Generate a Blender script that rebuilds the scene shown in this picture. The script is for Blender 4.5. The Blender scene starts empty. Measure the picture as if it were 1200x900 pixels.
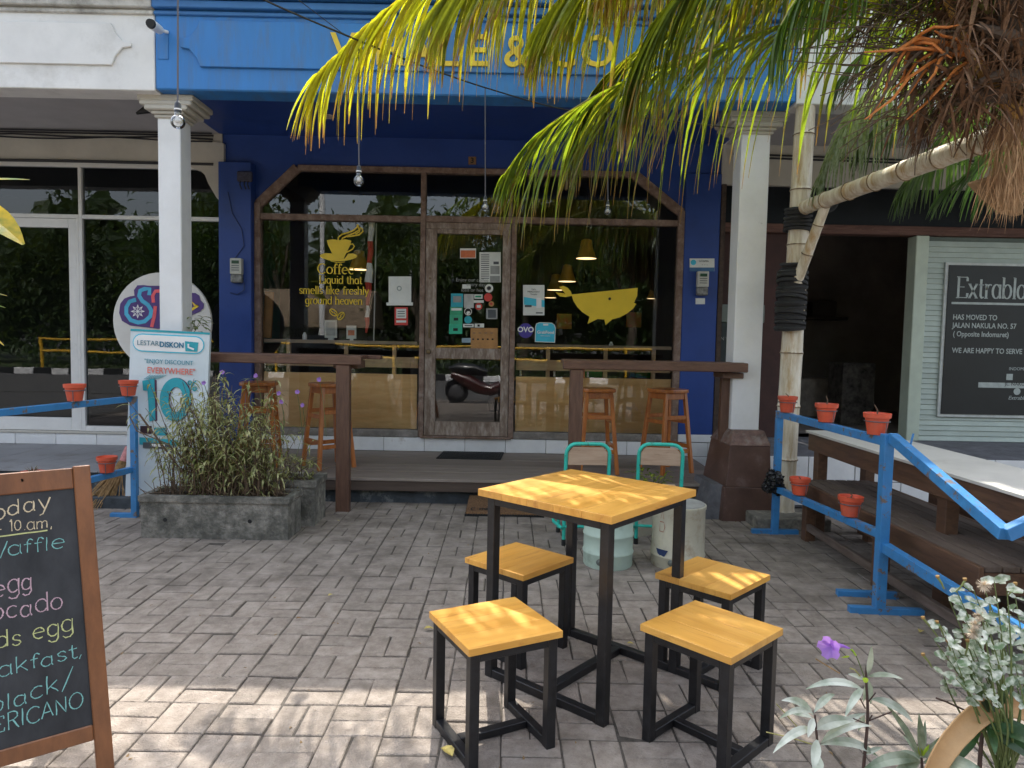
import bpy, bmesh, math, random
from mathutils import Vector, Matrix, Euler
random.seed(7)
sc = bpy.context.scene
PI = math.pi
# ------------------------------------------------------------------ camera
F, PITCH, ROLL, YAW, CH = 822.2, 0.0607, 0.01942, 0.00412, 1.3806
fw = Vector((math.sin(YAW)*math.cos(PITCH), math.cos(YAW)*math.cos(PITCH), -math.sin(PITCH)))
r0 = Vector((math.cos(YAW), -math.sin(YAW), 0)); u0 = r0.cross(fw)
RT = r0*math.cos(ROLL) + u0*math.sin(ROLL); UP = -r0*math.sin(ROLL) + u0*math.cos(ROLL)
cam = bpy.data.cameras.new('camera'); co = bpy.data.objects.new('camera', cam); sc.collection.objects.link(co)
M4 = Matrix((RT, UP, -fw)).transposed().to_4x4(); M4.translation = (0, 0, CH); co.matrix_world = M4
cam.sensor_width = 36; cam.lens = F/1200*36; cam.clip_end = 600; cam.clip_start = 0.05
sc.camera = co
# ------------------------------------------------------------------ sky, sun, exposure
SUN = Vector((-0.04, 0.62, 1.0)).normalized()          # direction towards the sun (behind the parapet)
w = bpy.data.worlds.new('World'); sc.world = w; w.use_nodes = True
wn = w.node_tree.nodes; wl = w.node_tree.links
sky = wn.new('ShaderNodeTexSky'); sky.sky_type = 'NISHITA'; sky.sun_disc = False
sky.sun_elevation = math.asin(SUN.z); sky.sun_rotation = math.atan2(SUN.x, SUN.y)
sky.air_density = 1.2; sky.dust_density = 4.5
bg = wn['Background']; bg.inputs[1].default_value = 0.15
hsv = wn.new('ShaderNodeHueSaturation'); hsv.inputs['Saturation'].default_value = .5   # hazy tropical sky
wl.new(sky.outputs[0], hsv.inputs['Color']); wl.new(hsv.outputs[0], bg.inputs[0])
sl = bpy.data.lights.new('sun', 'SUN'); sl.energy = 2.15; sl.angle = math.radians(0.55); sl.color = (1, .94, .84)
so = bpy.data.objects.new('sun', sl); sc.collection.objects.link(so)
so.rotation_euler = SUN.to_track_quat('Z', 'Y').to_euler(); so.location = (0, 6, 12)
sc.view_settings.view_transform = 'Standard'; sc.view_settings.look = 'None'
sc.view_settings.gamma = 1; sc.view_settings.use_curve_mapping = False
sc.view_settings.exposure = 1.78
sc.cycles.max_bounces = 8; sc.cycles.transparent_max_bounces = 12

# ------------------------------------------------------------------ helpers
C = sc.collection
def at(x, y, Y):
    """photo pixel -> point on the plane at depth Y"""
    d = RT*((x-600)/F) - UP*((y-450)/F) + fw
    return Vector((0, 0, CH)) + d*(Y/d.y)
def atz(x, y, Z):
    d = RT*((x-600)/F) - UP*((y-450)/F) + fw
    return Vector((0, 0, CH)) + d*((Z-CH)/d.z)
def pix(P):
    d = Vector(P) - Vector((0, 0, CH)); z = d.dot(fw)
    return 600+F*d.dot(RT)/z, 450-F*d.dot(UP)/z

MATS = {}
def rgb(c): return (c[0], c[1], c[2], 1)
def mat(name, col, rough=.6, var=.12, scale=8, bump=0, metal=0, col2=None, stretch=None, coat=0, emis=None,
        dirt=None, dscale=3, dlo=.5, dhi=.7, rnd=0, spec=.5, bscale=None, detail=6):
    """procedural surface: base colour broken by noise, optional second colour, wear stains and bump"""
    if name in MATS: return MATS[name]
    m = bpy.data.materials.new(name); m.use_nodes = True; MATS[name] = m
    nt = m.node_tree; N = nt.nodes; L = nt.links; b = N['Principled BSDF']
    tc = N.new('ShaderNodeTexCoord'); mp = N.new('ShaderNodeMapping'); L.new(tc.outputs['Object'], mp.inputs[0])
    oi = N.new('ShaderNodeObjectInfo')
    va = N.new('ShaderNodeVectorMath'); va.operation = 'MULTIPLY_ADD'
    cx = N.new('ShaderNodeCombineXYZ')
    for k in range(3): L.new(oi.outputs['Random'], cx.inputs[k])
    L.new(cx.outputs[0], va.inputs[0]); va.inputs[1].default_value = (37, 23, 51); L.new(mp.outputs[0], va.inputs[2])
    if stretch: mp.inputs['Scale'].default_value = stretch
    no = N.new('ShaderNodeTexNoise'); no.inputs['Scale'].default_value = scale; no.inputs['Detail'].default_value = detail
    no.inputs['Roughness'].default_value = .65
    L.new(va.outputs[0], no.inputs['Vector'])
    cr = N.new('ShaderNodeValToRGB')
    c2 = col2 if col2 else tuple(min(1, v*(1+var*1.6)) for v in col)
    c1 = col if col2 else tuple(v*(1-var*1.6) for v in col)
    cr.color_ramp.elements[0].position = .32; cr.color_ramp.elements[1].position = .68
    cr.color_ramp.elements[0].color = rgb(c1); cr.color_ramp.elements[1].color = rgb(c2)
    L.new(no.outputs['Fac'], cr.inputs[0]); out = cr.outputs[0]
    if dirt:
        n2 = N.new('ShaderNodeTexNoise'); n2.inputs['Scale'].default_value = dscale; n2.inputs['Detail'].default_value = 10
        n2.inputs['Roughness'].default_value = .72
        L.new(va.outputs[0], n2.inputs['Vector'])
        mr = N.new('ShaderNodeMapRange'); mr.inputs[1].default_value = dlo; mr.inputs[2].default_value = dhi
        L.new(n2.outputs['Fac'], mr.inputs[0])
        mx = N.new('ShaderNodeMix'); mx.data_type = 'RGBA'; L.new(mr.outputs[0], mx.inputs['Factor'])
        L.new(out, mx.inputs['A']); mx.inputs['B'].default_value = rgb(dirt); out = mx.outputs['Result']
    if rnd:
        hs = N.new('ShaderNodeHueSaturation'); ma = N.new('ShaderNodeMath'); ma.operation = 'MULTIPLY_ADD'
        L.new(oi.outputs['Random'], ma.inputs[0]); ma.inputs[1].default_value = rnd*2; ma.inputs[2].default_value = 1-rnd
        L.new(ma.outputs[0], hs.inputs['Value']); L.new(out, hs.inputs['Color']); out = hs.outputs[0]
    L.new(out, b.inputs['Base Color'])
    rr = N.new('ShaderNodeMapRange'); rr.inputs[3].default_value = max(.03, rough-.1); rr.inputs[4].default_value = min(1, rough+.12)
    L.new(no.outputs['Fac'], rr.inputs[0]); L.new(rr.outputs[0], b.inputs['Roughness'])
    b.inputs['Metallic'].default_value = metal; b.inputs['Coat Weight'].default_value = coat
    b.inputs['Coat Roughness'].default_value = .12; b.inputs['Specular IOR Level'].default_value = spec
    if emis:
        b.inputs['Emission Color'].default_value = rgb(emis[0]); b.inputs['Emission Strength'].default_value = emis[1]
    if bump:
        bs = no
        if bscale:
            bs = N.new('ShaderNodeTexNoise'); bs.inputs['Scale'].default_value = bscale; bs.inputs['Detail'].default_value = 8
            L.new(va.outputs[0], bs.inputs['Vector'])
        bu = N.new('ShaderNodeBump'); bu.inputs['Strength'].default_value = bump; bu.inputs['Distance'].default_value = .01
        L.new(bs.outputs['Fac'], bu.inputs['Height']); L.new(bu.outputs[0], b.inputs['Normal'])
    return m
def leafmat(name, c, t, gloss=.35, var=.35, pale=None, pscale=30, rnd=.25, tr=.5, brown=None, coat=0):
    """leaf: diffuse + translucent, colour broken by noise; pale = variegation colour"""
    if name in MATS: return MATS[name]
    m = bpy.data.materials.new(name); m.use_nodes = True; MATS[name] = m
    nt = m.node_tree; N = nt.nodes; L = nt.links; b = N['Principled BSDF']; o = N['Material Output']
    tc = N.new('ShaderNodeTexCoord'); no = N.new('ShaderNodeTexNoise'); no.inputs['Scale'].default_value = pscale
    no.inputs['Detail'].default_value = 5; L.new(tc.outputs['Object'], no.inputs['Vector'])
    cr = N.new('ShaderNodeValToRGB'); cr.color_ramp.elements[0].position = .38; cr.color_ramp.elements[1].position = .62
    cr.color_ramp.elements[0].color = rgb([v*(1-var) for v in c])
    cr.color_ramp.elements[1].color = rgb(pale if pale else [v*(1+var) for v in c])
    L.new(no.outputs['Fac'], cr.inputs[0])
    oi = N.new('ShaderNodeObjectInfo'); hs = N.new('ShaderNodeHueSaturation')
    ma = N.new('ShaderNodeMath'); ma.operation = 'MULTIPLY_ADD'; L.new(oi.outputs['Random'], ma.inputs[0])
    ma.inputs[1].default_value = rnd*2; ma.inputs[2].default_value = 1-rnd
    L.new(ma.outputs[0], hs.inputs['Value']); L.new(cr.outputs[0], hs.inputs['Color']); dcol = hs.outputs[0]; b.inputs['Coat Weight'].default_value = coat; b.inputs['Coat Roughness'].default_value = .18
    bf = None
    if brown:
        an = N.new('ShaderNodeAttribute'); an.attribute_name = 'along'; n3 = N.new('ShaderNodeTexNoise'); n3.inputs['Scale'].default_value = 9; n3.inputs['Detail'].default_value = 4
        L.new(tc.outputs['Object'], n3.inputs['Vector']); ad = N.new('ShaderNodeMath'); ad.operation = 'MULTIPLY_ADD'; L.new(n3.outputs['Fac'], ad.inputs[0]); ad.inputs[1].default_value = .9; L.new(an.outputs['Fac'], ad.inputs[2])
        bf = N.new('ShaderNodeMapRange'); bf.inputs[1].default_value = 1.22; bf.inputs[2].default_value = 1.42; L.new(ad.outputs[0], bf.inputs[0])
        mb_ = N.new('ShaderNodeMix'); mb_.data_type = 'RGBA'; L.new(bf.outputs[0], mb_.inputs['Factor']); L.new(dcol, mb_.inputs['A']); mb_.inputs['B'].default_value = rgb(brown); dcol = mb_.outputs['Result']
    L.new(dcol, b.inputs['Base Color'])
    b.inputs['Roughness'].default_value = gloss
    ts = N.new('ShaderNodeBsdfTranslucent'); h2 = N.new('ShaderNodeHueSaturation')
    m2 = N.new('ShaderNodeMath'); m2.operation = 'MULTIPLY_ADD'; L.new(oi.outputs['Random'], m2.inputs[0])
    m2.inputs[1].default_value = .05; m2.inputs[2].default_value = .475
    L.new(m2.outputs[0], h2.inputs['Hue']); h2.inputs['Color'].default_value = rgb(t); L.new(ma.outputs[0], h2.inputs['Value'])
    tcol = h2.outputs[0]
    if bf:
        mc_ = N.new('ShaderNodeMix'); mc_.data_type = 'RGBA'; L.new(bf.outputs[0], mc_.inputs['Factor']); L.new(tcol, mc_.inputs['A']); mc_.inputs['B'].default_value = rgb(brown); tcol = mc_.outputs['Result']
    L.new(tcol, ts.inputs[0])
    mx = N.new('ShaderNodeMixShader'); mx.inputs[0].default_value = tr
    L.new(b.outputs[0], mx.inputs[1]); L.new(ts.outputs[0], mx.inputs[2]); L.new(mx.outputs[0], o.inputs[0])
    return m
def glassmat(name, tint=(.8, .84, .84), gain=1.7, ior=1.5, rough=0.0):
    m = bpy.data.materials.new(name); m.use_nodes = True; MATS[name] = m
    nt = m.node_tree; N = nt.nodes; L = nt.links; o = N['Material Output']; N.remove(N['Principled BSDF'])
    t = N.new('ShaderNodeBsdfTransparent'); t.inputs[0].default_value = rgb(tint)
    g = N.new('ShaderNodeBsdfGlossy'); g.inputs['Roughness'].default_value = rough; g.inputs[0].default_value = (.95, .97, 1, 1)
    f = N.new('ShaderNodeFresnel'); f.inputs[0].default_value = ior
    mm = N.new('ShaderNodeMath'); mm.operation = 'MULTIPLY'; mm.use_clamp = True; mm.inputs[1].default_value = gain
    L.new(f.outputs[0], mm.inputs[0]); mx = N.new('ShaderNodeMixShader'); L.new(mm.outputs[0], mx.inputs[0])
    L.new(t.outputs[0], mx.inputs[1]); L.new(g.outputs[0], mx.inputs[2]); L.new(mx.outputs[0], o.inputs[0])
    # slight waviness of real panes
    tc = N.new('ShaderNodeTexCoord'); no = N.new('ShaderNodeTexNoise'); no.inputs['Scale'].default_value = 1.3
    L.new(tc.outputs['Object'], no.inputs['Vector']); bu = N.new('ShaderNodeBump'); bu.inputs['Strength'].default_value = .12
    bu.inputs['Distance'].default_value = .01; L.new(no.outputs['Fac'], bu.inputs['Height']); L.new(bu.outputs[0], g.inputs['Normal'])
    return m

class MB:
    def __init__(s): s.v = []; s.f = []; s.al = {}
    def add(s, vs, fs):
        n = len(s.v); s.v += [Vector(v) for v in vs]; s.f += [tuple(i+n for i in f) for f in fs]; return s
    def box(s, c, d, rot=None):
        hx, hy, hz = d[0]/2, d[1]/2, d[2]/2
        vs = [Vector((x, y, z)) for x in (-hx, hx) for y in (-hy, hy) for z in (-hz, hz)]
        if rot is not None:
            R = rot if isinstance(rot, Matrix) else Euler(rot).to_matrix()
            vs = [R @ v for v in vs]
        c = Vector(c); vs = [v+c for v in vs]
        return s.add(vs, [(0, 1, 3, 2), (4, 6, 7, 5), (0, 4, 5, 1), (2, 3, 7, 6), (0, 2, 6, 4), (1, 5, 7, 3)])
    def bb(s, x0, x1, y0, y1, z0, z1):
        return s.box(((x0+x1)/2, (y0+y1)/2, (z0+z1)/2), (abs(x1-x0), abs(y1-y0), abs(z1-z0)))
    def bar(s, a, b, wx, wy, up=(0, 0, 1)):
        """square bar from a to b"""
        a = Vector(a); b = Vector(b); d = b-a; L = d.length; z = d.normalized(); u = Vector(up)
        if abs(z.dot(u)) > .95: u = Vector((0, 1, 0))
        x = u.cross(z).normalized(); y = z.cross(x)
        return s.box((a+b)/2, (wx, wy, L), Matrix((x, y, z)).transposed())
    def tube(s, pts, r, n=8, cap=True):
        pts = [Vector(p) for p in pts]; rs = r if isinstance(r, (list, tuple)) else [r]*len(pts)
        base = len(s.v); px = None
        for i, p in enumerate(pts):
            t = (pts[min(i+1, len(pts)-1)]-pts[max(i-1, 0)]).normalized()
            if px is None:
                px = t.orthogonal().normalized()
            px = (px - t*px.dot(t)).normalized(); py = t.cross(px)
            for k in range(n):
                a = 2*PI*k/n; s.v.append(p+(px*math.cos(a)+py*math.sin(a))*rs[i])
        for i in range(len(pts)-1):
            for k in range(n):
                a = base+i*n+k; b = base+i*n+(k+1) % n
                s.f.append((a, b, b+n, a+n))
        if cap:
            s.f.append(tuple(base+k for k in reversed(range(n)))); e = base+(len(pts)-1)*n
            s.f.append(tuple(e+k for k in range(n)))
        return s
    def lathe(s, prof, c=(0, 0, 0), n=24, axis='z', cap=True):
        c = Vector(c); base = len(s.v)
        for r, z in prof:
            for k in range(n):
                a = 2*PI*k/n
                v = Vector((r*math.cos(a), r*math.sin(a), z))
                if axis == 'y': v = Vector((v.x, v.z, v.y))
                s.v.append(v+c)
        for i in range(len(prof)-1):
            for k in range(n):
                a = base+i*n+k; b = base+i*n+(k+1) % n
                s.f.append((a, b, b+n, a+n))
        if cap:
            s.f.append(tuple(base+k for k in reversed(range(n)))); e = base+(len(prof)-1)*n
            s.f.append(tuple(e+k for k in range(n)))
        return s
    def prism(s, poly, off):
        """closed polygon (3d points) extruded by off"""
        n = len(poly); off = Vector(off); p = [Vector(q) for q in poly]
        return s.add(p+[q+off for q in p], [tuple(range(n)), tuple(range(2*n-1, n-1, -1))]+[(i, i+n, (i+1) % n+n, (i+1) % n) for i in range(n)])
    def blade(s, p, d, up, L, W, droop=.5, n=5, fold=.25, tip=.05, mid=.35, twist=0):
        """leaf blade growing from p along d, bending down"""
        p = Vector(p); d = Vector(d).normalized(); up = Vector(up); base = len(s.v); st = L/n
        for i in range(n+1):
            t = i/n
            sd = d.cross(up)
            if sd.length < 1e-3: sd = d.orthogonal()
            sd.normalize(); nn = sd.cross(d).normalized()
            if twist: 
                a = twist*t; sd, nn = sd*math.cos(a)+nn*math.sin(a), nn*math.cos(a)-sd*math.sin(a)
            wv = W*(math.sin(min(1, t/mid)*PI/2) if t < mid else math.cos((t-mid)/(1-mid)*PI/2)**.8)/2
            wv = max(wv, W*tip)
            for q_ in range(3): s.al[len(s.v)+q_] = t
            s.v += [p-sd*wv+nn*wv*fold, p.copy(), p+sd*wv+nn*wv*fold]
            d = (d+Vector((0, 0, -droop/n))).normalized(); p = p+d*st
        for i in range(n):
            a = base+i*3
            s.f += [(a, a+1, a+4, a+3), (a+1, a+2, a+5, a+4)]
        return s
    def build(s, name, m, parent=None, bevel=0, smooth=False, seg=1, loc=None, kind=None, norm=False):
        me = bpy.data.meshes.new(name)
        off = Vector((0, 0, 0))
        if parent is not None: off = Vector(parent.get('_o', (0, 0, 0)))
        me.from_pydata([tuple(v-off) for v in s.v], [], s.f); me.update()
        if s.al and not (bevel or norm):
            at_ = me.attributes.new('along', 'FLOAT', 'POINT'); at_.data.foreach_set('value', [s.al.get(i, 0.) for i in range(len(s.v))])
        if bevel or norm:
            bm = bmesh.new(); bm.from_mesh(me)
            if norm: bmesh.ops.recalc_face_normals(bm, faces=bm.faces)
            if bevel:
                es = [e for e in bm.edges if len(e.link_faces) == 2 and e.calc_face_angle(0) > .6]
                bmesh.ops.bevel(bm, geom=es, offset=bevel, segments=seg, affect='EDGES', profile=.6, clamp_overlap=True)
            bm.to_mesh(me); bm.free()
        if smooth:
            me.polygons.foreach_set('use_smooth', [True]*len(me.polygons)); me.set_sharp_from_angle(angle=math.radians(40))
        if m is not None: me.materials.append(m)
        return link(name, me, parent, kind)
def link(name, me, parent=None, kind=None, off=None):
    o = bpy.data.objects.new(name, me); C.objects.link(o)
    if parent is not None:
        o.parent = parent; o['_o'] = tuple(parent.get('_o', (0, 0, 0)))
    if kind: o['kind'] = kind
    return o
def thing(name, label, cat, loc=(0, 0, 0), rotz=0, group=None):
    o = bpy.data.objects.new(name, None); C.objects.link(o); o.empty_display_size = .1
    o.location = loc; o.rotation_euler = (0, 0, rotz); o['label'] = label; o['category'] = cat
    o['_o'] = tuple(loc) if rotz == 0 else (0, 0, 0)
    if group: o['group'] = group
    return o
def tag(o, label, cat, group=None):
    o['label'] = label; o['category'] = cat
    if group: o['group'] = group
    return o
def copy_tree(o, parent=None):
    c = o.copy(); C.objects.link(c)
    if parent is not None: c.parent = parent
    for ch in list(o.children): copy_tree(ch, c)
    return c

# ---- printed text from the built-in font
def text_mesh(body, size, align='CENTER', bold=0, sx=1, ext=.0006, shear=0, spacing=1):
    cu = bpy.data.curves.new('t', 'FONT'); cu.body = body; cu.size = size; cu.align_x = align; cu.align_y = 'CENTER'
    cu.offset = bold; cu.extrude = ext; cu.resolution_u = 3; cu.shear = shear; cu.space_character = spacing
    o = bpy.data.objects.new('t', cu); C.objects.link(o)
    bpy.context.view_layer.update()
    dg = bpy.context.evaluated_depsgraph_get(); me = bpy.data.meshes.new_from_object(o.evaluated_get(dg))
    bpy.data.objects.remove(o); bpy.data.curves.remove(cu)
    if sx != 1:
        for v in me.vertices: v.co.x *= sx
    return me
def text(name, body, size, origin, m, parent, xd=(1, 0, 0), yd=(0, 0, 1), **k):
    """text lying in the plane xd,yd at origin"""
    me = text_mesh(body, size, **k); xd = Vector(xd); yd = Vector(yd); n = xd.cross(yd)
    off = Vector(parent.get('_o', (0, 0, 0))) if parent is not None else Vector((0, 0, 0)); og = Vector(origin)
    for v in me.vertices:
        c = v.co.copy(); v.co = og+xd*c.x+yd*c.y+n*c.z-off
    me.materials.clear(); me.materials.append(m)
    return link(name, me, parent)

# ---- stroke lettering: handwriting and seriffed print
def arc(cx, cy, rx, ry, a0, a1, n=12):
    return [(cx+rx*math.cos(math.radians(a0+(a1-a0)*i/n)), cy+ry*math.sin(math.radians(a0+(a1-a0)*i/n))) for i in range(n+1)]
G = {
 'a': (.95, [arc(.42, .5, .34, .5, 40, 320), [(.76, 1), (.76, .25), (.82, 0)]], []),
 'b': (.98, [[(.14, 1.5), (.14, 0)], arc(.5, .5, .36, .5, 150, -150)], [(.06, 1.5, .09)]),
 'c': (.85, [arc(.46, .5, .38, .5, 45, 315)], []),
 'd': (1, [arc(.44, .5, .36, .5, 30, 330), [(.8, 1.5), (.8, 0)]], [(.72, 1.5, .09), (.86, 0, .08)]),
 'e': (.92, [[(.1, .55), (.8, .55)]+arc(.46, .5, .37, .5, 8, 310)], []),
 'f': (.6, [[(.62, 1.3), (.5, 1.5), (.34, 1.45), (.26, 1.15), (.26, 0)], [(.04, .95), (.52, .95)]], [(.26, 0, .2)]),
 'g': (.95, [arc(.42, .5, .34, .5, 40, 320), [(.76, 1), (.76, -.2), (.6, -.48), (.3, -.48), (.12, -.3)]], []),
 'h': (1, [[(.16, 1.5), (.16, 0)], [(.16, .7), (.34, .95), (.55, 1), (.74, .9), (.78, .65), (.78, 0)]], [(.08, 1.5, .09), (.16, 0, .17), (.78, 0, .17)]),
 'i': (.42, [[(.2, 1), (.2, 0)], [(.2, 1.34), (.2, 1.46)]], [(.13, 1, .09), (.2, 0, .17)]),
 'k': (.95, [[(.16, 1.5), (.16, 0)], [(.7, .95), (.18, .42)], [(.36, .58), (.76, 0)]], [(.08, 1.5, .09), (.16, 0, .17), (.8, 0, .15), (.7, .97, .15)]),
 'l': (.42, [[(.2, 1.5), (.2, 0)]], [(.12, 1.5, .09), (.2, 0, .17)]),
 'm': (1.5, [[(.16, 1), (.16, 0)], [(.16, .7), (.34, .95), (.52, 1), (.68, .88), (.7, .6), (.7, 0)], [(.7, .7), (.9, .95), (1.06, 1), (1.22, .88), (1.25, .6), (1.25, 0)]], [(.1, 1, .08), (.16, 0, .16), (.7, 0, .16), (1.25, 0, .16)]),
 'n': (1, [[(.16, 1), (.16, 0)], [(.16, .7), (.36, .95), (.56, 1), (.74, .88), (.78, .6), (.78, 0)]], [(.1, 1, .08), (.16, 0, .17), (.78, 0, .17)]),
 'o': (.95, [arc(.46, .5, .38, .5, 90, 450, 18)], []),
 'q': (1, [arc(.44, .5, .36, .5, 30, 330), [(.8, 1), (.8, -.5)]], [(.8, -.5, .16)]),
 'r': (.7, [[(.18, 1), (.18, 0)], [(.18, .6), (.34, .92), (.5, 1), (.66, .93)]], [(.1, 1, .08), (.18, 0, .18)]),
 's': (.75, [[(.64, .8), (.5, .98), (.3, .98), (.14, .82), (.16, .62), (.36, .5), (.58, .4), (.66, .22), (.52, .03), (.28, 0), (.1, .2)]], []),
 't': (.6, [[(.26, 1.35), (.26, .18), (.36, 0), (.56, .08)], [(.04, .95), (.54, .95)]], []),
 'u': (1, [[(.14, 1), (.14, .35), (.22, .08), (.4, 0), (.6, .08), (.76, .32)], [(.76, 1), (.76, 0)]], [(.1, 1, .1), (.7, 1, .1), (.82, 0, .08)]),
 'v': (.9, [[(.08, 1), (.42, 0), (.78, 1)]], [(.1, 1, .16), (.76, 1, .14)]),
 'x': (.9, [[(.08, 1), (.78, 0)], [(.76, 1), (.1, 0)]], [(.1, 1, .15), (.74, 1, .13), (.12, 0, .13), (.76, 0, .15)]),
 'y': (.9, [[(.08, 1), (.44, 0)], [(.8, 1), (.44, 0), (.3, -.38), (.1, -.45)]], [(.1, 1, .15), (.78, 1, .13)]),
 'A': (1.2, [[(.06, 0), (.55, 1.5), (1.04, 0)], [(.26, .5), (.84, .5)]], []),
 'C': (1.3, [arc(.72, .75, .6, .75, 45, 315, 16)], [(1.12, 1.25, .02)]),
 'E': (1.15, [[(.2, 1.5), (.2, 0)], [(.2, 1.48), (1.0, 1.48), (1.02, 1.2)], [(.2, .78), (.76, .78)], [(.2, .02), (1.02, .02), (1.06, .34)]], [(.16, 1.5, .16), (.16, 0, .16)]),
 'F': (1, [[(.2, 1.5), (.2, 0)], [(.2, 1.48), (.9, 1.48)], [(.2, .78), (.7, .78)]], []),
 'I': (.5, [[(.25, 1.5), (.25, 0)]], []),
 'K': (1.1, [[(.16, 1.5), (.16, 0)], [(.9, 1.45), (.18, .62)], [(.4, .85), (.94, 0)]], []),
 'L': (1.1, [[(.24, 1.5), (.24, 0)], [(.24, .02), (.98, .02), (1.02, .34)]], [(.24, 1.5, .2), (.2, 0, .16)]),
 'N': (1.2, [[(.15, 0), (.15, 1.45), (.95, .05), (.95, 1.5)]], []),
 'O': (1.35, [arc(.65, .75, .55, .72, 90, 450, 20)], []),
 'R': (1.1, [[(.18, 0), (.18, 1.5), (.6, 1.5), (.85, 1.3), (.85, 1), (.6, .78), (.18, .74)], [(.5, .76), (.95, 0)]], []),
 'T': (1.1, [[(.5, 1.5), (.5, 0)], [(0, 1.5), (1, 1.5)]], []),
 'W': (1.6, [[(.05, 1.4), (.38, 0), (.75, 1.1), (1.1, 0), (1.5, 1.4)]], []),
 'M': (1.5, [[(.15, 0), (.2, 1.5), (.7, .4), (1.2, 1.5), (1.3, 0)]], []),
 'B': (1.1, [[(.18, 0), (.18, 1.5), (.6, 1.5), (.8, 1.25), (.6, .85), (.2, .8)], [(.6, .85), (.9, .5), (.65, 0), (.18, 0)]], []),
 '1': (.5, [[(.1, 1.2), (.28, 1.5), (.28, 0)]], []),
 '0': (.95, [arc(.45, .75, .36, .72, 90, 450, 18)], []),
 '-': (.9, [[(.1, .6), (.75, .6)]], []), '.': (.35, [[(.12, .03), (.2, .03)]], []), ',': (.4, [[(.2, .1), (.1, -.25)]], []),
 '/': (.9, [[(.1, -.2), (.8, 1.7)]], []), ' ': (.6, [], []), ':': (.5, [[(.2, .12), (.2, .01)], [(.2, .99), (.2, .88)]], []),
}
def ribbon(mb, pts, P, th, tk, n, jit=0):
    """flat ribbon through 2d pts; P maps (x,y)->3d; width th on flats, tk on verticals"""
    p = [Vector((x, y)) for x, y in pts]; base = len(mb.v); L = len(p)
    for i in range(L):
        t = p[min(i+1, L-1)]-p[max(i-1, 0)]
        if t.length < 1e-6: t = Vector((0, 1))
        t.normalize(); wd = (th+(tk-th)*abs(t.y)**1.3)/2*(1+random.uniform(-jit, jit)); q = Vector((-t.y, t.x))*wd
        mb.v += [P(p[i].x+q.x, p[i].y+q.y), P(p[i].x-q.x, p[i].y-q.y)]
    for i in range(L-1):
        a = base+2*i; mb.f.append((a, a+1, a+3, a+2))
def write(mb, s, P, th, tk, serif=False, wob=0, sx=1, jit=0):
    x = 0
    for ch in s:
        adv, st, sf = G[ch]; dy = random.uniform(-wob, wob); sc_ = 1+random.uniform(-wob, wob)
        for line in st:
            pts = []
            for a, b in zip(line, line[1:]):
                k = 1 if serif and len(line) > 6 else 3
                pts += [(a[0]+(b[0]-a[0])*i/k, a[1]+(b[1]-a[1])*i/k) for i in range(k)]
            pts.append(line[-1])
            ribbon(mb, [((x+px*sc_+random.uniform(-wob, wob)*.18)*sx, py*sc_+dy+random.uniform(-wob, wob)*.18) for px, py in pts], P, th, tk, None, jit)
        if serif:
            for px, py, hw in sf: ribbon(mb, [((x+px-hw)*sx, py), ((x+px+hw)*sx, py)], P, th*1.1, tk, None)
        x += adv
    return x*sx
def plane_map(og, xd, yd, s):
    og = Vector(og); xd = Vector(xd); yd = Vector(yd)
    return lambda a, b: og+xd*(a*s)+yd*(b*s)
# ------------------------------------------------------------------ materials
paver = mat('paver_concrete', (.20, .165, .137), .85, scale=16, col2=(.34, .295, .255), bump=.8, bscale=120, dirt=(.125, .105, .086), dscale=3.2, dlo=.52, dhi=.75, rnd=.12)
sand = mat('joint_sand', (.075, .065, .055), .95, .3, 40, bump=.4)
asph = mat('asphalt', (.10, .098, .095), .9, .25, 30, bump=.5, bscale=120)
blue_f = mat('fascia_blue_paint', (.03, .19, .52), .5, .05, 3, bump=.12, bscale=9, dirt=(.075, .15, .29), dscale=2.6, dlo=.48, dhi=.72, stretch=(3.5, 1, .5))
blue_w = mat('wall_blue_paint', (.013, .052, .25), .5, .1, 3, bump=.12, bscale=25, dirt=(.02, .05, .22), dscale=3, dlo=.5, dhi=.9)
white_p = mat('white_plaster', (.72, .72, .71), .7, .05, 2.5, bump=.1, bscale=14, dirt=(.42, .41, .38), dscale=1.8, dlo=.55, dhi=.9)
white_col = mat('white_column_paint', (.74, .75, .76), .5, .04, 4, bump=.08, bscale=18, dirt=(.35, .34, .33), dscale=9, dlo=.66, dhi=.74)
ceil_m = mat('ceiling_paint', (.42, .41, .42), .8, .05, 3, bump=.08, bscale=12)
cream = mat('cream_plaster', (.5, .48, .43), .75, .06, 3, bump=.1, bscale=14)
tile_w = mat('white_tile', (.74, .75, .76), .3, .05, 5, dirt=(.34, .27, .22), dscale=5, dlo=.6, dhi=.78, rnd=.06, coat=.2)
grout = mat('tile_grout', (.22, .2, .18), .9, .2, 20)
terr = mat('terrace_floor_tile', (.3, .3, .31), .7, .1, 6, bump=.1, dirt=(.2, .19, .18), dscale=3)
riser = mat('mossy_concrete', (.055, .065, .075), .9, .3, 5, bump=.5, bscale=50, dirt=(.26, .27, .26), dscale=4.5, dlo=.55, dhi=.7)
deckm = mat('deck_board', (.17, .14, .12), .65, scale=5, col2=(.3, .25, .215), stretch=(.6, 14, 8), bump=.4, rnd=.12)
framew = mat('weathered_teak', (.13, .075, .05), .75, scale=4, col2=(.28, .2, .16), stretch=(3, 3, 3), bump=.5, bscale=28, dirt=(.36, .31, .27), dscale=5, dlo=.55, dhi=.75)
doorw = mat('weathered_door_wood', (.16, .11, .08), .8, scale=6, col2=(.34, .27, .22), stretch=(4, 4, 1.2), bump=.6, bscale=30, dirt=(.42, .37, .32), dscale=6, dlo=.5, dhi=.72)
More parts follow.
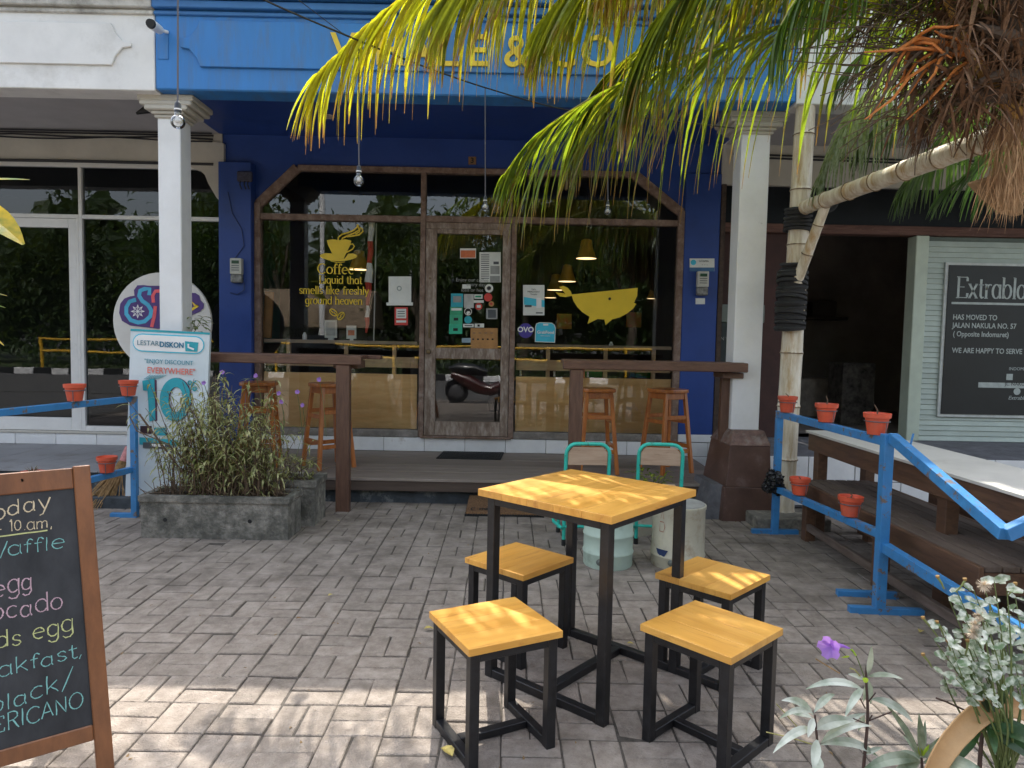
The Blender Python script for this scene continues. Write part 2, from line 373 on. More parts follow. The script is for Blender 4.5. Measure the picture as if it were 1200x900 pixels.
ply = mat('plywood_panel', (.74, .46, .2), .6, scale=3, col2=(.84, .6, .3), stretch=(1, 1, 5), bump=.05, dirt=(.55, .32, .12), dscale=2, dlo=.5, dhi=.8)
plyd = mat('aged_plank', (.45, .3, .17), .7, scale=4, col2=(.6, .42, .25), stretch=(1, 1, 6), bump=.2)
barw = mat('dark_stained_wood', (.075, .035, .022), .45, scale=5, col2=(.15, .075, .048), stretch=(1.5, 6, 9), bump=.3, coat=.15)
barv = mat('dark_stained_post', (.085, .04, .026), .5, scale=5, col2=(.15, .078, .05), stretch=(9, 9, 1.2), bump=.3, coat=.1)
stoolw = mat('orange_varnished_wood', (.36, .10, .018), .35, scale=4, col2=(.55, .19, .04), stretch=(6, 6, 1.2), bump=.1, coat=.4)
tabw = mat('yellow_varnished_top', (.62, .29, .045), .38, scale=2.2, col2=(.80, .43, .09), stretch=(1, 9, 4), bump=.06, coat=.25, dirt=(.45, .17, .03), dscale=2.4, dlo=.56, dhi=.7, rnd=.09)
blackm = mat('black_powder_coat', (.012, .012, .014), .38, .3, 30, bump=.08, dirt=(.06, .05, .045), dscale=12, dlo=.62, dhi=.8)
teal = mat('turquoise_tube_paint', (.03, .5, .4), .4, .1, 20, dirt=(.08, .13, .1), dscale=14, dlo=.6, dhi=.66, coat=.2)
palew = mat('bleached_plywood', (.42, .28, .19), .7, scale=3, col2=(.56, .41, .3), stretch=(1.5, 1, 12), bump=.1, dirt=(.25, .15, .09), dscale=5, dlo=.62, dhi=.7)
bluem = mat('blue_metal_paint', (.045, .22, .50), .38, .08, 12, bump=.25, bscale=20, dirt=(.17, .13, .11), dscale=13, dlo=.575, dhi=.6, coat=.1)
potm = mat('terracotta_plastic', (.6, .085, .035), .5, .1, 10, dirt=(.4, .12, .08), dscale=9, dlo=.5, dhi=.8, rnd=.1)
soil = mat('potting_soil', (.05, .035, .025), .95, .4, 60, bump=.8)
wire = mat('grey_wire', (.12, .12, .13), .5, .2, 20, metal=.3)
stonep = mat('mossy_planter_stone', (.09, .087, .075), .92, scale=16, col2=(.34, .32, .28), bump=1, bscale=60, dirt=(.085, .084, .072), dscale=4.5, dlo=.45, dhi=.62)
brownt = mat('brown_glazed_pedestal', (.10, .055, .042), .45, .2, 4, bump=.15, bscale=10, dirt=(.2, .16, .15), dscale=4, dlo=.55, dhi=.85)
greyc = mat('grey_cement', (.15, .15, .165), .85, .2, 8, bump=.5, bscale=40, dirt=(.3, .29, .28), dscale=6, dlo=.6, dhi=.75)
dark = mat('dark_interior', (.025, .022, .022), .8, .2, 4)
darkr = mat('dark_red_wall', (.06, .028, .024), .8, .2, 4)
darkg = mat('dark_green_panel', (.02, .07, .07), .7, .3, 3)
black = mat('black_board', (.01, .011, .012), .6, .2, 6)
alum = mat('white_aluminium', (.7, .7, .69), .4, .04, 5, dirt=(.5, .49, .46), dscale=6, dlo=.6, dhi=.8)
yel = mat('yellow_vinyl', (.78, .55, .03), .5, .04, 5)
yeld = mat('yellow_sign_letter', (.72, .52, .05), .6, .08, 8)
paperw = mat('white_paper', (.68, .7, .66), .7, .05, 6)
redm = mat('red_print', (.55, .05, .04), .6, .1, 8)
orangep = mat('orange_print', (.6, .16, .06), .6, .1, 30)
greenp = mat('green_sticker', (.03, .3, .15), .6, .15, 20)
tealp = mat('teal_print', (.02, .34, .42), .55, .08, 10)
cyanp = mat('cyan_print', (.05, .5, .68), .5, .06, 6)
purp = mat('purple_print', (.07, .035, .17), .6, .1, 8)
ovop = mat('violet_sticker', (.06, .04, .3), .5, .08, 8)
inkp = mat('grey_ink', (.08, .09, .1), .7, .1, 10)
pinkr = mat('coral_ink', (.7, .2, .16), .7, .1, 10)
signw = mat('pale_banner', (.6, .68, .72), .55, .04, 3)
whitem = mat('bright_white', (.8, .8, .8), .5, .03, 5)
kraft = mat('brown_card', (.42, .22, .08), .8, .12, 12)
discm = mat('off_white_disc', (.58, .57, .54), .6, .05, 4, dirt=(.4, .39, .36), dscale=5, dlo=.55, dhi=.8)
bamboo = mat('pale_bamboo', (.46, .37, .24), .45, scale=4, col2=(.78, .73, .62), stretch=(5, 5, .8), bump=.3, bscale=18, dirt=(.42, .25, .09), dscale=2.6, dlo=.5, dhi=.66, coat=.1)
rubber = mat('black_rubber_strap', (.02, .02, .021), .7, .4, 25, bump=.8, stretch=(1, 1, 9))
wearb = mat('worn_dark_slat', (.085, .06, .045), .65, scale=5, col2=(.17, .13, .11), stretch=(8, 1, 6), bump=.35, rnd=.15)
benchb = mat('bench_side_board', (.075, .038, .022), .5, scale=4, col2=(.155, .08, .045), stretch=(5, 1, 8), bump=.3, coat=.1)
whitet = mat('white_laminate', (.62, .6, .55), .5, .05, 5, dirt=(.4, .37, .3), dscale=3, dlo=.6, dhi=.8)
louv = mat('sage_louvre', (.45, .52, .47), .6, .06, 5, rnd=.08)
coir = mat('coir_mat', (.16, .085, .04), .95, .35, 90, bump=1)
mint = mat('mint_drum_paint', (.46, .58, .49), .5, .06, 4, dirt=(.2, .25, .2), dscale=5, dlo=.55, dhi=.75, bump=.15, bscale=12)
creamd = mat('cream_drum_paint', (.5, .47, .36), .55, .08, 4, dirt=(.3, .2, .12), dscale=6, dlo=.52, dhi=.7, bump=.15, bscale=12)
chalks = {k: mat('chalk_'+k, c, .95, .1, 60) for k, c in dict(cream=(.6, .5, .34), yellow=(.5, .52, .24), cyan=(.2, .45, .44), pink=(.5, .34, .4)).items()}
slate = mat('chalkboard_slate', (.010, .012, .016), .65, scale=4, col2=(.042, .045, .052), stretch=(2, 2, 1))
boardw = mat('board_frame_wood', (.14, .05, .016), .5, scale=4, col2=(.24, .09, .03), stretch=(5, 5, 1.4), bump=.1, coat=.2)
frond_y = leafmat('palm_leaf_yellow', (.34, .34, .07), (.85, .76, .02), .25, .3, rnd=.3, brown=(.42, .22, .05), coat=.5)
frond_g = leafmat('palm_leaf_green', (.13, .19, .05), (.42, .52, .02), .25, .35, rnd=.35, brown=(.36, .2, .05), coat=.5)
frond_d = leafmat('palm_leaf_shaded', (.05, .09, .03), (.12, .22, .03), .3, .35, rnd=.3)  # dark copy of the palm leaf, shade round the crown put into the colour
rach = mat('palm_rachis', (.34, .33, .1), .4, .15, 12)
fibre = mat('palm_fibre', (.09, .045, .022), .9, scale=14, col2=(.24, .13, .07), stretch=(1, 1, 1), bump=1, bscale=40)
barkp = mat('palm_bark', (.07, .05, .038), .95, scale=9, col2=(.17, .125, .095), bump=1, bscale=25)
orinf = mat('orange_spikelet', (.5, .16, .03), .6, .2, 40, bump=.3)
twig = mat('dry_twig', (.12, .08, .05), .8, .2, 30)
stemg = mat('green_stem', (.12, .16, .05), .6, .2, 30)
stemd = mat('purple_brown_stem', (.06, .035, .03), .6, .2, 30)
varieg = leafmat('variegated_blade', (.13, .2, .05), (.42, .46, .1), .5, .35, pale=(.62, .6, .32), pscale=25, rnd=.2, tr=.35, brown=(.3, .2, .1))
silver = leafmat('silver_leaf', (.36, .44, .34), (.4, .5, .3), .4, .25, pale=(.74, .77, .7), pscale=14, rnd=.12, tr=.3)
greenl = leafmat('deep_green_leaf', (.03, .08, .03), (.12, .22, .04), .35, .4, rnd=.2, tr=.3)
limel = leafmat('lime_leaf', (.3, .45, .05), (.5, .6, .05), .4, .3, tr=.45)
croton = leafmat('croton_leaf', (.12, .22, .03), (.4, .4, .03), .3, .3, pale=(.7, .45, .03), pscale=9, tr=.35)
petal = leafmat('violet_petal', (.45, .25, .7), (.6, .3, .8), .6, .15, rnd=.1)
strawm = mat('straw', (.32, .2, .09), .85, .3, 40, bump=.5)
glass = glassmat('window_glass', tint=(.96, .98, .97), gain=1.75)
glassd = glassmat('shop_glass', tint=(.45, .5, .5), gain=1.35)
bulbg = glassmat('bulb_glass', tint=(.9, .9, .9), gain=2.5)
lampy = mat('yellow_pendant', (.6, .33, .03), .5, .1, 8)

# ------------------------------------------------------------------ ground
g = MB(); g.add([(-150, -150, -.02), (150, -150, -.02), (150, 150, -.02), (-150, 150, -.02)], [(0, 1, 2, 3)])
g.build('ground', asph, kind='structure')
BL = .205; OX, OY = -.8252, 2.344; CR, SR = math.cos(.0040), math.sin(.0040)
pav = MB().bb(-7, 8, -1.8, 5.84, -.012, .0045).build('paving', sand, kind='structure')
def paver_mesh(hx, hy, h=.05):
    e = .0035; m = MB()
    vs = [(-hx, -hy, -.012), (hx, -hy, -.012), (hx, hy, -.012), (-hx, hy, -.012)]
    vs += [(-hx, -hy, .010-e*.9), (hx, -hy, .010-e*.9), (hx, hy, .010-e*.9), (-hx, hy, .010-e*.9)]
    vs += [(-hx+e, -hy+e, .010), (hx-e, -hy+e, .010), (hx-e, hy-e, .010), (-hx+e, hy-e, .010)]
    fs = [(0, 1, 5, 4), (1, 2, 6, 5), (2, 3, 7, 6), (3, 0, 4, 7), (4, 5, 9, 8), (5, 6, 10, 9), (6, 7, 11, 10), (7, 4, 8, 11), (8, 9, 10, 11)]
    return vs, fs
pl = []
for i in range(-30, 34):
    for j in range(-20, 17):
        a = (i+.5)*BL; b = (j+.5)*BL
        for k in (-1, 1):
            if (i+j) % 2 == 0: c = (a+k*BL/4, b, 1)
            else: c = (a, b+k*BL/4, 0)
            X = OX+c[0]*CR-c[1]*SR; Y = OY+c[0]*SR+c[1]*CR
            if Y > 5.78 or X < -6.8 or X > 7.6: continue
            pl.append((X, Y, c[2]))
def vis(p):
    if p[1] < 1.9: return 1e9
    x, y = pix((p[0], p[1], 0))
    if x < -10 or x > 1210 or y > 915: return 1e9
    if x < 100 and y > 560: return 1e9
    return p[1]
pl.sort(key=vis)
vs, fs = paver_mesh(BL/2-.0032, BL/4-.0032); pm = MB().add(vs, fs)
pmesh = pm.build('brick', paver, pav); first = pmesh
rest = MB()
for n, (X, Y, o) in enumerate(pl):
    z = random.gauss(0, .0018); rz = (PI/2 if o else 0)+random.gauss(0, .014)+.004; tx = random.gauss(0, .007); ty = random.gauss(0, .008); X += random.gauss(0, .0012); Y += random.gauss(0, .0012)
    if n < 298:
        ob = first if n == 0 else first.copy()
        if n: C.objects.link(ob)
        ob.location = (X, Y, z); ob.rotation_euler = (tx, ty, rz)
    else:
        R = Euler((tx, ty, rz)).to_matrix(); rest.add([R @ Vector(v)+Vector((X, Y, z)) for v in vs], fs)
rest.build('far_bricks', mat('paver_concrete_far', (.17, .142, .118), .85, scale=7, col2=(.36, .31, .27), bump=.8, bscale=120, dirt=(.11, .092, .076), dscale=1.7, dlo=.5, dhi=.72), pav, kind='stuff')
# sand grains and litter
for n, (x, y, s, a) in enumerate([(497, 737, .03, .3), (530, 886, .045, 2.2), (385, 698, .02, 1), (347, 725, .016, .5), (735, 754, .02, 0), (1078, 741, .03, .8), (395, 610, .012, 0), (458, 621, .014, 1), (1018, 716, .012, 2)]):
    p = atz(x, y, .02); m = MB().blade(p, (math.cos(a), math.sin(a), .35), (0, 0, 1), s*1.6, s*.9, .7, 4, .5)
    lab = ['curled yellow leaf lying left of the front left stool', 'yellow sliver of leaf on the sunlit pavers at the bottom edge', 'pale dry leaf scrap on the pavers in front of the planter', 'small brown leaf on the pavers left of centre',
           'tiny yellow leaf on the pavers under the table', 'dry orange leaf on the shaded pavers near the blue rack foot', 'tiny orange leaf near the bar post', 'small dark fallen berry leaf before the deck', 'tiny yellow speck of leaf beside the blue rack foot'][n]
    tag(m.build('fallen_leaf', mat('dry_leaf', (.5, .4, .12), .7, .3, 30) if n not in (3, 7) else mat('brown_leaf', (.2, .1, .03), .7, .3, 30)), lab, 'leaf', 'leaves dropped on the pavers')
m = MB()
for k in range(420):
    x = random.uniform(-3, 3); y = random.uniform(2.0, 5.7); a = random.uniform(0, 6.3); s = random.choice((.006, .01, .014, .022))
    m.blade((x, y, .013), (math.cos(a), math.sin(a), .1), (0, 0, 1), s, s*.45, .6, 2, .2)
for k in range(260):
    x = random.choice((-1.9, -1.2, .6, 1.4))+random.gauss(0, .5); y = 5.74+random.uniform(-.12, .06); a = random.uniform(0, 6.3); s = random.choice((.01, .02, .03))
    m.blade((x, y, .013), (math.cos(a), math.sin(a), .1), (0, 0, 1), s, s*.4, .6, 2, .2)
o = m.build('leaf_litter', mat('litter_brown', (.2, .13, .06), .9, .4, 30), kind='stuff'); tag(o, 'scatter of tiny dry leaf crumbs over the pavers', 'litter')
# left terrace and right terrace (raised shop floors)
lt = MB().bb(-9, -2.63, 5.80, 7.2, -.01, .232).build('left_terrace', riser, kind='structure')
m = MB()
for i in range(16):
    for j in range(4):
        m.bb(-9+i*.4+.003, -9+(i+1)*.4-.003 if -9+(i+1)*.4 < -2.62 else -2.62, 5.775+j*.36, 5.775+(j+1)*.36-.005, .228, .238)
m.build('floor_tiles', terr, lt, kind='stuff')
rt_ = MB().bb(2.24, 9, 6.02, 7.6, -.01, .44).build('right_terrace', greyc, kind='structure')
t0 = None
for i in range(9):
    for j in range(2):
        c = (2.4+i*.405, 6.012, .115+j*.215)
        if t0 is None: t0 = MB().box((0, 0, 0), (.399, .012, .209)).build('tile', tile_w, rt_, bevel=.003)
        o = t0 if (i, j) == (0, 0) else t0.copy()
        if (i, j) != (0, 0): C.objects.link(o)
        o.location = c
# wooden deck
dk = thing('wooden_deck', 'grey brown plank deck raised in front of the blue cafe', 'deck', (-.3, 6.4, 0))
np_ = 9; y0 = 5.74; pw = (7.195-y0)/np_
for k in range(np_):
    MB().bb(-2.6, 1.88, y0+k*pw+.003, y0+(k+1)*pw-.001, .207, .232+random.uniform(-.001, .001)).build('plank', deckm, dk, bevel=.003)
MB().bb(-2.6, 1.875, 5.752, 5.775, .125, .2065).build('edge_board', mat('deck_edge_wood', (.06, .04, .03), .7, scale=4, col2=(.1, .07, .055), stretch=(.6, 6, 9), bump=.3), dk)
MB().bb(-2.62, 1.5, 5.83, 5.9, -.01, .2).build('riser', riser, dk)

# ------------------------------------------------------------------ blue cafe building
FY = 7.2
cafe = thing('cafe_building', 'blue painted cafe front with yellow letters on its fascia', 'building', (-.3, 7.4, 0))
FX0, FX1, BY = -2.672, 2.10, 5.35
fas = MB().bb(FX0, FX1, BY, BY+.22, 3.2, 4.14).build('fascia', blue_f, cafe, bevel=.01)
fas['label'] = 'bright blue fascia beam with raised mouldings'
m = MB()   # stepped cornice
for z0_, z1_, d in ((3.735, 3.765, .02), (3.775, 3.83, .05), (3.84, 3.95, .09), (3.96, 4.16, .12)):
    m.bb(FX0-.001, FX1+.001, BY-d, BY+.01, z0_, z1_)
m.build('cornice', mat('cornice_blue_paint', (.035, .16, .42), .5, .06, 4, bump=.1), fas, bevel=.006)  # cornice in a slightly darker blue than the fascia
# raised panel with notched corners
def notch(x0, x1, z0, z1, Y, d, n=.09, inv=False):
    pts = []
    def c(cx, cz, a0): return [(cx+n*math.cos(math.radians(a)), cz+n*math.sin(math.radians(a))) for a in (a0, a0-22, a0-45, a0-68, a0-90)]
    pts += [(x0, z0+n*1.5)]+[(x0+n*.7, z0+n*1.4), (x0+n*1.3, z0+n*.7), (x0+n*1.6, z0+.0)]
    pts += [(x1-n*1.6, z0), (x1-n*1.3, z0+n*.7), (x1-n*.7, z0+n*1.4), (x1, z0+n*1.5)]
    pts += [(x1, z1-n*1.5), (x1-n*.7, z1-n*1.4), (x1-n*1.3, z1-n*.7), (x1-n*1.6, z1)]
    pts += [(x0+n*1.6, z1), (x0+n*1.3, z1-n*.7), (x0+n*.7, z1-n*1.4), (x0, z1-n*1.5)]
    return MB().prism([(x, Y, z) for x, z in pts], (0, -d, 0))
notch(-2.475, 1.93, 3.365, 3.70, BY, .022).build('moulding', blue_f, fas, bevel=.004, norm=True)
MB().bb(FX0+.02, FX0+.1, BY-.006, BY+.002, 3.42, 3.62).build('moulding', blue_f, fas)
# fascia letters
for chs, x, y, s, w_ in (('W', 0, 0, 0, 0), ('H', 0, 0, 0, 0), ('A', 491, 57, 0, 0), ('L', 525, 57, 0, 0), ('E', 560, 57, 0, 0), ('&', 606, 58, 0, 0), ('C', 658, 58, 0, 0), ('O', 700, 58, 0, 0)):
    y += 4.5
    if chs == 'W': x, y = 415, 60
    if chs == 'H': x, y = 457, 60.5
    p = at(x, y, BY-.022); text('sign_letter', chs, .325, p+Vector((0, -.008, 0)), yeld, fas, bold=.003, ext=.006)
# ceiling, side walls
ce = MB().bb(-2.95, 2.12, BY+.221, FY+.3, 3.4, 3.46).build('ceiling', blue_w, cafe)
MB().lathe([(.045, 3.392), (.062, 3.392), (.066, 3.4)], (at(385, 136, 6.6).x, 6.55, 0), 20).build('downlight', mat('downlight_rim', (.5, .42, .35), .5), ce)
# front wall: lintel with sloped corners, piers, plinth
X0, X1, ZT, ZK = -2.60, 1.74, 3.105, 2.71
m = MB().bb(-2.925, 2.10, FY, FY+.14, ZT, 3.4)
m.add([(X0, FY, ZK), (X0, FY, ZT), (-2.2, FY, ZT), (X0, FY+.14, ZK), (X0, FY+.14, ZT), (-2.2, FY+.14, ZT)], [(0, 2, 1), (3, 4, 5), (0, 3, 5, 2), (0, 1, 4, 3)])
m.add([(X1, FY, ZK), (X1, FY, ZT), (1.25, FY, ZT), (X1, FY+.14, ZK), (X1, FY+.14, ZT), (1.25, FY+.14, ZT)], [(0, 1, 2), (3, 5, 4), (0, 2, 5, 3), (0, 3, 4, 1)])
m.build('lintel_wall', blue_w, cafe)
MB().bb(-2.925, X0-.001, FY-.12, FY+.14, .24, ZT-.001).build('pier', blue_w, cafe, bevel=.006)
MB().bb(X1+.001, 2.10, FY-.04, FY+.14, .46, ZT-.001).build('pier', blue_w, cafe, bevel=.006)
pli = MB().bb(-2.62, 2.14, FY-.03, FY+.14, 0, .375).build('plinth', grout, cafe)
t0 = None; xs = [at(592.5+47.6*k, 520, FY).x for k in range(-7, 6)]
for k in range(-11, 12):
    a = at(592.5, 520, FY).x+.4165*k; b = a+.412
    a = max(a, -2.6); b = min(b, 2.14)
    if b-a > .05: MB().bb(a, b, FY-.041, FY-.028, .236, .376).build('tile', tile_w, pli, bevel=.003)
for a, b, z0_, z1_ in ((1.745, 2.10, .383, .46), (1.90, 2.14, .02, .23), (1.745, 2.10, .38, .462)):
    if z0_ == .38: continue
    MB().bb(a, b, FY-.05, FY-.02, z0_, z1_).build('tile', tile_w, pli, bevel=.003)
# timber window frame
fr = MB().bb(-2.16, 1.21, FY-.045, FY+.05, ZT-.052, ZT+.002).build('window_frame', framew, cafe, bevel=.004)
def fpiece(n, m, mt=framew, bv=.004): return m.build(n, mt, fr, bevel=bv)
fpiece('frame_post', MB().bb(X0, X0+.062, FY-.045, FY+.05, .38, ZK+.02))
fpiece('frame_post', MB().bb(X1-.062, X1, FY-.045, FY+.05, .38, ZK+.02))
for s, xa, xb in ((1, X0+.028, -2.175), (-1, X1-.028, 1.225)):
    fpiece('frame_brace', MB().bar((xa, FY-.0, ZK+.0), (xb, FY-.0, ZT-.02), .09, .052, (0, 1, 0)))
TZ0, TZ1 = 2.562, 2.622
fpiece('transom', MB().bb(X0+.063, -.893, FY-.04, FY+.045, TZ0, TZ1)); fpiece('transom', MB().bb(.0, X1-.063, FY-.04, FY+.045, TZ0+.012, TZ1+.012))
fpiece('transom', MB().bb(-.872, -.001, FY-.042, FY+.045, TZ0+.006, TZ1+.008))
fpiece('mullion', MB().bb(-.924, -.872, FY-.043, FY+.047, .38, ZT-.05)); fpiece('mullion', MB().bb(-.002, .05, FY-.043, FY+.047, .38, TZ0+.01)); 
fpiece('mullion', MB().bb(-.03, .0, FY-.03, FY+.03, TZ1+.012, ZT-.05))
MB().bb(X0+.064, -.926, FY-.05, FY+.05, .378, .452).build('window_sill', mat('grey_worn_sill', (.2, .18, .16), .85, .2, 9, bump=.5, dirt=(.36, .34, .32), dscale=6), cafe, bevel=.006)
MB().bb(.052, X1-.063, FY-.05, FY+.05, .378, .452).build('window_sill', MATS['grey_worn_sill'], cafe, bevel=.006)
# panes
for nme, poly in (('pane', [(X0+.06, .453), (-.925, .453), (-.925, TZ0), (X0+.06, TZ0)]), ('pane', [(.05, .453), (X1-.06, .453), (X1-.06, TZ0+.012), (.05, TZ0+.012)]),
                  ('pane', [(X0+.06, TZ1), (-.925, TZ1), (-.925, ZT-.05), (-2.17, ZT-.05), (X0+.06, ZK)]), ('pane', [(-.872, TZ1+.01), (-.03, TZ1+.01), (-.03, ZT-.05), (-.872, ZT-.05)]),
                  ('pane', [(0, TZ1+.012), (X1-.06, TZ1+.012), (X1-.06, ZK), (1.22, ZT-.05), (0, ZT-.05)])):
    MB().add([(x, FY+.01, z) for x, z in poly], [tuple(range(len(poly)))]).build(nme, glass, fr)
# door
dr = MB().bb(-.868, -.006, FY-.03, FY+.02, TZ0-.06, TZ0+.004).build('door', doorw, cafe, bevel=.004); dr['label'] = 'weathered timber door leaf with two glass panes'
DG = dict(xl=-.757, xr=-.09)
for a, b, c_, d in ((-.868, DG['xl'], .40, TZ0-.061), (DG['xr'], -.006, .40, TZ0-.061)): MB().bb(a, b, FY-.03, FY+.02, c_, d).build('door_stile', doorw, dr, bevel=.004)
MB().bb(DG['xl']+.001, DG['xr']-.001, FY-.028, FY+.018, 2.455, TZ0-.061).build('door_rail', doorw, dr, bevel=.004)
MB().bb(DG['xl']+.001, DG['xr']-.001, FY-.028, FY+.018, 1.19, 1.302).build('door_rail', doorw, dr, bevel=.004)
MB().bb(DG['xl']+.001, DG['xr']-.001, FY-.028, FY+.018, .40, .545).build('door_rail', doorw, dr, bevel=.004)
for a, b in ((1.30, 2.457), (.543, 1.192)): MB().add([(DG['xl'], FY, a), (DG['xr'], FY, a), (DG['xr'], FY, b), (DG['xl'], FY, b)], [(0, 1, 2, 3)]).build('door_pane', glass, dr)
m = MB().tube([at(503, 366, FY-.05), at(503, 396, FY-.05)], .012, 8); m.build('door_handle', mat('dark_brass', (.16, .12, .07), .35, .2, 20, metal=.7), dr, smooth=True)
MB().lathe([(.001, -.02), (.02, -.018), (.026, 0)], at(502, 412, FY-.035), 14, axis='y').build('door_lock', MATS['dark_brass'], dr)
MB().lathe([(.001, -.01), (.011, -.008), (.013, 0)], at(504, 326, FY-.03), 12, axis='y').build('door_bolt', MATS['dark_brass'], dr)
MB().bb(-.90, .03, FY-.08, FY+.02, .377, .398).build('door_sill', framew, cafe, bevel=.004)
# room behind the glass
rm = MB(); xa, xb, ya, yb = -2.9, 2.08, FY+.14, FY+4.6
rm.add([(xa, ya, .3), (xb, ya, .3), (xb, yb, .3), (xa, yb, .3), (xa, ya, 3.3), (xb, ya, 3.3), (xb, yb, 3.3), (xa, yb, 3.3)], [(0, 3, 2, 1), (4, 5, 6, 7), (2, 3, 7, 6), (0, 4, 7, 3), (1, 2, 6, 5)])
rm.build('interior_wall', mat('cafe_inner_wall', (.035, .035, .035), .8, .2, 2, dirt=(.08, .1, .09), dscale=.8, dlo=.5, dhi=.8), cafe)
MB().bb(-2.88, 2.06, FY+.16, FY+4.5, .305, .33).build('interior_floor', mat('cafe_floor', (.09, .08, .07), .5, .2, 3), cafe)
MB().bb(X0+.07, -.95, FY+.03, FY+.045, .455, 1.02).build('lower_panel', ply, cafe); MB().bb(.07, X1-.07, FY+.03, FY+.045, .455, 1.02).build('lower_panel', ply, cafe)
MB().bb(X0+.07, -.95, FY+.07, FY+.1, 1.085, 1.195).build('rail_board', plyd, cafe); MB().bb(.07, X1-.07, FY+.07, FY+.1, 1.085, 1.195).build('rail_board', plyd, cafe)
for a, b in ((X0+.07, -.95), (.07, X1-.07)):
    MB().bb(a, b, FY+.04, FY+.28, 1.322, 1.358).build('window_shelf', mat('shelf_wood', (.3, .22, .15), .6, scale=4, col2=(.42, .33, .24), stretch=(1, 6, 9), bump=.2), cafe, bevel=.003)
m = MB()
for x in (-2.3, -1.7, -1.2, .4, 1.0, 1.5): m.bb(x-.02, x+.02, FY+.1, FY+.14, 1.0, 1.321)
m.build('rail_post', plyd, cafe)
# ------------------------------------------------------------------ window lettering and decals
def poly_px(name, pts, Y, m, label=None, cat=None, parent=None, off=-.004, th=.002):
    P = [at(x, y, Y) for x, y in pts]
    o = MB().prism([p+Vector((0, off, 0)) for p in P], (0, th, 0)).build(name, m, parent, norm=True)
    if label: tag(o, label, cat)
    return o
def rect_px(name, x0, y0, x1, y1, Y, m, label=None, cat=None, parent=None, off=-.004, th=.002, grp=None):
    o = poly_px(name, [(x0, y0), (x1, y0), (x1, y1), (x0, y1)], Y, m, None, None, parent, off, th)
    if label: tag(o, label, cat, grp)
    return o
def disc_px(name, x, y, r, Y, m, label=None, cat=None, parent=None, off=-.004, th=.002, n=24):
    c = at(x, y, Y); R = r*Y/F; mm = MB().prism([c+Vector((R*math.cos(2*PI*k/n), off, R*math.sin(2*PI*k/n))) for k in range(n)], (0, th, 0))
    o = mm.build(name, m, parent, norm=True)
    if label: tag(o, label, cat)
    return o
GY = FY-.0
dec = thing('window_decal', 'yellow vinyl coffee cup and motto on the left cafe window', 'window decal', at(395, 340, GY))
def px6(pts, ox=340, oy=250, k=6): return [(ox+x/k, oy+y/k) for x, y in pts]
poly_px('cup', px6([(258, 190), (300, 182), (345, 190), (385, 182), (430, 192), (424, 222), (410, 250), (390, 290), (378, 318), (345, 322), (312, 318), (296, 285), (280, 250), (266, 222)]), GY, yel, parent=dec)
poly_px('saucer', px6([(208, 300), (220, 288), (250, 280), (292, 282), (304, 300), (330, 318), (345, 323), (385, 318), (398, 300), (408, 284), (440, 282), (465, 290), (474, 300), (460, 315), (420, 328), (380, 335), (330, 338), (270, 330), (225, 316)]), GY, yel, parent=dec, off=-.0045)
m = MB(); P = lambda a, b: at(a, b, GY)+Vector((0, -.0055, 0))
ribbon(m, px6([(414, 222), (440, 215), (452, 232), (440, 252), (412, 268), (396, 276)]), P, 1.3, 1.3, None)
for pts in ([(338, 195), (340, 170), (365, 148), (410, 136), (450, 118), (472, 98), (475, 78)], [(362, 192), (368, 176), (400, 160), (450, 140), (485, 118), (480, 98), (478, 84)], [(400, 165), (440, 160), (485, 152), (512, 128), (508, 108), (494, 98), (488, 130), (460, 148)]):
    q = px6(pts); ribbon(m, [q[i] for i in range(len(q))], P, 1.8, 1.5, None)
ribbon(m, px6([(285, 335), (330, 346), (385, 342)]), P, .8, .8, None)
m.build('steam', yel, dec)
for s, x0, x1, yb_, tl in (('Coffee', 190, 455, 423, .0), (':', 494, 512, 423, 0), ('Liquid that', 203, 508, 492, 0), ('smells like freshly', 64, 556, 564, 0), ('ground heaven', 107, 510, 636, 0)):
    a = at(340+x0/6, 250+yb_/6, GY); b = at(340+x1/6, 250+(yb_+(x1-x0)*.016)/6, GY); wd = (b-a).length
    adv = sum(G[c][0] for c in s); xh = {':': 7.6, 'C': 7.6, 'L': 5.9, 's': 5.9, 'g': 5.9}[s[0]]*GY/F; xd = (b-a).normalized()
    m = MB(); sxx = wd/(adv*xh); random.seed(3)
    write(m, s, plane_map(a+Vector((0, -.0055, 0)), xd, (0, 0, 1), xh), .10, .21, True, sx=sxx)
    m.build('lettering', yel, dec)
m = MB()
for cx, cy, a in ((305, 697, 40), (357, 722, 130)):
    pts = [(cx+31*math.cos(t)*math.cos(math.radians(a))-19*math.sin(t)*math.sin(math.radians(a)), cy+31*math.cos(t)*math.sin(math.radians(a))+19*math.sin(t)*math.cos(math.radians(a))) for t in [2*PI*k/18 for k in range(19)]]
    ribbon(m, px6(pts), P, .9, .9, None); c_, s_ = math.cos(math.radians(a)), math.sin(math.radians(a))
    ribbon(m, px6([(cx-28*c_, cy-28*s_), (cx-4*s_, cy+4*c_), (cx+4*s_, cy-4*c_), (cx+28*c_, cy+28*s_)]), P, .9, .9, None)
m.build('bean', yel, dec)
def px75(pts): return [(600+x/7.5, 320+y/7.5) for x, y in pts]
wh = thing('whale_decal', 'yellow vinyl whale on the right cafe window', 'window decal', at(700, 355, GY))
poly_px('body', px75([(522, 188), (1104, 130), (1100, 200), (1072, 262), (1092, 270), (1065, 312), (1010, 355), (950, 388), (880, 408), (822, 456), (812, 408), (752, 404), (664, 446), (682, 384), (620, 345), (575, 300), (540, 245)]), GY, yel, parent=wh)
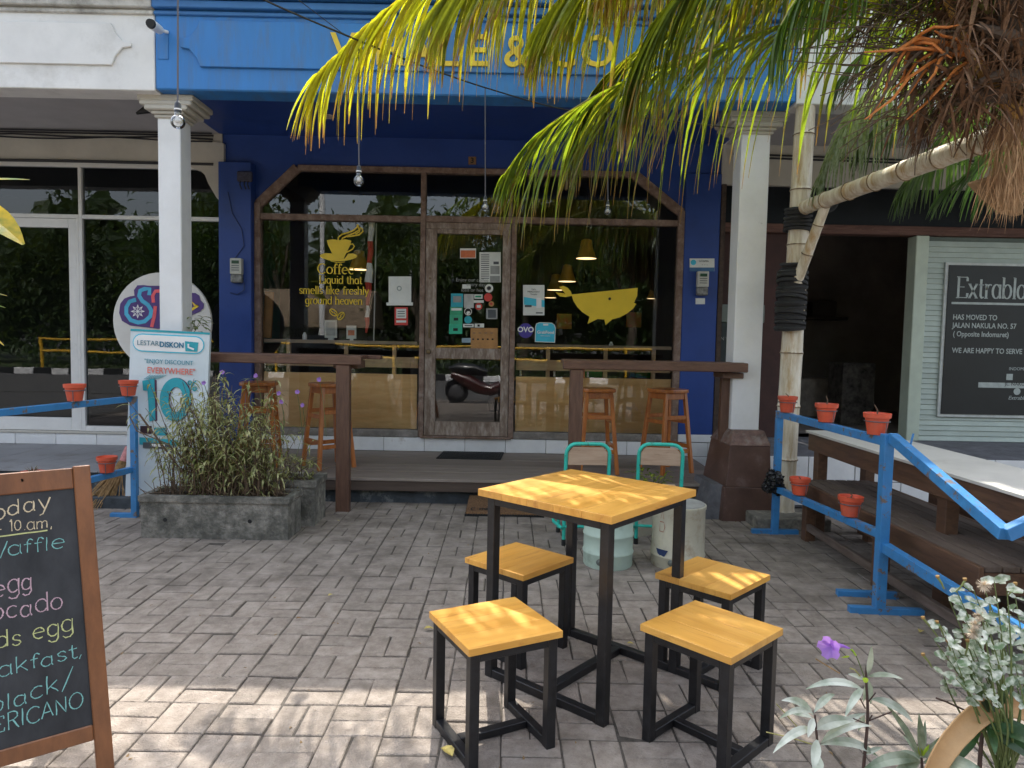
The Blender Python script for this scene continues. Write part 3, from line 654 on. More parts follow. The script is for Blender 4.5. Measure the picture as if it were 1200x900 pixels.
poly_px('tail', px75([(526, 200), (470, 211), (420, 205), (380, 168), (450, 178), (470, 182), (412, 122), (450, 112), (490, 130), (515, 160), (526, 187)]), GY, yel, parent=wh)
disc_px('eye', 600+858/7.5, 320+226/7.5, 1.6, GY, black, parent=wh, off=-.007)
disc_px('sticker', 616, 387.5, 8.6, GY, ovop, 'round violet payment sticker reading OVO on the right window', 'sticker')
text('print', 'OVO', .075, at(616, 386.5, GY)+Vector((0, -.008, 0)), whitem, bpy.data.objects['sticker'], bold=.002)
o = thing('delivery_tag', 'cyan shop tag reading GrabFood stuck low on the right window', 'sticker', at(639, 389, GY))
poly_px('card', px75([(205, 470), (212, 445), (240, 432), (350, 436), (375, 455), (384, 480), (378, 612), (200, 606)]), GY, paperw, parent=o)
poly_px('face', px75([(211, 472), (218, 449), (243, 438), (347, 442), (369, 458), (378, 482), (372, 606), (207, 600)]), GY, cyanp, parent=o, off=-.006)
rect_px('slot', 636.5, 379.5, 642.5, 381.5, GY, whitem, parent=o, off=-.008)
text('print', 'GrabFood', .042, at(639.2, 389.5, GY)+Vector((0, -.009, 0)), whitem, o, bold=.001)
text('print', 'terima pesanan', .016, at(639, 393.5, GY)+Vector((0, -.009, 0)), whitem, o)
o = thing('notice', 'pale paper notice with a blue band at the left of the right window', 'poster', at(625, 352, GY))
rect_px('sheet', 613, 334, 638, 369.5, GY, paperw, parent=o); poly_px('blue_band', [(614, 348), (638, 352), (638, 360), (614, 357)], GY, cyanp, parent=o, off=-.006)
rect_px('picture', 628.5, 349, 634.5, 361, GY, whitem, parent=o, off=-.008); rect_px('picture', 615, 357.5, 623, 360, GY, inkp, parent=o, off=-.008)
for i, (s, sz) in enumerate((('Halo,', .022), ('MERCHANT', .024), ('Tersedia', .02))): text('print', s, sz, at(625.5, 339+i*3, GY)+Vector((0, -.006, 0)), inkp, o)
rect_px('print', 628, 366, 636, 367.4, GY, inkp, parent=o, off=-.006)
o = thing('paper_stand', 'blank white sheet with printed emblem on the left window', 'poster', at(468, 340, GY))
rect_px('sheet', 455.5, 324, 482, 356, GY, paperw, parent=o); rect_px('ledge', 453, 354.5, 484, 358, GY, paperw, parent=o, off=-.012, th=.01)
disc_px('emblem', 468, 338, 3, GY, mat('pale_ink', (.3, .35, .33), .7), parent=o, off=-.006); disc_px('emblem', 468, 338, 1.6, GY, paperw, parent=o, off=-.008)
o = thing('red_notice', 'small red bordered notice below the white sheet', 'sticker', at(470, 370, GY))
rect_px('sheet', 462.5, 360, 478, 381, GY, redm, parent=o); rect_px('panel', 464.5, 362, 476, 373, GY, paperw, parent=o, off=-.006)
for yy in (364.5, 367, 370): rect_px('print', 466, yy, 474.5, yy+.9, GY, inkp, parent=o, off=-.008)
rect_px('print', 464.5, 375.5, 476, 378, GY, paperw, parent=o, off=-.006)
# door stickers
def dpx(x, y): return (500+x/5.62, 260+y/5.62)
def dsticker(kind, pts, m, label, inner=(), txt=(), cat='sticker'):
    (x0, y0), (x1, y1) = dpx(*pts[0]), dpx(*pts[1])
    t = thing('door_sticker', label, cat, at((x0+x1)/2, (y0+y1)/2, GY), group='stickers on the cafe door')
    if kind == 'r': rect_px('sheet', x0, y0, x1, y1, GY, m, parent=t)
    else: disc_px('sheet', (x0+x1)/2, (y0+y1)/2, abs(x1-x0)/2, GY, m, parent=t)
    for a, b, c_, d, im in inner:
        (xa_, ya_), (xb_, yb_) = dpx(a, b), dpx(c_, d)
        if kind == 'd' and abs((c_-a)-(d-b)) < 1: disc_px('print', (xa_+xb_)/2, (ya_+yb_)/2, abs(xb_-xa_)/2, GY, im, parent=t, off=-.006)
        else: rect_px('print', xa_, ya_, xb_, yb_, GY, im, parent=t, off=-.006)
    for s, x, y, sz, im in txt: text('print', s, sz, at(*dpx(x, y), GY)+Vector((0, -.008, 0)), im, t)
dsticker('r', ((220, 175), (325, 240)), paperw, 'orange and white sign at the top of the cafe door', [(224, 188, 321, 236, orangep)])
dsticker('r', ((348, 200), (488, 398)), paperw, 'tall white printed sheet at the upper right of the door glass', [(440, 262, 475, 280, inkp), (420, 290, 480, 345, mat('grey_print', (.3, .31, .3), .7)), (417, 356, 482, 396, MATS['grey_print'])]+[(358, 215+k*14, 412, 220+k*14, inkp) for k in range(12)])
dsticker('r', ((160, 472), (240, 560)), tealp, 'teal sticker at the top of the green column on the door', [(175, 490, 228, 530, MATS['grey_print'])])
dsticker('r', ((154, 560), (238, 612)), greenp, 'bright green sticker with white lettering on the door', [(162, 568, 230, 584, paperw)])
dsticker('r', ((152, 612), (236, 673)), mat('mid_green', (.04, .36, .2), .6), 'mid green sticker with dark emblem on the door', [(178, 632, 208, 650, black)])
dsticker('r', ((148, 673), (234, 738)), mat('sea_green', (.03, .42, .25), .6), 'sea green sticker at the foot of the green column', [(175, 700, 205, 718, black)])
dsticker('r', ((246, 476), (310, 567)), mat('light_grey_sheet', (.45, .46, .44), .7), 'grey card sticker in the middle of the door glass')
dsticker('r', ((314, 478), (368, 506)), paperw, 'small white oblong sticker under the printed sheet', [(320, 486, 360, 498, greenp)])
dsticker('r', ((310, 516), (376, 533)), paperw, 'narrow white strip sticker above the round red logo')
dsticker('d', ((320, 534), (366, 580)), redm, 'round red logo sticker with white mark on the door', [(330, 548, 356, 566, paperw)])
dsticker('d', ((383, 410), (438, 466)), paperw, 'round white sticker with dark ring below the printed sheet', [(397, 424, 424, 451, inkp), (401, 428, 420, 447, paperw)])
dsticker('d', ((378, 470), (432, 524)), redm, 'round crimson sticker at the right of the door glass')
dsticker('d', ((408, 522), (444, 558)), kraft, 'small round tan sticker near the right door edge', [(418, 532, 434, 548, redm)])
dsticker('d', ((248, 566), (298, 616)), paperw, 'round black and white logo sticker on the door', [(252, 570, 294, 612, black), (262, 588, 288, 614, paperw)])
dsticker('d', ((248, 620), (298, 670)), tealp, 'round teal sticker in the lower middle of the door')
dsticker('r', ((392, 570), (466, 640)), mat('grey_silver', (.3, .3, .3), .5), 'grey square sticker with a dark disc at the right of the door', [(404, 578, 456, 632, inkp)])
dsticker('r', ((240, 672), (310, 694)), paperw, 'torn white strip above the brown card', [(250, 680, 300, 687, inkp)])
dsticker('r', ((316, 670), (378, 696)), paperw, 'white sticker with a black emblem above the brown card', [(335, 676, 350, 690, black)])
dsticker('r', ((290, 700), (468, 836)), kraft, 'brown kraft card with rows of dark marks low on the door', [(300+k*32, 768, 312+k*32, 778, black) for k in range(5)]+[(305+k*38, 730, 322+k*38, 734, inkp) for k in range(4)])
dsticker('r', ((232, 765), (290, 795)), mat('blue_grey', (.25, .35, .42), .6), 'small blue fish shaped sticker left of the brown card')
dsticker('r', ((235, 412), (290, 440)), paperw, 'white lettering patch in the centre of the door', txt=())
for s, y in (('Enjoy our coffee', 384), ('every day', 414), ('iced or hot', 450)):
    o = text('door_lettering', s, .05, at(*dpx(300 if y != 414 else 325, y), GY)+Vector((0, -.005, 0)), MATS['grey_print'], None); tag(o, {384: 'topmost line of small grey lettering on the door', 414: 'middle line of small grey lettering on the door', 450: 'lowest line of small grey lettering on the door'}[y], 'lettering', 'lettering on the cafe door')
# things inside the window
o = thing('house_number', 'small brown plaque with number 3 above the cafe window', 'sign', at(553, 188, FY-.02))
rect_px('plate', 549, 184, 558, 193, FY-.002, mat('bronze', (.22, .12, .05), .5), parent=o, off=-.012, th=.012); text('digit', '3', .075, at(553.5, 188.7, FY-.002)+Vector((0, -.015, 0)), black, o, bold=.002)
# rolled flag (red / white) hanging on a pole just behind the glass
fl = thing('rolled_flag', 'rolled red and white flag on a pole behind the left window', 'flag', at(432, 330, FY+.12))
for (y0_, y1_, w0, w1, mm) in ((258, 283, 4, 3.2, whitem), (283, 310, 3.4, 3, redm), (308, 331, 3, 5.2, whitem), (331, 358, 4.2, 2, redm), (357, 372, 1.6, 2.6, whitem), (372, 390, 3, 1.2, redm)):
    a = at(435-(y0_-258)*.045, y0_, FY+.12); b = at(435-(y1_-258)*.045, y1_, FY+.12); k = FY/F
    MB().tube([a, a*.6+b*.4+Vector((.01, 0, 0)), b], [w0*k, (w0+w1)/2*k*1.1, w1*k], 7).build('cloth', mm, fl, smooth=True)
MB().tube([at(441, 262, FY+.16), at(438, 400, FY+.16)], .008, 6).build('pole', mat('flag_pole', (.5, .5, .5), .4), fl)
for s, (x0, y0_, x1, y1_), lab, inn in (('f', (380.5, 375, 395, 396), 'white framed menu card on the left window shelf', paperw), ('f', (406, 381.5, 417.5, 397), 'small picture card with orange photo on the left shelf', orangep)):
    o = thing('card_stand', lab, 'card', at((x0+x1)/2, y1_, FY+.15)); rect_px('board', x0, y0_, x1, y1_, FY+.15, paperw, parent=o, th=.01)
    rect_px('face', x0+2, y0_+2.5 if inn == paperw else 387, x1-2, y1_-3 if inn == paperw else 393, FY+.15, MATS['light_grey_sheet'] if inn == paperw else inn, parent=o, off=-.008)
    rect_px('foot', x0+4, y1_, x1-4, y1_+3, FY+.15, paperw, parent=o, th=.03)
for x, y, lab, Y_ in ((357, 396, 'small white salt pot on the left window shelf', FY+.15), (716, 407, 'small white pot on the right window shelf', FY+.15)):
    c = at(x, y, Y_); tag(MB().lathe([(.02, 0), (.024, .01), (.024, .05), (.015, .062), (.013, .075), (.001, .08)], c-Vector((0, 0, .02)), 14).build('salt_pot', whitem, smooth=True), lab, 'pot')
tag(MB().bar(at(313, 396, FY+.2), at(316, 342, FY+.2), .085, .04).build('cardboard_roll', kraft, bevel=.004), 'tan cardboard tube leaning at the left end of the window', 'tube')
# hanging lamps inside
for x, y, r, Yl, lab in ((687, 303, 12, FY+1.0, 'nearest and largest yellow pendant lamp inside the cafe'), (664.5, 330, 10.5, FY+1.6, 'middle yellow pendant lamp inside the cafe'), (651, 340, 10, FY+2.1, 'third yellow pendant lamp behind the whale tail'), (645, 349, 7, FY+2.8, 'farthest small pendant lamp in the row of four'), (763, 350, 5, FY+3.0, 'tiny lone pendant lamp near the right window edge'), (421, 316, 12, FY+1.0, 'yellow pendant lamp behind the coffee cup decal')):
    c = at(x, y, Yl); R = r*Yl/F; t = thing('pendant_lamp', lab, 'lamp', c, group='pendant lamps hanging in the cafe')
    MB().lathe([(R, 0), (R*.86, R*.35), (R*.62, R*1.1), (R*.5, R*1.75), (R*.3, R*1.85)], c, 20, cap=False).build('shade', lampy, t, smooth=True)
    MB().lathe([(R*.98, .001), (.001, .002)], c, 20, cap=False).build('lit_disc', mat('lamp_glow', (.8, .6, .3), .5, emis=((1, .7, .35), .7)), t)
    MB().tube([c+Vector((0, 0, R*1.8)), (c.x, c.y, 3.3)], .004, 5).build('cord', black, t)
# furniture and colour seen dimly inside
def inside(name, lab, cat, m, mt): return tag(m.build(name, mt, bevel=.004), lab, cat)
inside('wall_poster', 'dim blue poster on the cafe back wall at right', 'poster', MB().bb(2.04, 2.07, FY+.9, FY+1.6, 1.9, 2.6), mat('blue_poster', (.03, .12, .3), .6))
inside('teal_board', 'dim teal board on the left inner wall of the cafe', 'board', MB().bb(-2.88, -2.84, FY+.5, FY+1.5, 1.3, 2.6), mat('teal_board_paint', (.02, .12, .12), .7, dirt=(.2, .1, .05), dscale=4))
inside('inner_counter', 'dark service counter deep inside the cafe', 'counter', MB().bb(-.3, 1.9, FY+3.2, FY+3.8, .33, 1.3), dark)
for x, z, lab, c in ((.62, 1.56, 'green and red picture hanging left in the cafe', (.2, .35, .05)), (1.55, 1.6, 'green and orange picture hanging right in the cafe', (.3, .3, .04))):
    inside('picture', lab, 'picture', MB().bb(x, x+.2, FY+2.2, FY+2.22, z, z+.2), mat('picture_%d' % int(x*10), c, .6, col2=(.5, .12, .03), scale=9))
inside('green_crate', 'green crate seen under the right window shelf', 'crate', MB().bb(.82, 1.02, FY+.5, FY+.8, 1.0, 1.09), mat('green_plastic', (.02, .3, .04), .5))
inside('green_cloth', 'long green bundle seen under the right window shelf', 'bundle', MB().bb(1.38, 1.58, FY+.5, FY+.8, 1.01, 1.085), MATS['green_plastic'])
for k, (x, lab) in enumerate(((.118, 'left'), (.47, 'middle'), (.82, 'right'))):
    t = (MB().lathe([(.001, 0), (.011, 0), (.011, .02), (.006, .026), (.011, .032), (.011, .055), (.001, .056)], (x, FY+.12, 1.022), 10).build('white_knob', whitem, cafe, smooth=True))

# ------------------------------------------------------------------ meters and plates on the piers
def meter(x, y, lab, Y_):
    c = at(x, y, Y_); t = thing('electric_meter', lab, 'electric meter', c)
    MB().box(c+Vector((0, -.035, .045)), (.115, .07, .16)).build('case', mat('meter_case', (.5, .5, .45), .5, .1, 8), t, bevel=.012, seg=2)
    MB().box(c+Vector((0, -.073, .085)), (.07, .01, .03)).build('display', mat('meter_display', (.02, .08, .04), .3), t)
    MB().box(c+Vector((0, -.03, -.075)), (.11, .06, .08)).build('terminal_cover', mat('meter_base', (.2, .2, .19), .5, .4, 30), t, bevel=.008)
    for k in range(3): MB().box(c+Vector((0, -.0725, .05-k*.022)), (.075, .006, .006)).build('print', inkp, t)
    return t
t = meter(279, 318, 'grey electric meter with a wire on the left blue pier', FY-.12)
MB().tube([at(270, 343, FY-.13), at(278, 345, FY-.14), at(286, 340, FY-.15), at(286, 330, FY-.14)], .006, 6).build('wire', mat('dark_blue_wire', (.02, .04, .14), .5), t)
MB().tube([at(267, 225, FY-.13), at(272, 250, FY-.13), at(283, 268, FY-.13), at(286, 288, FY-.13), at(275, 303, FY-.13)], .005, 6).build('wire', MATS['dark_blue_wire'], t)
meter(822, 333, 'grey electric meter on the right blue pier under a plate', FY-.04)
o = thing('utility_plate', 'white and blue utility plate on the right blue pier', 'sign', at(822, 310, FY-.04))
rect_px('plate', 808, 303, 837, 318, FY-.04, paperw, parent=o, th=-.004); rect_px('band', 808, 313.5, 837, 318, FY-.046, mat('plate_blue', (.05, .15, .3), .6), parent=o)
disc_px('emblem', 812.5, 307.5, 3.2, FY-.046, cyanp, parent=o)
text('print', 'UTAMA', .028, at(825, 306, FY-.052), inkp, o); text('print', '- - -', .04, at(826, 310, FY-.052), inkp, o)
rect_px('small_sticker', 815, 349.5, 826, 356.5, FY-.04, paperw, 'small white sticker below the right meter', 'sticker')
o = thing('junction_box', 'rusty bracket box with loose wires high on the left pier', 'junction box', at(285, 212, FY-.12))
MB().box(at(287, 207, FY-.14), (.15, .04, .1)).build('box', mat('rusty_blue', (.05, .05, .08), .8, .3, 30), o, bevel=.01)
for dx in (-3, 2, 6): MB().tube([at(285+dx, 211, FY-.15), at(284+dx, 216, FY-.16), at(286+dx, 222, FY-.15)], .006, 5).build('wire', black, o)

# ------------------------------------------------------------------ left white shop
ls = thing('white_shop_building', 'white plastered shop front with dark glass at the far left', 'building', (-5, 7.4, 0))
lf = MB().bb(-9, FX0-.004, BY, BY+.22, 3.19, 4.13).build('fascia', white_p, ls, bevel=.006)
m = MB()
for z0_, z1_, d in ((3.735, 3.765, .02), (3.775, 3.83, .05), (3.84, 3.95, .09), (3.96, 4.15, .12)): m.bb(-9, FX0-.005, BY-d, BY+.01, z0_, z1_)
m.build('cornice', mat('weathered_cornice', (.55, .54, .51), .8, .08, 4, dirt=(.2, .19, .17), dscale=3, dlo=.45, dhi=.65, bump=.3), lf, bevel=.006)
notch(-8, -2.842, 3.365, 3.665, BY, .018).build('moulding', white_p, lf, bevel=.004, norm=True)
MB().bb(-9, -2.951, BY+.221, FY+.3, 3.4, 3.46).build('ceiling', ceil_m, ls)
MB().bb(-9, -2.926, FY-.02, FY+.14, 3.09, 3.4).build('beam', cream, ls)
# carved corbel next to the blue pier
cb = [at(x, y, FY-.05) for x, y in ((225, 163), (262, 168), (262, 240), (254, 232), (248, 222), (244, 215), (240, 205), (235, 200), (230, 199), (222, 195))]
MB().prism(cb, (0, .12, 0)).build('corbel', cream, ls, norm=True)
ba = MB().bb(-9, -2.926, FY-.03, FY+.14, 0, .36).build('plinth', grout, ls)
for k in range(0, 15):
    b = at(115+47.6*3, 520, FY).x-.4165*k; a = b-.412; b = min(b, -2.63)
    if b > a: MB().bb(a, b, FY-.041, FY-.028, .2385, .352).build('tile', tile_w, ba, bevel=.003)
MB().bb(-9, -2.926, FY-.06, FY, .353, .375).build('sill', cream, ls, bevel=.004)
wf = MB().bb(-9, -2.926, FY-.02, FY+.04, 3.045, 3.088).build('window_frame', alum, ls, bevel=.003)
for x0, x1, z0_, z1_ in ((-4.378, -4.343, .376, 3.044), (-4.342, -2.927, 2.533, 2.573), (-4.342, -2.927, .376, .43), (-2.955, -2.927, .431, 2.532), (-9, -4.379, 2.533, 2.573), (-4.379, -4.405, .376, 2.532)):
    MB().bb(x0, x1, FY-.02, FY+.04, z0_, z1_).build('frame_bar', alum, wf, bevel=.003)
ldr = MB().bb(-4.485, -4.407, FY-.015, FY+.03, .378, 2.53).build('door', alum, ls, bevel=.003)
MB().bb(-5.6, -4.486, FY-.014, FY+.03, 2.44, 2.53).build('door_rail', alum, ldr, bevel=.003); MB().bb(-5.6, -4.486, FY-.014, FY+.03, .378, .51).build('door_rail', alum, ldr, bevel=.003)
MB().bb(-5.68, -5.601, FY-.015, FY+.03, .378, 2.53).build('door_stile', alum, ldr, bevel=.003)
for x0, x1, z0_, z1_ in ((-4.342, -2.93, .431, 2.532), (-4.342, -2.93, 2.574, 3.044), (-9, -4.379, 2.574, 3.044), (-9, -5.7, .38, 2.532), (-5.6, -4.486, .511, 2.439)):
    MB().add([(x0, FY+.01, z0_), (x1, FY+.01, z0_), (x1, FY+.01, z1_), (x0, FY+.01, z1_)], [(0, 1, 2, 3)]).build('pane', glassd, wf)
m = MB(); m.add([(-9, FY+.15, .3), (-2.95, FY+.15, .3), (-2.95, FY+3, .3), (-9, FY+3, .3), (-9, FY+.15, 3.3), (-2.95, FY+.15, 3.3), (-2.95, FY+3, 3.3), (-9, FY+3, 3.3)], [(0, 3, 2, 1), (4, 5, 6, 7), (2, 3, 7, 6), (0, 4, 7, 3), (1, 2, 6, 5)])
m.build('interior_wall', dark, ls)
# cables along the beam
for k, (dz, sag) in enumerate(((0, .0), (-.02, .02), (-.035, .03), (.012, 0))):
    pts = [(x, FY-.05-.012*k, 3.37+dz-sag*abs(math.sin(x*2.1+k))) for x in [-9+.25*i for i in range(25)]]
    tag(MB().tube([p for p in pts if p[0] < -2.95], .008, 5).build('wall_cable', mat('cable_black', (.02, .02, .025), .6), smooth=True), ['uppermost black cable along the white shop beam', 'second cable sagging along the white shop beam', 'lowest sagging cable along the white shop beam', 'cable pressed into the ceiling corner of the white shop'][k] if k != 3 else 'cable tucked highest in the ceiling corner of the white shop', 'cable', 'cables along the white shop beam')
tag(MB().tube([(-9, FY-.06, 3.10), (-6, FY-.05, 3.085), (-4.4, FY-.05, 3.095), (-3, FY-.05, 3.09)], .014, 6).build('wall_cable', MATS['cable_black']), 'thick cable running above the white shop windows', 'cable', 'cables along the white shop beam')
# left column with moulded capital
cl = MB().bb(-2.735, -2.56, 5.5, 5.68, .2, 3.06).build('column', white_col, ls, bevel=.006)
m = MB()
for z0_, z1_, e in ((3.035, 3.06, .018), (3.06, 3.085, .035), (3.085, 3.12, .075), (3.12, 3.155, .11), (3.155, 3.20, .125)): m.bb(-2.735-e, -2.56+e, 5.5-min(e, .06), 5.68+e, z0_, z1_)
m.build('capital', cream, cl, bevel=.008)
tag(MB().tube([at(160, 133, 5.9), at(170, 129, 5.9), at(180, 128, 5.9)], [.01, .03, .03], 8).build('dark_bracket', black), 'small dark bracket beside the left capital', 'bracket')
# camera
cc = thing('security_camera', 'small white security camera on the fascia corner', 'security camera', at(182, 32, 5.3))
a = at(187, 35, 5.28); b = at(177, 28, 5.12)
MB().tube([a, b], [.03, .036], 14).build('body', whitem, cc, smooth=True); MB().tube([b, b+(b-a).normalized()*.02], [.034, .03], 14).build('lens', black, cc)
MB().tube([a, a+Vector((.03, .06, .01))], .012, 8).build('mount', whitem, cc)

# ------------------------------------------------------------------ right column and shop
rs = thing('right_shop_building', 'grey white shop with brown lintel and open dark doorway at right', 'building', (5, 7.4, 0))
cr_ = MB().bb(1.787, 2.012, 5.6, 5.8, .70, 3.2).build('column', white_col, rs, bevel=.006)
m = MB()
for z0_, z1_, e in ((3.035, 3.06, .018), (3.06, 3.085, .035), (3.085, 3.12, .075), (3.12, 3.155, .11), (3.155, 3.20, .125)): m.bb(1.787-e, 2.012+e, 5.6-min(e, .06), 5.8+e, z0_, z1_)
m.build('capital', cream, cr_, bevel=.008)
def frus(m, b, t, z0_, z1_):
    vs = [(b[0], b[2], z0_), (b[1], b[2], z0_), (b[1]-b[4], b[3], z0_), (b[0]-b[4], b[3], z0_), (t[0], t[2], z1_), (t[1], t[2], z1_), (t[1]-t[4], t[3], z1_), (t[0]-t[4], t[3], z1_)]
    return m.add(vs, [(0, 3, 2, 1), (4, 5, 6, 7), (0, 1, 5, 4), (1, 2, 6, 5), (2, 3, 7, 6), (3, 0, 4, 7)])
pd = frus(MB(), (1.685, 2.09, 5.41, 5.9, .06), (1.70, 2.075, 5.415, 5.9, .05), -.01, .275).build('pedestal', brownt, rs, bevel=.004)
frus(MB(), (1.712, 2.065, 5.425, 5.9, .05), (1.735, 2.05, 5.435, 5.89, .02), .276, .60).build('pedestal_body', brownt, pd, bevel=.004)
frus(MB(), (1.735, 2.055, 5.43, 5.89, .03), (1.78, 2.03, 5.52, 5.86, 0), .601, .71).build('pedestal_cap', mat('chipped_cap', (.15, .09, .075), .75, .25, 14, bump=.6, dirt=(.26, .23, .21), dscale=9), pd, bevel=.004)
frus(MB(), (1.55, 1.68, 5.47, 5.92, .02), (1.62, 1.70, 5.47, 5.92, .02), -.012, .28).build('cement_skirt', greyc, pd)
rf = MB().bb(FX1+.004, 9, BY, BY+.22, 3.19, 4.13).build('fascia', white_p, rs, bevel=.006)
MB().bb(2.13, 9, BY+.221, FY+.3, 3.4, 3.46).build('ceiling', ceil_m, rs)
MB().bb(2.102, 9, FY-.02, FY+.14, 3.0, 3.4).build('beam', cream, rs)
for k in range(2): tag(MB().tube([(2.2, FY-.05-.03*k, 3.3-k*.04), (4, FY-.05, 3.27-k*.03), (7, FY-.05, 3.29-k*.04)], .009, 5).build('wall_cable', MATS['cable_black']), ['upper black cable along the right shop beam', 'lower black cable along the right shop beam'][k], 'cable', 'cables along the right shop beam')
lw = mat('old_red_brown_lintel', (.09, .04, .03), .8, scale=5, col2=(.17, .09, .07), stretch=(1, 6, 9), bump=.4, dirt=(.25, .17, .13), dscale=8, dlo=.6, dhi=.7)
MB().bb(2.14, 9, FY-.04, FY+.1, 2.53, 2.62).build('lintel', lw, rs, bevel=.005)
MB().bb(2.14, 9, FY+.03, FY+.06, 2.621, 2.999).build('clerestory', mat('dark_clerestory', (.010, .012, .016), .35, .2, 3, spec=.15), rs)
MB().bb(2.102, 2.15, FY-.05, FY+.14, .45, 2.999).build('frame_post', mat('dark_post', (.06, .04, .03), .8, .3, 20), rs, bevel=.004)
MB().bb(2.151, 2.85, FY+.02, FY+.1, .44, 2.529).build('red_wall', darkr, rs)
gp = MB().bb(2.16, 2.6, FY-.0, FY+.05, 1.62, 1.80).build('grey_shelf', mat('greygreen_panel', (.16, .19, .17), .6, .1), rs, bevel=.004)
cbd = tag(MB().bb(2.155, 2.50, FY-.02, FY+.03, .6, 1.615).build('menu_board', mat('dark_menu_board', (.012, .022, .024), .5, .2, 5), None, bevel=.004), 'black chalk menu board partly hidden behind the right column', 'board')
text('print', 'AN WAR', .05, at(852, 397, FY-.024), mat('chalk_grey', (.3, .31, .3), .8), cbd)
m = MB(); random.seed(5)
for (x, y, s) in ((841, 464, 'loga'), (843, 478, 'ac')):
    write(m, s, plane_map(at(x, y, FY-.026), (1, 0, 0), (0, 0, 1), .035), .14, .14, wob=.1)
m.build('scribble', MATS['chalk_grey'], cbd)
dxa, dxb = 2.86, at(1064, 400, FY).x
m = MB(); m.add([(dxa, FY+.1, .44), (9, FY+.1, .44), (9, FY+3.4, .44), (dxa, FY+3.4, .44), (dxa, FY+.1, 3.3), (9, FY+.1, 3.3), (9, FY+3.4, 3.3), (dxa, FY+3.4, 3.3)], [(0, 3, 2, 1), (4, 5, 6, 7), (2, 3, 7, 6), (0, 4, 7, 3), (1, 2, 6, 5)])
m.build('interior_wall', mat('brown_dim_wall', (.32, .28, .25), .8, .2, 1.2), rs)
for nm, lab, cat, m, mt in (('wall_shelf', 'dim shelf with boxes deep in the right doorway', 'shelf', MB().bb(4.0, 4.9, FY+3.0, FY+3.3, 1.78, 1.83).bb(4.4, 4.75, FY+3.05, FY+3.25, 1.83, 2.05), mat('dim_shelf', (.08, .06, .05), .7)),
    ('low_counter', 'dim pale counter inside the right doorway', 'counter', MB().bb(3.2, 4.6, FY+2.3, FY+2.9, .44, .95), mat('dim_counter', (.4, .36, .32), .7, .2)),
    ('wall_sheet', 'pale grey sheet covering the back wall of the right doorway', 'sheet', MB().bb(3.4, 4.4, FY+3.36, FY+3.39, .95, 1.75), mat('dim_sheet', (.55, .54, .56), .8, .2)),
    ('rack_unit', 'dark rack of small tins beside the louvred panel', 'rack', MB().bb(4.1, 4.5, FY+1.4, FY+1.8, .44, 1.2), mat('dim_rack', (.12, .11, .1), .6, .5, 12))):
    tag(m.build(nm, mt, bevel=.006), lab, cat)
# louvred wall with the black sign
lo = MB().bb(dxb, dxb+.13, FY-.06, FY+.1, .44, 2.525).build('louvre_frame', mat('sage_frame', (.5, .57, .47), .6, .06, 5), rs, bevel=.006)
MB().bb(dxb+.13, 9, FY+.0, FY+.08, .44, 2.525).build('louvre_backing', mat('sage_backing', (.12, .15, .13), .7), lo)
sl0 = None; n = 0; z = .47
while z < 2.5:
    if sl0 is None: sl0 = MB().box((0, 0, 0), (4.7, .014, .058), (math.radians(-16), 0, 0)).build('slat', louv, lo, bevel=.002); sb = sl0
    else: sb = sl0.copy(); C.objects.link(sb)
    sb.location = (dxb+.135+2.35, FY-.018, z); z += .0535
sx0 = at(1103, 400, FY-.05).x; zt = at(1150, 310, FY-.05).z; zb = at(1150, 487, FY-.05).z
sg = thing('moved_sign', 'black sign with white Extrabla lettering on the louvred wall', 'sign', (6, FY-.06, 1.6))
MB().bb(sx0, 7.2, FY-.055, FY-.035, zb-.02, zt+.015).build('border', mat('sign_border', (.55, .58, .56), .6), sg, bevel=.003)
MB().bb(sx0+.03, 7.17, FY-.066, FY-.05, zb+.012, zt-.012).build('board', mat('sign_black', (.012, .014, .014), .45, .2, 2), sg)
lm = mat('sign_letters', (.42, .47, .45), .6, .1, 20)
SY = FY-.0675
def spx(x, y): return at(1080+x/4.283, 290+y/4.283, SY)
m = MB(); a = spx(172, 252); xh = abs(spx(0, 252).z-spx(0, 182).z)
write(m, 'Extrablatt', plane_map(a, (1, 0, 0), (0, 0, 1), xh), .05, .17, True, sx=.77)
m.build('lettering', lm, sg)
MB().bb(spx(166, 0).x, 7.0, SY-.001, SY+.001, spx(0, 281).z, spx(0, 270).z).build('rule', lm, sg)
for s, x, y, sz in (('HAS MOVED TO', 157, 350, 27), ('JALAN NAKULA NO. 57', 155, 391, 27), ('( Opposite Indomaret)', 157, 434, 27), ('WE ARE HAPPY TO SERVE YOU', 153, 517, 27)):
    text('lettering', s, sz/4.283*SY/F*1.35, spx(x, y), lm, sg, align='LEFT', sx=.84, bold=.0012)
text('lettering', 'INDOMARET', .045, spx(438, 609), lm, sg, align='LEFT'); MB().bb(spx(466, 0).x, spx(498, 0).x, SY-.001, SY+.001, spx(0, 657).z, spx(0, 626).z).build('map_square', lm, sg)
MB().bb(spx(326, 0).x, 6.6, SY-.001, SY+.001, spx(0, 697).z, spx(0, 671).z).build('map_road', lm, sg); text('lettering', 'JL. NAKULA', .05, spx(418, 685)+Vector((0, -.002, 0)), black, sg, align='LEFT')
MB().lathe([(.001, -.001), (.035, -.001), (.035, .001)], spx(479, 723), 18, axis='y').build('map_dot', lm, sg)
text('lettering', 'Extrablatt', .055, spx(434, 755), lm, sg, align='LEFT', shear=.3)
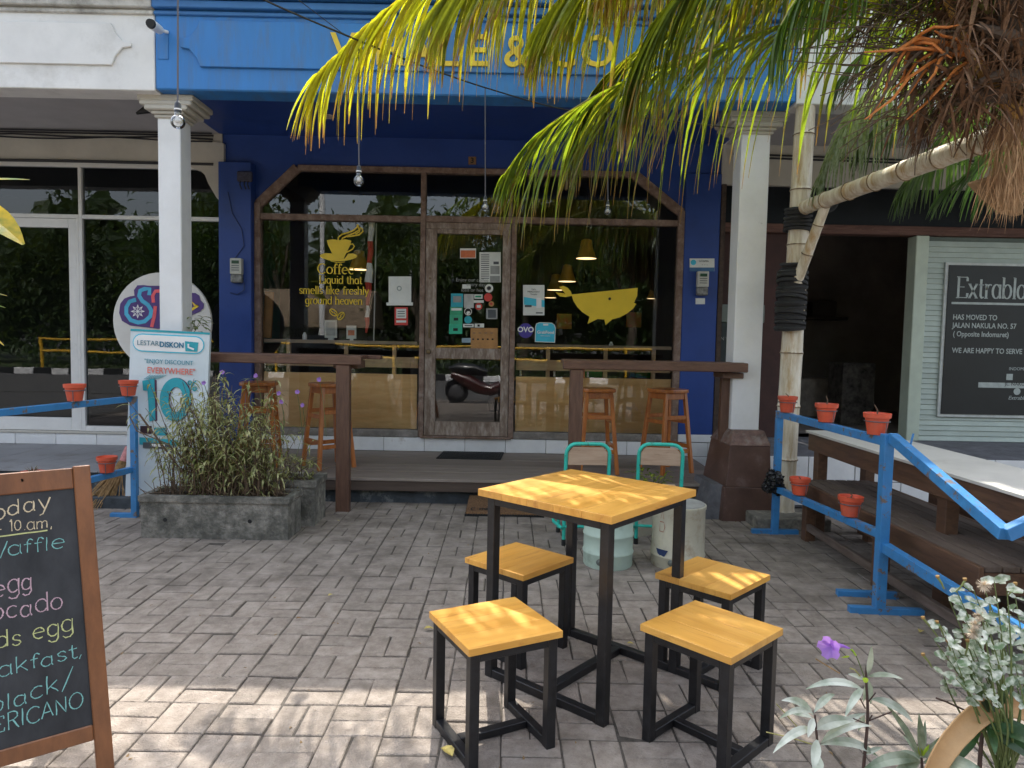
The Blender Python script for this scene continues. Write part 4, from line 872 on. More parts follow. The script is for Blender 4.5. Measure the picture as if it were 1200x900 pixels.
# ------------------------------------------------------------------ sign board, disc, planters, racks on the left
ps = thing('promo_sign', 'pale blue promo board reading LESTARIDISKON and 10% beside the left column', 'sign board', (-2.57, 5.3, 0))
PX0, PX1 = -2.865, -2.285
tl = lambda u, v: Vector((-2.575, 5.28, .75))+Vector((math.cos(-.03), .05, math.sin(-.03)))*u+Vector((.03, .03, 1))*v   # slightly tilted board
def pq(name, u0, v0, u1, v1, m, off=.004, th=.004, pts=None):
    q = pts or [(u0, v0), (u1, v0), (u1, v1), (u0, v1)]
    return MB().prism([tl(a, b)+Vector((0, -off, 0)) for a, b in q], (0, th, 0)).build(name, m, ps, norm=True)
W2 = .29
pq('panel', -W2, -.6, W2, .66, signw, 0, .03)
pq('top_stripe', -W2, .645, W2, .661, tealp, .003, .004)
for a in (-.2, .2): MB().bar(tl(a, -.6)+Vector((0, .05, 0)), tl(a, -.6)+Vector((0, -.06, -.15)), .02, .02).build('foot', alum, ps)
def psx(x, y):   # sign crop pixel -> board coords
    X, Y_ = 150+x/5.625, 380+y/5.625
    p = at(X, Y_, 5.28); d = p-tl(0, 0); xd = Vector((math.cos(-.03), .05, math.sin(-.03))); v = d.z-(d.x*math.sin(-.03)); return (d.x-.03*v, v)
def capsule(x0, y0, x1, y1, n=8):
    (u0, v1), (u1, v0) = psx(x0, y0), psx(x1, y1); r = (v1-v0)/2; vm = (v0+v1)/2
    return [(u0+r-r*math.cos(t), vm+r*math.sin(t)) for t in [(-90+180*i/n)*PI/180 for i in range(n+1)]]+[(u1-r+r*math.cos(t), vm+r*math.sin(t)) for t in [(90-180*i/n)*PI/180 for i in range(n+1)]]
pq('capsule_rim', 0, 0, 0, 0, cyanp, .005, .004, capsule(32, 58, 492, 200)); pq('capsule', 0, 0, 0, 0, whitem, .006, .004, capsule(38, 66, 486, 192))
XD = Vector((math.cos(-.03), .05, math.sin(-.03))).normalized(); YD = Vector((.03, .0, 1)).normalized()
def ptxt(s, x, y, sz, m, **k):
    u, v = psx(x, y); return text('lettering', s, sz, tl(u, v)+Vector((0, -.010, 0)), m, ps, XD, YD, align=k.pop('align', 'LEFT'), **k)
ptxt('LESTARI', 60, 122, .052, mat('slate_ink', (.1, .22, .28), .6), sx=.94); ptxt('DISKON', 206, 134, .056, mat('teal_ink', (.01, .16, .28), .6), bold=.0015, sx=.86)
u, v = psx(370, 112); u2, v2 = psx(455, 182); pq('bag_logo', 0, 0, 0, 0, tealp, .011, .004, [(u, v), (u2, v-.005), (u2-.006, v2), (u+.006, v2)])
m = MB(); cu_, cv = psx(412, 148); ribbon(m, [(cu_-.02, cv+.02), (cu_-.02, cv-.005), (cu_+.022, cv-.02)], lambda a, b: tl(a, b)+Vector((0, -.016, 0)), .014, .014, None); ribbon(m, arc(cu_, cv+.034, .016, .018, 0, 180), lambda a, b: tl(a, b)+Vector((0, -.012, 0)), .004, .004, None); m.build('bag_logo_mark', whitem, ps)
ptxt('"ENJOY DISCOUNT', 110, 243, .046, mat('teal_ink2', (.02, .25, .35), .6), sx=.9); ptxt('EVERYWHERE"', 128, 303, .064, pinkr, sx=.85, bold=.001)
def ppoly(name, pts, m, off=.008): return pq(name, 0, 0, 0, 0, m, off, .004, [psx(*p) for p in pts])
for k in range(7): ppoly('stripe', [(105+k*14, 362), (109+k*14, 362), (150+k*17, 335), (147+k*17, 334)], tealp)
ppoly('digit_shadow', [(178, 362), (188, 372), (196, 634), (186, 638)], mat('wine_shadow', (.08, .02, .06), .6), .007)
ppoly('digit', [(98, 372), (175, 357), (186, 630), (148, 640), (132, 438), (104, 436)], tealp)
for nm, mt, dx, off in (('digit_shadow', MATS['wine_shadow'], 7, .007), ('digit', tealp, 0, .009)):
    m = MB(); oc = (312+dx, 496)
    n = 28; P0 = []
    for k in range(n):
        a = 2*PI*k/n; P0.append((psx(oc[0]+100*math.cos(a), oc[1]+143*math.sin(a)), psx(oc[0]+4+47*math.cos(a), oc[1]+82*math.sin(a))))
    m.add([tl(*q)+Vector((0, -off, 0)) for pr in P0 for q in pr], [(2*k, 2*k+1, (2*k+3) % (2*n), (2*k+2) % (2*n)) for k in range(n)]); m.build(nm, mt, ps)
ptxt('%', 388, 408, .11, tealp, bold=.002)
ppoly('dark_label', [(90, 668), (162, 668), (162, 720), (90, 718)], mat('maroon_ink', (.04, .015, .02), .6)); ppoly('teal_label', [(180, 680), (258, 680), (258, 732), (180, 730)], tealp)
ppoly('band', [(85, 742), (330, 762), (330, 800), (85, 790)], tealp); ppoly('band', [(110, 775), (275, 782), (275, 822), (110, 812)], inkp, .011); ppoly('band', [(168, 785), (250, 790), (250, 806), (168, 802)], whitem, .015)
# round disc sign behind the column
ds = thing('round_sign', 'round white sign with purple, cyan and coral lettering behind the left column', 'sign', (-3.06, 6.2, 0))
dc = at(190, 377, 6.2); R = 57*6.2/F
MB().prism([dc+Vector((R*math.cos(2*PI*k/48), 0, R*math.sin(2*PI*k/48))) for k in range(48)], (0, .03, 0)).build('disc', discm, ds, norm=True)
MB().bar((dc.x, 6.24, .23), dc+Vector((0, .04, 0)), .04, .04).build('post', alum, ds); MB().box((dc.x, 6.24, .25), (.4, .3, .03)).build('base', alum, ds)
def dd(x, y): return (130+x/7.5, 300+y/7.5)
def dpoly(n, pts, m, off): return poly_px(n, [dd(*p) for p in pts], 6.2, m, parent=ds, off=off)
dpoly('print', [(75, 500), (85, 420), (120, 375), (170, 355), (210, 350), (205, 300), (235, 258), (290, 256), (340, 262), (420, 262), (560, 280), (640, 330), (700, 325), (745, 325), (780, 350), (790, 390), (820, 420), (815, 460), (780, 490), (715, 520), (600, 620), (420, 640), (250, 620), (170, 610), (100, 570)], purp, -.006)
m = MB(); PP = lambda a, b: at(*dd(a, b), 6.2)+Vector((0, -.009, 0))
ribbon(m, [(340, 345), (345, 290), (300, 290), (262, 305), (252, 350), (280, 395), (330, 430), (360, 480), (350, 530), (300, 575), (245, 585), (180, 565), (140, 510), (140, 450), (170, 400), (225, 385)], PP, 36, 36, None); m.build('print', mat('cyan_letter', (.06, .36, .55), .6), ds)
m = MB()
for k in range(8):
    a = PI*k/8*2; ribbon(m, [(240, 487), (240+58*math.cos(a), 487+58*math.sin(a))], PP, 5, 5, None)
    ribbon(m, [(240+30*math.cos(a-.35), 487+30*math.sin(a-.35)), (240+60*math.cos(a), 487+60*math.sin(a)), (240+30*math.cos(a+.35), 487+30*math.sin(a+.35))], PP, 5, 5, None)
m.build('snowflake_print', whitem, ds)
m = MB(); ribbon(m, [(378, 410), (372, 350), (395, 310), (470, 305)], PP, 30, 30, None); ribbon(m, [(395, 440), (385, 530), (362, 625)], PP, 30, 30, None); m.build('print', mat('coral_letter', (.7, .1, .12), .6), ds)
m = MB(); ribbon(m, [(690, 500), (690, 380), (706, 470), (712, 400), (745, 440), (770, 435), (700, 480)], PP, 22, 22, None); m.build('print', yel, ds)

# small climbing plant behind the sign
def clump(name, lab, cat, c, r, n, L, W, m, ms=stemg, h=.3, up=.6, droop=.8):
    t = thing(name, lab, cat, c); mb = MB(); sb = MB(); c = Vector(c)
    for k in range(n):
        a = random.uniform(0, 2*PI); rr = r*math.sqrt(random.random()); z = random.uniform(.1, 1)*h
        p = c+Vector((rr*math.cos(a), rr*math.sin(a), z)); d = Vector((math.cos(a+random.uniform(-.8, .8)), math.sin(a+random.uniform(-.8, .8)), random.uniform(-.1, 1)*up*1.5))
        mb.blade(p, d, (0, 0, 1), L*random.uniform(.6, 1.2), W*random.uniform(.7, 1.2), droop, 4)
        if k % 5 == 0: sb.tube([c+Vector((rr*.3*math.cos(a), rr*.3*math.sin(a), 0)), p], .0025, 4)
    mb.build('foliage', m, t, kind='stuff'); sb.build('stems', ms, t, kind='stuff'); return t
clump('leafy_plant', 'pale green leafy sprig showing above the promo board', 'plant', tuple(at(221, 392, 5.75)), .16, 46, .09, .03, mat_l := leafmat('sage_leaf', (.16, .24, .09), (.3, .4, .1), .5, .3, pale=(.36, .42, .22), tr=.3), h=.16)
tag(bpy.data.objects['leafy_plant'], 'pale green leafy sprig showing above the promo board', 'plant')

def planter(name, x0, x1, y0_, y1_, h, lab, holes=()):
    t = thing(name, lab, 'planter', ((x0+x1)/2, (y0_+y1_)/2, 0)); wl_ = .05; m = MB()
    o = [(x0+.012, y0_+.012), (x1-.012, y0_+.012), (x1-.012, y1_-.012), (x0+.012, y1_-.012)]; T_ = [(x0, y0_), (x1, y0_), (x1, y1_), (x0, y1_)]; I = [(x0+wl_, y0_+wl_), (x1-wl_, y0_+wl_), (x1-wl_, y1_-wl_), (x0+wl_, y1_-wl_)]
    vs = [(x, y, 0) for x, y in o]+[(x, y, h*.82) for x, y in o]+[(x, y, h*.86) for x, y in T_]+[(x, y, h) for x, y in T_]+[(x, y, h) for x, y in I]+[(x, y, h-.06) for x, y in I]
    fs_ = [(3, 2, 1, 0)]
    for l in range(5):
        for k in range(4): a = l*4+k; b = l*4+(k+1) % 4; fs_.append((a, b, b+4, a+4))
    fs_.append((20, 21, 22, 23)); m.add(vs, fs_); m.build('box', stonep, t, bevel=.008, seg=2)
    MB().bb(x0+wl_, x1-wl_, y0_+wl_, y1_-wl_, h-.07, h-.035).build('soil', soil, t)
    for hx in holes: MB().lathe([(.014, -.002), (.001, .0)], (hx, y0_+.011, h*.45), 12, axis='y').build('drain_hole', black, t)
    return t
planter('stone_planter', -2.48, -1.46, 4.66, 4.98, .30, 'long weathered stone planter full of variegated stems', (-2.3, -1.73))
planter('stone_planter', -1.78, -1.385, 5.02, 5.36, .345, 'second stone planter hidden behind the long one')
# variegated stems and blades in the planters
pt = thing('planter_shrub', 'tangle of variegated purple flowered stems growing in the long planter', 'shrub', (-1.97, 4.82, .28))
lm_, sm_ = MB(), MB(); tips = []
for k in range(235):
    x = random.triangular(-2.44, -1.52, -1.98); y = random.uniform(4.72, 4.94)
    if k > 215: x = random.uniform(-1.72, -1.5); y = random.uniform(5.05, 5.2)
    base = Vector((x, y, .26)); prof = 1-((x+2.0)/.62)**2*.35; green_lo = .25
    H = (random.uniform(.25, .78) if k <= 215 else random.uniform(.2, .45))*prof*(1 if random.random() < .75 else 1.15); lean = Vector((random.gauss(0, .10)+(x+1.99)*.08, random.gauss(-.04, .1), 0))
    pts = [base+lean*(t*t)*1.2+Vector((random.gauss(0, .008), random.gauss(0, .008), H*t)) for t in (0, .3, .6, 1)]
    sm_.tube(pts, [.0035, .003, .0025, .0015], 4, cap=False)
    if k % 3 == 0: tips.append(pts[-1])
    nl = int(5+H*17)
    for q in range(nl):
        t = .25+.75*random.random()**.7 if random.random() < .8 else random.random(); j = min(2, int(t*3)); p = pts[j].lerp(pts[j+1], t*3-j) if t*3-j <= 1 else pts[3]
        a = random.uniform(0, 2*PI); d = Vector((math.cos(a), math.sin(a), random.uniform(.2, 1.3)))
        lm_.blade(p, d, (0, 0, 1), random.uniform(.05, .13), random.uniform(.008, .018), random.uniform(1, 2.6), 4, .3)
lm_.build('foliage', varieg, pt, kind='stuff'); sm_.build('stems', twig, pt, kind='stuff')
m = MB()
for k in range(260):   # dry litter and fallen thin stems over the soil
    p = Vector((random.uniform(-2.43, -1.5), random.uniform(4.7, 4.95), random.uniform(.25, .31))); a = random.uniform(0, 6.3)
    m.tube([p, p+Vector((math.cos(a)*.09, math.sin(a)*.05, random.uniform(-.01, .1)))], .002, 3, cap=False)
m.build('dry_litter', twig, pt, kind='stuff')
def bloom(parent, c, s, tilt=(0, -1, .2), m=petal, name='flower'):
    tilt = Vector(tilt).normalized(); a0 = tilt.orthogonal().normalized(); b0 = tilt.cross(a0); mb = MB()
    for k in range(5):
        a = 2*PI*k/5+random.uniform(-.1, .1); d = (a0*math.cos(a)+b0*math.sin(a)+tilt*.35)
        mb.blade(Vector(c), d, tilt, s*random.uniform(.9, 1.1), s*.95, -.1, 4, .12, mid=.62)
    mb.tube([Vector(c)-tilt*s*1.3, Vector(c)], [s*.1, s*.28], 6, cap=False); return mb.build(name, m, parent)
for x, y in ((300, 440.5), (374, 445), (348.5, 459.5), (330, 471), (327, 461), (354.5, 475), (260.5, 436.5), (239, 449)):
    c = at(x, y, 4.85); bloom(pt, c, .018, (random.uniform(-.3, .3), -1, .3)); MB().tube([c, c+Vector((random.uniform(-.03, .03), .03, -.14)), c+Vector((random.uniform(-.08, .08), .05, -.4))], .002, 4).build('flower_stalk', stemg, pt)
MB().bar(at(215, 555, 4.75), at(163, 485, 4.6), .012, .012).build('dry_branch', twig, pt)
MB().tube([at(240, 560, 4.75), at(196, 520, 4.65), at(160, 505, 4.6), at(152, 488, 4.6)], .004, 5).build('dry_branch', twig, pt)

# pots in wire rings
def pot(c, lab, stub=0, s=1., plant=None):
    t = thing('terracotta_pot', lab, 'plant pot', c, group='small red pots clipped on the blue racks'); c = Vector(c)
    MB().lathe([(.044*s, 0), (.058*s, .085*s), (.060*s, .086*s), (.066*s, .088*s), (.068*s, .112*s), (.062*s, .112*s), (.058*s, .098*s), (.001, .095*s)], c, 26, cap=False).build('pot', potm, t, smooth=True)
    MB().lathe([(.0585*s, .094*s), (.001, .1*s)], c, 20, cap=False).build('soil', soil, t)
    m = MB(); ring = [c+Vector((.062*s*math.cos(a), .062*s*math.sin(a), .07*s)) for a in [2*PI*k/20 for k in range(21)]]; m.tube(ring, .0028, 5)
    for a in (-1.2, 2.0): m.tube([c+Vector((.062*s*math.cos(a), .062*s*math.sin(a), .07*s)), c+Vector((.055*s*math.cos(a), .055*s*math.sin(a), -.008)), c+Vector((0, 0, -.008))], .0028, 5)
    m.build('wire_ring', wire, t)
    if stub:
        random.seed(int(abs(c.x*1000))); p = c+Vector((0, 0, .1*s)); pts = [p, p+Vector((random.uniform(-.01, .01), 0, stub*.5)), p+Vector((random.uniform(-.02, .02), 0, stub))]
        MB().tube(pts, [.005, .004, .003], 5).build('dead_stem', twig, t)
        if stub > .06: MB().tube([pts[1], pts[1]+Vector((.02, 0, .03)), pts[1]+Vector((.022, -.01, .05))], .003, 5).build('dead_stem', twig, t)
    return t
lr = thing('blue_rack', 'blue metal pot rack at left with two rails', 'rack', (-2.79, 5.2, 0))
A = Vector((-2.785, 5.2, 0)); ztop, zlow = .90, .37; E1 = Vector((-3.05, 3.95, 0))
MB().bar(A+Vector((0, 0, .02)), A+Vector((0, 0, ztop+.02)), .042, .042, (0, 1, 0)).build('post', bluem, lr, bevel=.002)
MB().bar(A+Vector((-.022, 0, ztop)), E1+Vector((0, 0, ztop)), .042, .042).build('rail', bluem, lr, bevel=.002)
MB().bar(A+Vector((-.022, 0, zlow)), E1+Vector((0, 0, zlow)), .042, .042).build('rail', bluem, lr, bevel=.002)
MB().bar(E1+Vector((0, 0, .02)), E1+Vector((0, 0, ztop+.02)), .042, .042, (0, 1, 0)).build('post', bluem, lr, bevel=.002)
MB().bar(A+Vector((-.18, .0, .021)), A+Vector((.02, .0, .021)), .04, .04).build('foot', bluem, lr, bevel=.002); MB().bar(E1+Vector((-.18, 0, .021)), E1+Vector((.18, 0, .021)), .04, .04).build('foot', bluem, lr, bevel=.002)
for (x, y, lab, st, on) in ((149, 466, 'red pot on the left rack nearest the promo board', .0, ztop), (86, 471, 'red pot second from the promo board on the left rack', .0, ztop), (124, 551, 'red pot on the lower rail of the left rack by the broom', .0, zlow)):
    z = on+.028; tt = None
    # the rail runs from A to E1: find the spot on it under the pot
    best = min(range(101), key=lambda k: abs(pix(A.lerp(E1, k/100)+Vector((0, 0, z)))[0]-x)); p = A.lerp(E1, best/100)
    pot((p.x, p.y+.02, z), lab, st)
p = A.lerp(E1, .93); t = pot((p.x+.0, p.y, ztop+.03), 'red pot at the far left edge holding striped leaves', 0)
best = min(range(101), key=lambda k: abs(pix(A.lerp(E1, k/100)+Vector((0, 0, zlow)))[0]-38)); p = A.lerp(E1, best/100)
t = pot((p.x, p.y, zlow+.03), 'red pot with a spiky cactus behind the chalkboard', 0); m = MB()
for k in range(40):
    a = random.uniform(0, 6.3); m.blade(Vector((p.x, p.y, zlow+.12)), (math.cos(a)*.5, math.sin(a)*.5, random.uniform(.3, 1.5)), (0, 0, 1), random.uniform(.03, .075), .012, .3, 3)
m.build('spiky_leaves', mat('dry_sage', (.16, .14, .1), .8, .3, 40), t)
# croton leaves reaching in from the left
cp = thing('croton_plant', 'yellow edged green plant reaching in at the left edge', 'plant', (-3.1, 4.0, .95))
for (x0, y0_, x1, y1_, W, dr_) in ((-45, 232, 33, 272, .17, .35), (-40, 212, 33, 206, .035, .1), (-22, 470, 10, 425, .14, -1.3), (-30, 340, 8, 344, .02, .1), (-30, 352, 6, 358, .02, .1), (-24, 385, 6, 399, .02, .3)):
    a = at(x0, y0_, 3.95); b = at(x1, y1_, 3.9); L = (b-a).length
    MB().blade(a, (b-a), (0, -.6, 1), L*1.02, W, dr_, 8, .2, mid=.4).build('leaf', croton, cp)
MB().tube([(-3.1, 4.0, .98), at(-60, 400, 3.95), at(-50, 230, 3.95)], .01, 6).build('stem', stemg, cp)

# broom
br = thing('straw_broom', 'straw broom with pink bound handle leaning behind the left rack', 'broom', tuple(at(115, 598, 5.55)))
a, b, c = at(151, 524, 5.6), at(145, 540, 5.58), at(114, 596, 5.5)
MB().tube([a+Vector((.01, 0, .12)), a], .012, 8).build('handle', stemd, br); MB().tube([a, b], [.028, .032], 12).build('binding', mat('pink_binding', (.6, .25, .25), .7, .2, 30), br, smooth=True)
m = MB(); 
for k in range(170):
    e = c+Vector((random.gauss(0, .075), random.gauss(0, .04), random.uniform(0, .03))); s = b+Vector((random.gauss(0, .012), random.gauss(0, .012), 0))
    m.tube([s, s.lerp(e, .5)+Vector((random.gauss(0, .008), 0, random.gauss(0, .008))), e], .0032, 3, cap=False)
m.build('straw_bundle', strawm, br)
tag(MB().bb(-3.5, -2.66, 5.45, 5.79, -.01, .1).build('kerb_step', riser, bevel=.01), 'low dark cement step below the left terrace', 'step')

# ------------------------------------------------------------------ chalkboard A frame
cb_ = thing('chalkboard', 'wood framed chalkboard menu with coloured handwriting at left', 'chalkboard', (-1.4, 2.0, 0))
B0 = Vector((-1.222, 2.14, 0)); th = math.radians(38); bu = Vector((math.cos(th), math.sin(th), 0)); bv = Vector((-.1277, .1635, .9782)); bn = bu.cross(bv)
bv = (bv-bu*bv.dot(bu)).normalized(); bn = bu.cross(bv).normalized()
def bp(u, v, o=0): return B0+bu*(u-.03*v)+bv*v+bn*(o)
if bn.y > 0: sgn = -1
else: sgn = 1
WB = .62
def bplank(name, u0, v0, u1, v1, m, o0, o1, par=cb_, bev=.003):
    mb = MB(); mb.add([bp(u, v, o*sgn) for o in (o0, o1) for u, v in ((u0, v0), (u1, v0), (u1, v1), (u0, v1))], [(0, 1, 2, 3), (7, 6, 5, 4), (0, 4, 5, 1), (1, 5, 6, 2), (2, 6, 7, 3), (3, 7, 4, 0)]); return mb.build(name, m, par, bevel=bev, norm=True)
bplank('stile', -.048, 0, 0, .971, boardw, -.012, .012); bplank('stile', -WB, 0, -WB+.048, .971, boardw, -.012, .012)
bplank('top_rail', -WB+.049, .9, -.049, .966, boardw, -.011, .011); bplank('bottom_rail', -WB+.049, .115, -.049, .162, boardw, -.011, .011)
bplank('slate', -WB+.045, .158, -.045, .905, slate, -.006, .004)
MB().lathe([(.001, 0), (.005, .0)], bp(-.184, .94, .0125*sgn), 8, axis='y').build('screw', wire, cb_)
# rear legs of the A frame
for u in (-.024, -WB+.024):
    MB().bar(bp(u, .93, -.02*sgn), Vector((bp(u, 0).x, bp(u, 0).y, .0))+Vector((-math.sin(th), math.cos(th), 0))*.55, .04, .02).build('rear_leg', boardw, cb_)
random.seed(11)
def chalk(s, u0, v0, u1, v1, xh, col, wd=.11):
    wd *= .72
    if ' ' in s:      # every word its own piece
        tot = sum(G[c][0] for c in s); x = 0
        for w_ in s.split(' '):
            a_ = sum(G[c][0] for c in w_); f0, f1 = x/tot, (x+a_)/tot
            chalk(w_, u0+(u1-u0)*f0, v0+(v1-v0)*f0, u0+(u1-u0)*f1, v0+(v1-v0)*f1, xh, col, wd/.72); x += a_+G[' '][0]
        return
    adv = sum(G[c][0] for c in s); L = u1-u0; sx = L/(adv*xh); m = MB(); sl_ = (v1-v0)/L
    write(m, s, lambda a, b: B0+bu*(u0+a*xh)+bv*(v0+a*xh*sl_+b*xh)+bn*(.0052*sgn), wd, wd*1.15, wob=.11, sx=sx, jit=.4); o = m.build('chalk_writing', chalks[col], cb_)
chalk('Today', -.335, .824, -.138, .846, .033, 'cream', .13); chalk('- 10.am,', -.285, .787, -.135, .788, .023, 'cream', .13)
m = MB(); ribbon(m, [(-.5+k*.0266, .7775+random.uniform(-.001, .001)) for k in range(15)], lambda a, b: bp(a, b, .0052*sgn), .004, .004, None); m.build('chalk_writing', chalks['yellow'], cb_)
chalk('Waffle', -.325, .712, -.104, .718, .030, 'cyan', .12); chalk('egg', -.292, .6, -.19, .607, .036, 'pink', .12)
chalk('avocado', -.375, .528, -.115, .533, .036, 'pink', .12); chalk('foods egg', -.39, .447, -.09, .456, .034, 'yellow', .12)
chalk('breakfast,', -.40, .356, -.068, .376, .03, 'cyan', .12); chalk('black/', -.315, .266, -.095, .294, .033, 'cyan', .11); chalk('AMERICANO', -.385, .205, -.076, .222, .03, 'cyan', .12)

# ------------------------------------------------------------------ counters and bar stools
def counter(lab, x0, x1, xp, loc):
    t = thing('bar_counter', lab, 'bar counter', loc)
    MB().bb(x0, x1, 5.475, 5.56, 1.172, 1.245).build('front_beam', barw, t, bevel=.006)
    MB().bb(x0, x1-.0, 5.565, 5.74, 1.215, 1.247).build('top_plank', barw, t, bevel=.004); MB().bb(x0+.02, x1+(.1 if x1 < 0 else 0), 5.745, 5.86, 1.213, 1.245).build('top_plank', barw, t, bevel=.004)
    return t
t = counter('dark timber bar counter on the left side of the deck', -2.62, -1.158, -1.3, (-1.3, 5.52, 0))
MB().bb(-1.355, -1.25, 5.48, 5.56, 0, 1.17).build('post', barv, t, bevel=.005); MB().bb(-2.6, -2.5, 5.66, 5.74, .232, 1.21).build('post', barv, t, bevel=.005)
MB().bb(-1.40, -1.2, 5.57, 5.84, 1.14, 1.2).build('end_block', barw, t, bevel=.005)
t = counter('dark timber bar counter on the right side of the deck', .42, 1.868, .53, (.53, 5.52, 0))
MB().bb(.478, .58, 5.48, 5.56, 0, 1.17).build('post', barv, t, bevel=.005); MB().bb(1.72, 1.80, 5.66, 5.72, .232, 1.21).build('post', barv, t, bevel=.005)
MB().bb(1.7, 1.866, 5.57, 5.84, 1.12, 1.165).build('end_block', barw, t, bevel=.005)
MB().bb(.5, .6, 5.565, 5.6, 1.1, 1.172).build('end_block', stoolw, t, bevel=.004)
def bar_stool(lab):
    t = thing('bar_stool', lab, 'bar stool', (0, 0, .232), 0, 'varnished bar stools on the deck'); t['_o'] = (0, 0, 0); H = .75
    n = 28; prof = [(math.copysign(abs(math.cos(a))**.55, math.cos(a))*.158, math.copysign(abs(math.sin(a))**.55, math.sin(a))*.158) for a in [2*PI*k/n for k in range(n)]]
    MB().prism([(x, y, H-.032) for x, y in prof], (0, 0, .032)).build('seat', stoolw, t, bevel=.008, seg=2, norm=True)
    tp, bt = .105, .165
    def lp(sx, sy, z): k = 1-z/(H-.03); return Vector((sx*(tp+(bt-tp)*k), sy*(tp+(bt-tp)*k), z))
    for sx in (-1, 1):
        for sy in (-1, 1): MB().bar(lp(sx, sy, 0), lp(sx, sy, H-.031), .034, .034, (0, 1, 0)).build('leg', stoolw, t, bevel=.004)
    for sx, sy, ex, ey, z in ((-1, -1, 1, -1, .50), (-1, 1, 1, 1, .50), (-1, -1, -1, 1, .46), (1, -1, 1, 1, .46), (-1, -1, 1, -1, .20), (-1, 1, 1, 1, .20), (-1, -1, -1, 1, .24), (1, -1, 1, 1, .24)):
        MB().bar(lp(sx, sy, z), lp(ex, ey, z), .018, .036, (0, 0, 1)).build('stretcher', stoolw, t, bevel=.003)
    for sx, sy, ex, ey in ((-1, -1, 1, -1), (-1, 1, 1, 1), (-1, -1, -1, 1), (1, -1, 1, 1)):
        MB().bar(lp(sx, sy, H-.062), lp(ex, ey, H-.062), .016, .055, (0, 0, 1)).build('apron', stoolw, t, bevel=.003)
    return t
s0 = bar_stool('orange bar stool just right of the right counter post'); s0.location = (.78, 6.22, .232); s0.rotation_euler.z = math.radians(5)
for x, y, rz, lab in ((1.43, 6.3, 27, 'orange bar stool before the right blue pier'), (-1.60, 6.22, 40, 'orange bar stool behind the left counter post'), (-2.21, 6.2, 10, 'orange bar stool behind the planter, nearest the left blue pier')):
    c = copy_tree(s0); c.location = (x, y, .232); c.rotation_euler.z = math.radians(rz); c['label'] = lab
# mats
mt_ = thing('coir_mat', 'worn brown coir doormat lying against the deck edge', 'doormat', (-.02, 5.62, 0))
MB().add([(-.325, 5.43, .035), (.29, 5.43, .035), (.28, 5.80, .095), (-.315, 5.80, .095), (-.325, 5.43, .0), (.29, 5.43, .0), (.28, 5.80, .06), (-.315, 5.80, .06)], [(0, 1, 2, 3), (7, 6, 5, 4), (0, 4, 5, 1), (1, 5, 6, 2), (2, 6, 7, 3), (3, 7, 4, 0)]).build('coir_pile', coir, mt_, bevel=.008, norm=True)
m = MB().bb(-.33, .295, 5.424, 5.5, -.001, .022)
for k in range(30): m.bb(-.325+k*.0207, -.313+k*.0207, 5.418, 5.43, .003, .026)
m.build('rubber_edge', black, mt_)
m = MB(); random.seed(4); write(m, 'C m1s', plane_map((-.285, 5.47, .046), (1, 0, 0), (0, .985, .16), .035), .2, .3, wob=.12); m.build('worn_print', black, mt_)
gm = thing('rubber_grate_mat', 'black rubber grid mat on the deck at the cafe door', 'doormat', (-.38, 6.95, .232)); m = MB(); zz = .241
for k in range(26): xx = -.685+k*.024; m.bar((xx, 6.72, zz), (xx+.03, 7.14, zz), .007, .012)
for k in range(18): yy = 6.725+k*.0242; m.bb(-.69+(k*.0017), -.068+(k*.0017), yy-.0035, yy+.0035, zz-.006, zz+.004)
m.build('grid', black, gm, kind='stuff')

# ------------------------------------------------------------------ table and four low stools
def metal_table(name, lab, cat, h, s, ins, leg, top, group, yb=True):
    t = thing(name, lab, cat, (0, 0, 0), 0, group); t['_o'] = (0, 0, 0); hs = s/2
    nb = 5 if s > .5 else 3
    for k in range(nb): MB().bb(-hs, hs, -hs+s*k/nb+.0004, -hs+s*(k+1)/nb-.0004, h-top, h+random.uniform(-.0002, .0002)).build('board', tabw, t, bevel=.0009)
    p = hs-ins-leg/2
    for sx in (-1, 1):
        for sy in (-1, 1): MB().bb(sx*p-leg/2, sx*p+leg/2, sy*p-leg/2, sy*p+leg/2, 0, h-top-.0005).build('leg', blackm, t, bevel=.002)
    q = p-leg/2
    for sx in (-1, 1): MB().bb(sx*p-leg/2+.001, sx*p+leg/2-.001, -q, q, h-top-leg*.9, h-top-.001).build('top_rail', blackm, t, bevel=.002)
    for sy in (-1, 1): MB().bb(-q, q, sy*p-leg/2+.001, sy*p+leg/2-.001, h-top-leg*.9, h-top-.001).build('top_rail', blackm, t, bevel=.002)
    for sx in (-1, 1): MB().bb(sx*p-leg/2+.001, sx*p+leg/2-.001, -q, q, .004, leg).build('base_bar', blackm, t, bevel=.002)
    MB().bb(-q, q, -leg/2, leg/2, .006, leg-.001).build('cross_bar', blackm, t, bevel=.002)
    return t
tb = metal_table('square_table', 'tall square table with yellow varnished top on black steel frame', 'table', .778, .638, .028, .038, .028, None)
tb.location = (.332, 2.835, .006); tb.rotation_euler.z = math.radians(49)
s1 = metal_table('low_stool', 'low yellow topped stool at the front left of the table', 'stool', .412, .345, .012, .034, .024, 'low square stools round the table')
s1.location = (-.036, 2.366, .006); s1.rotation_euler.z = math.radians(27.5)
for x, y, rz, lab in ((.711, 2.353, 43+90, 'low yellow topped stool at the front right of the table'), (.875, 2.905, 45, 'low yellow topped stool at the back right of the table'), (.061, 3.08, 48, 'low yellow topped stool at the back left of the table')):
    c = copy_tree(s1); c.location = (x, y, .006); c.rotation_euler.z = math.radians(rz); c['label'] = lab

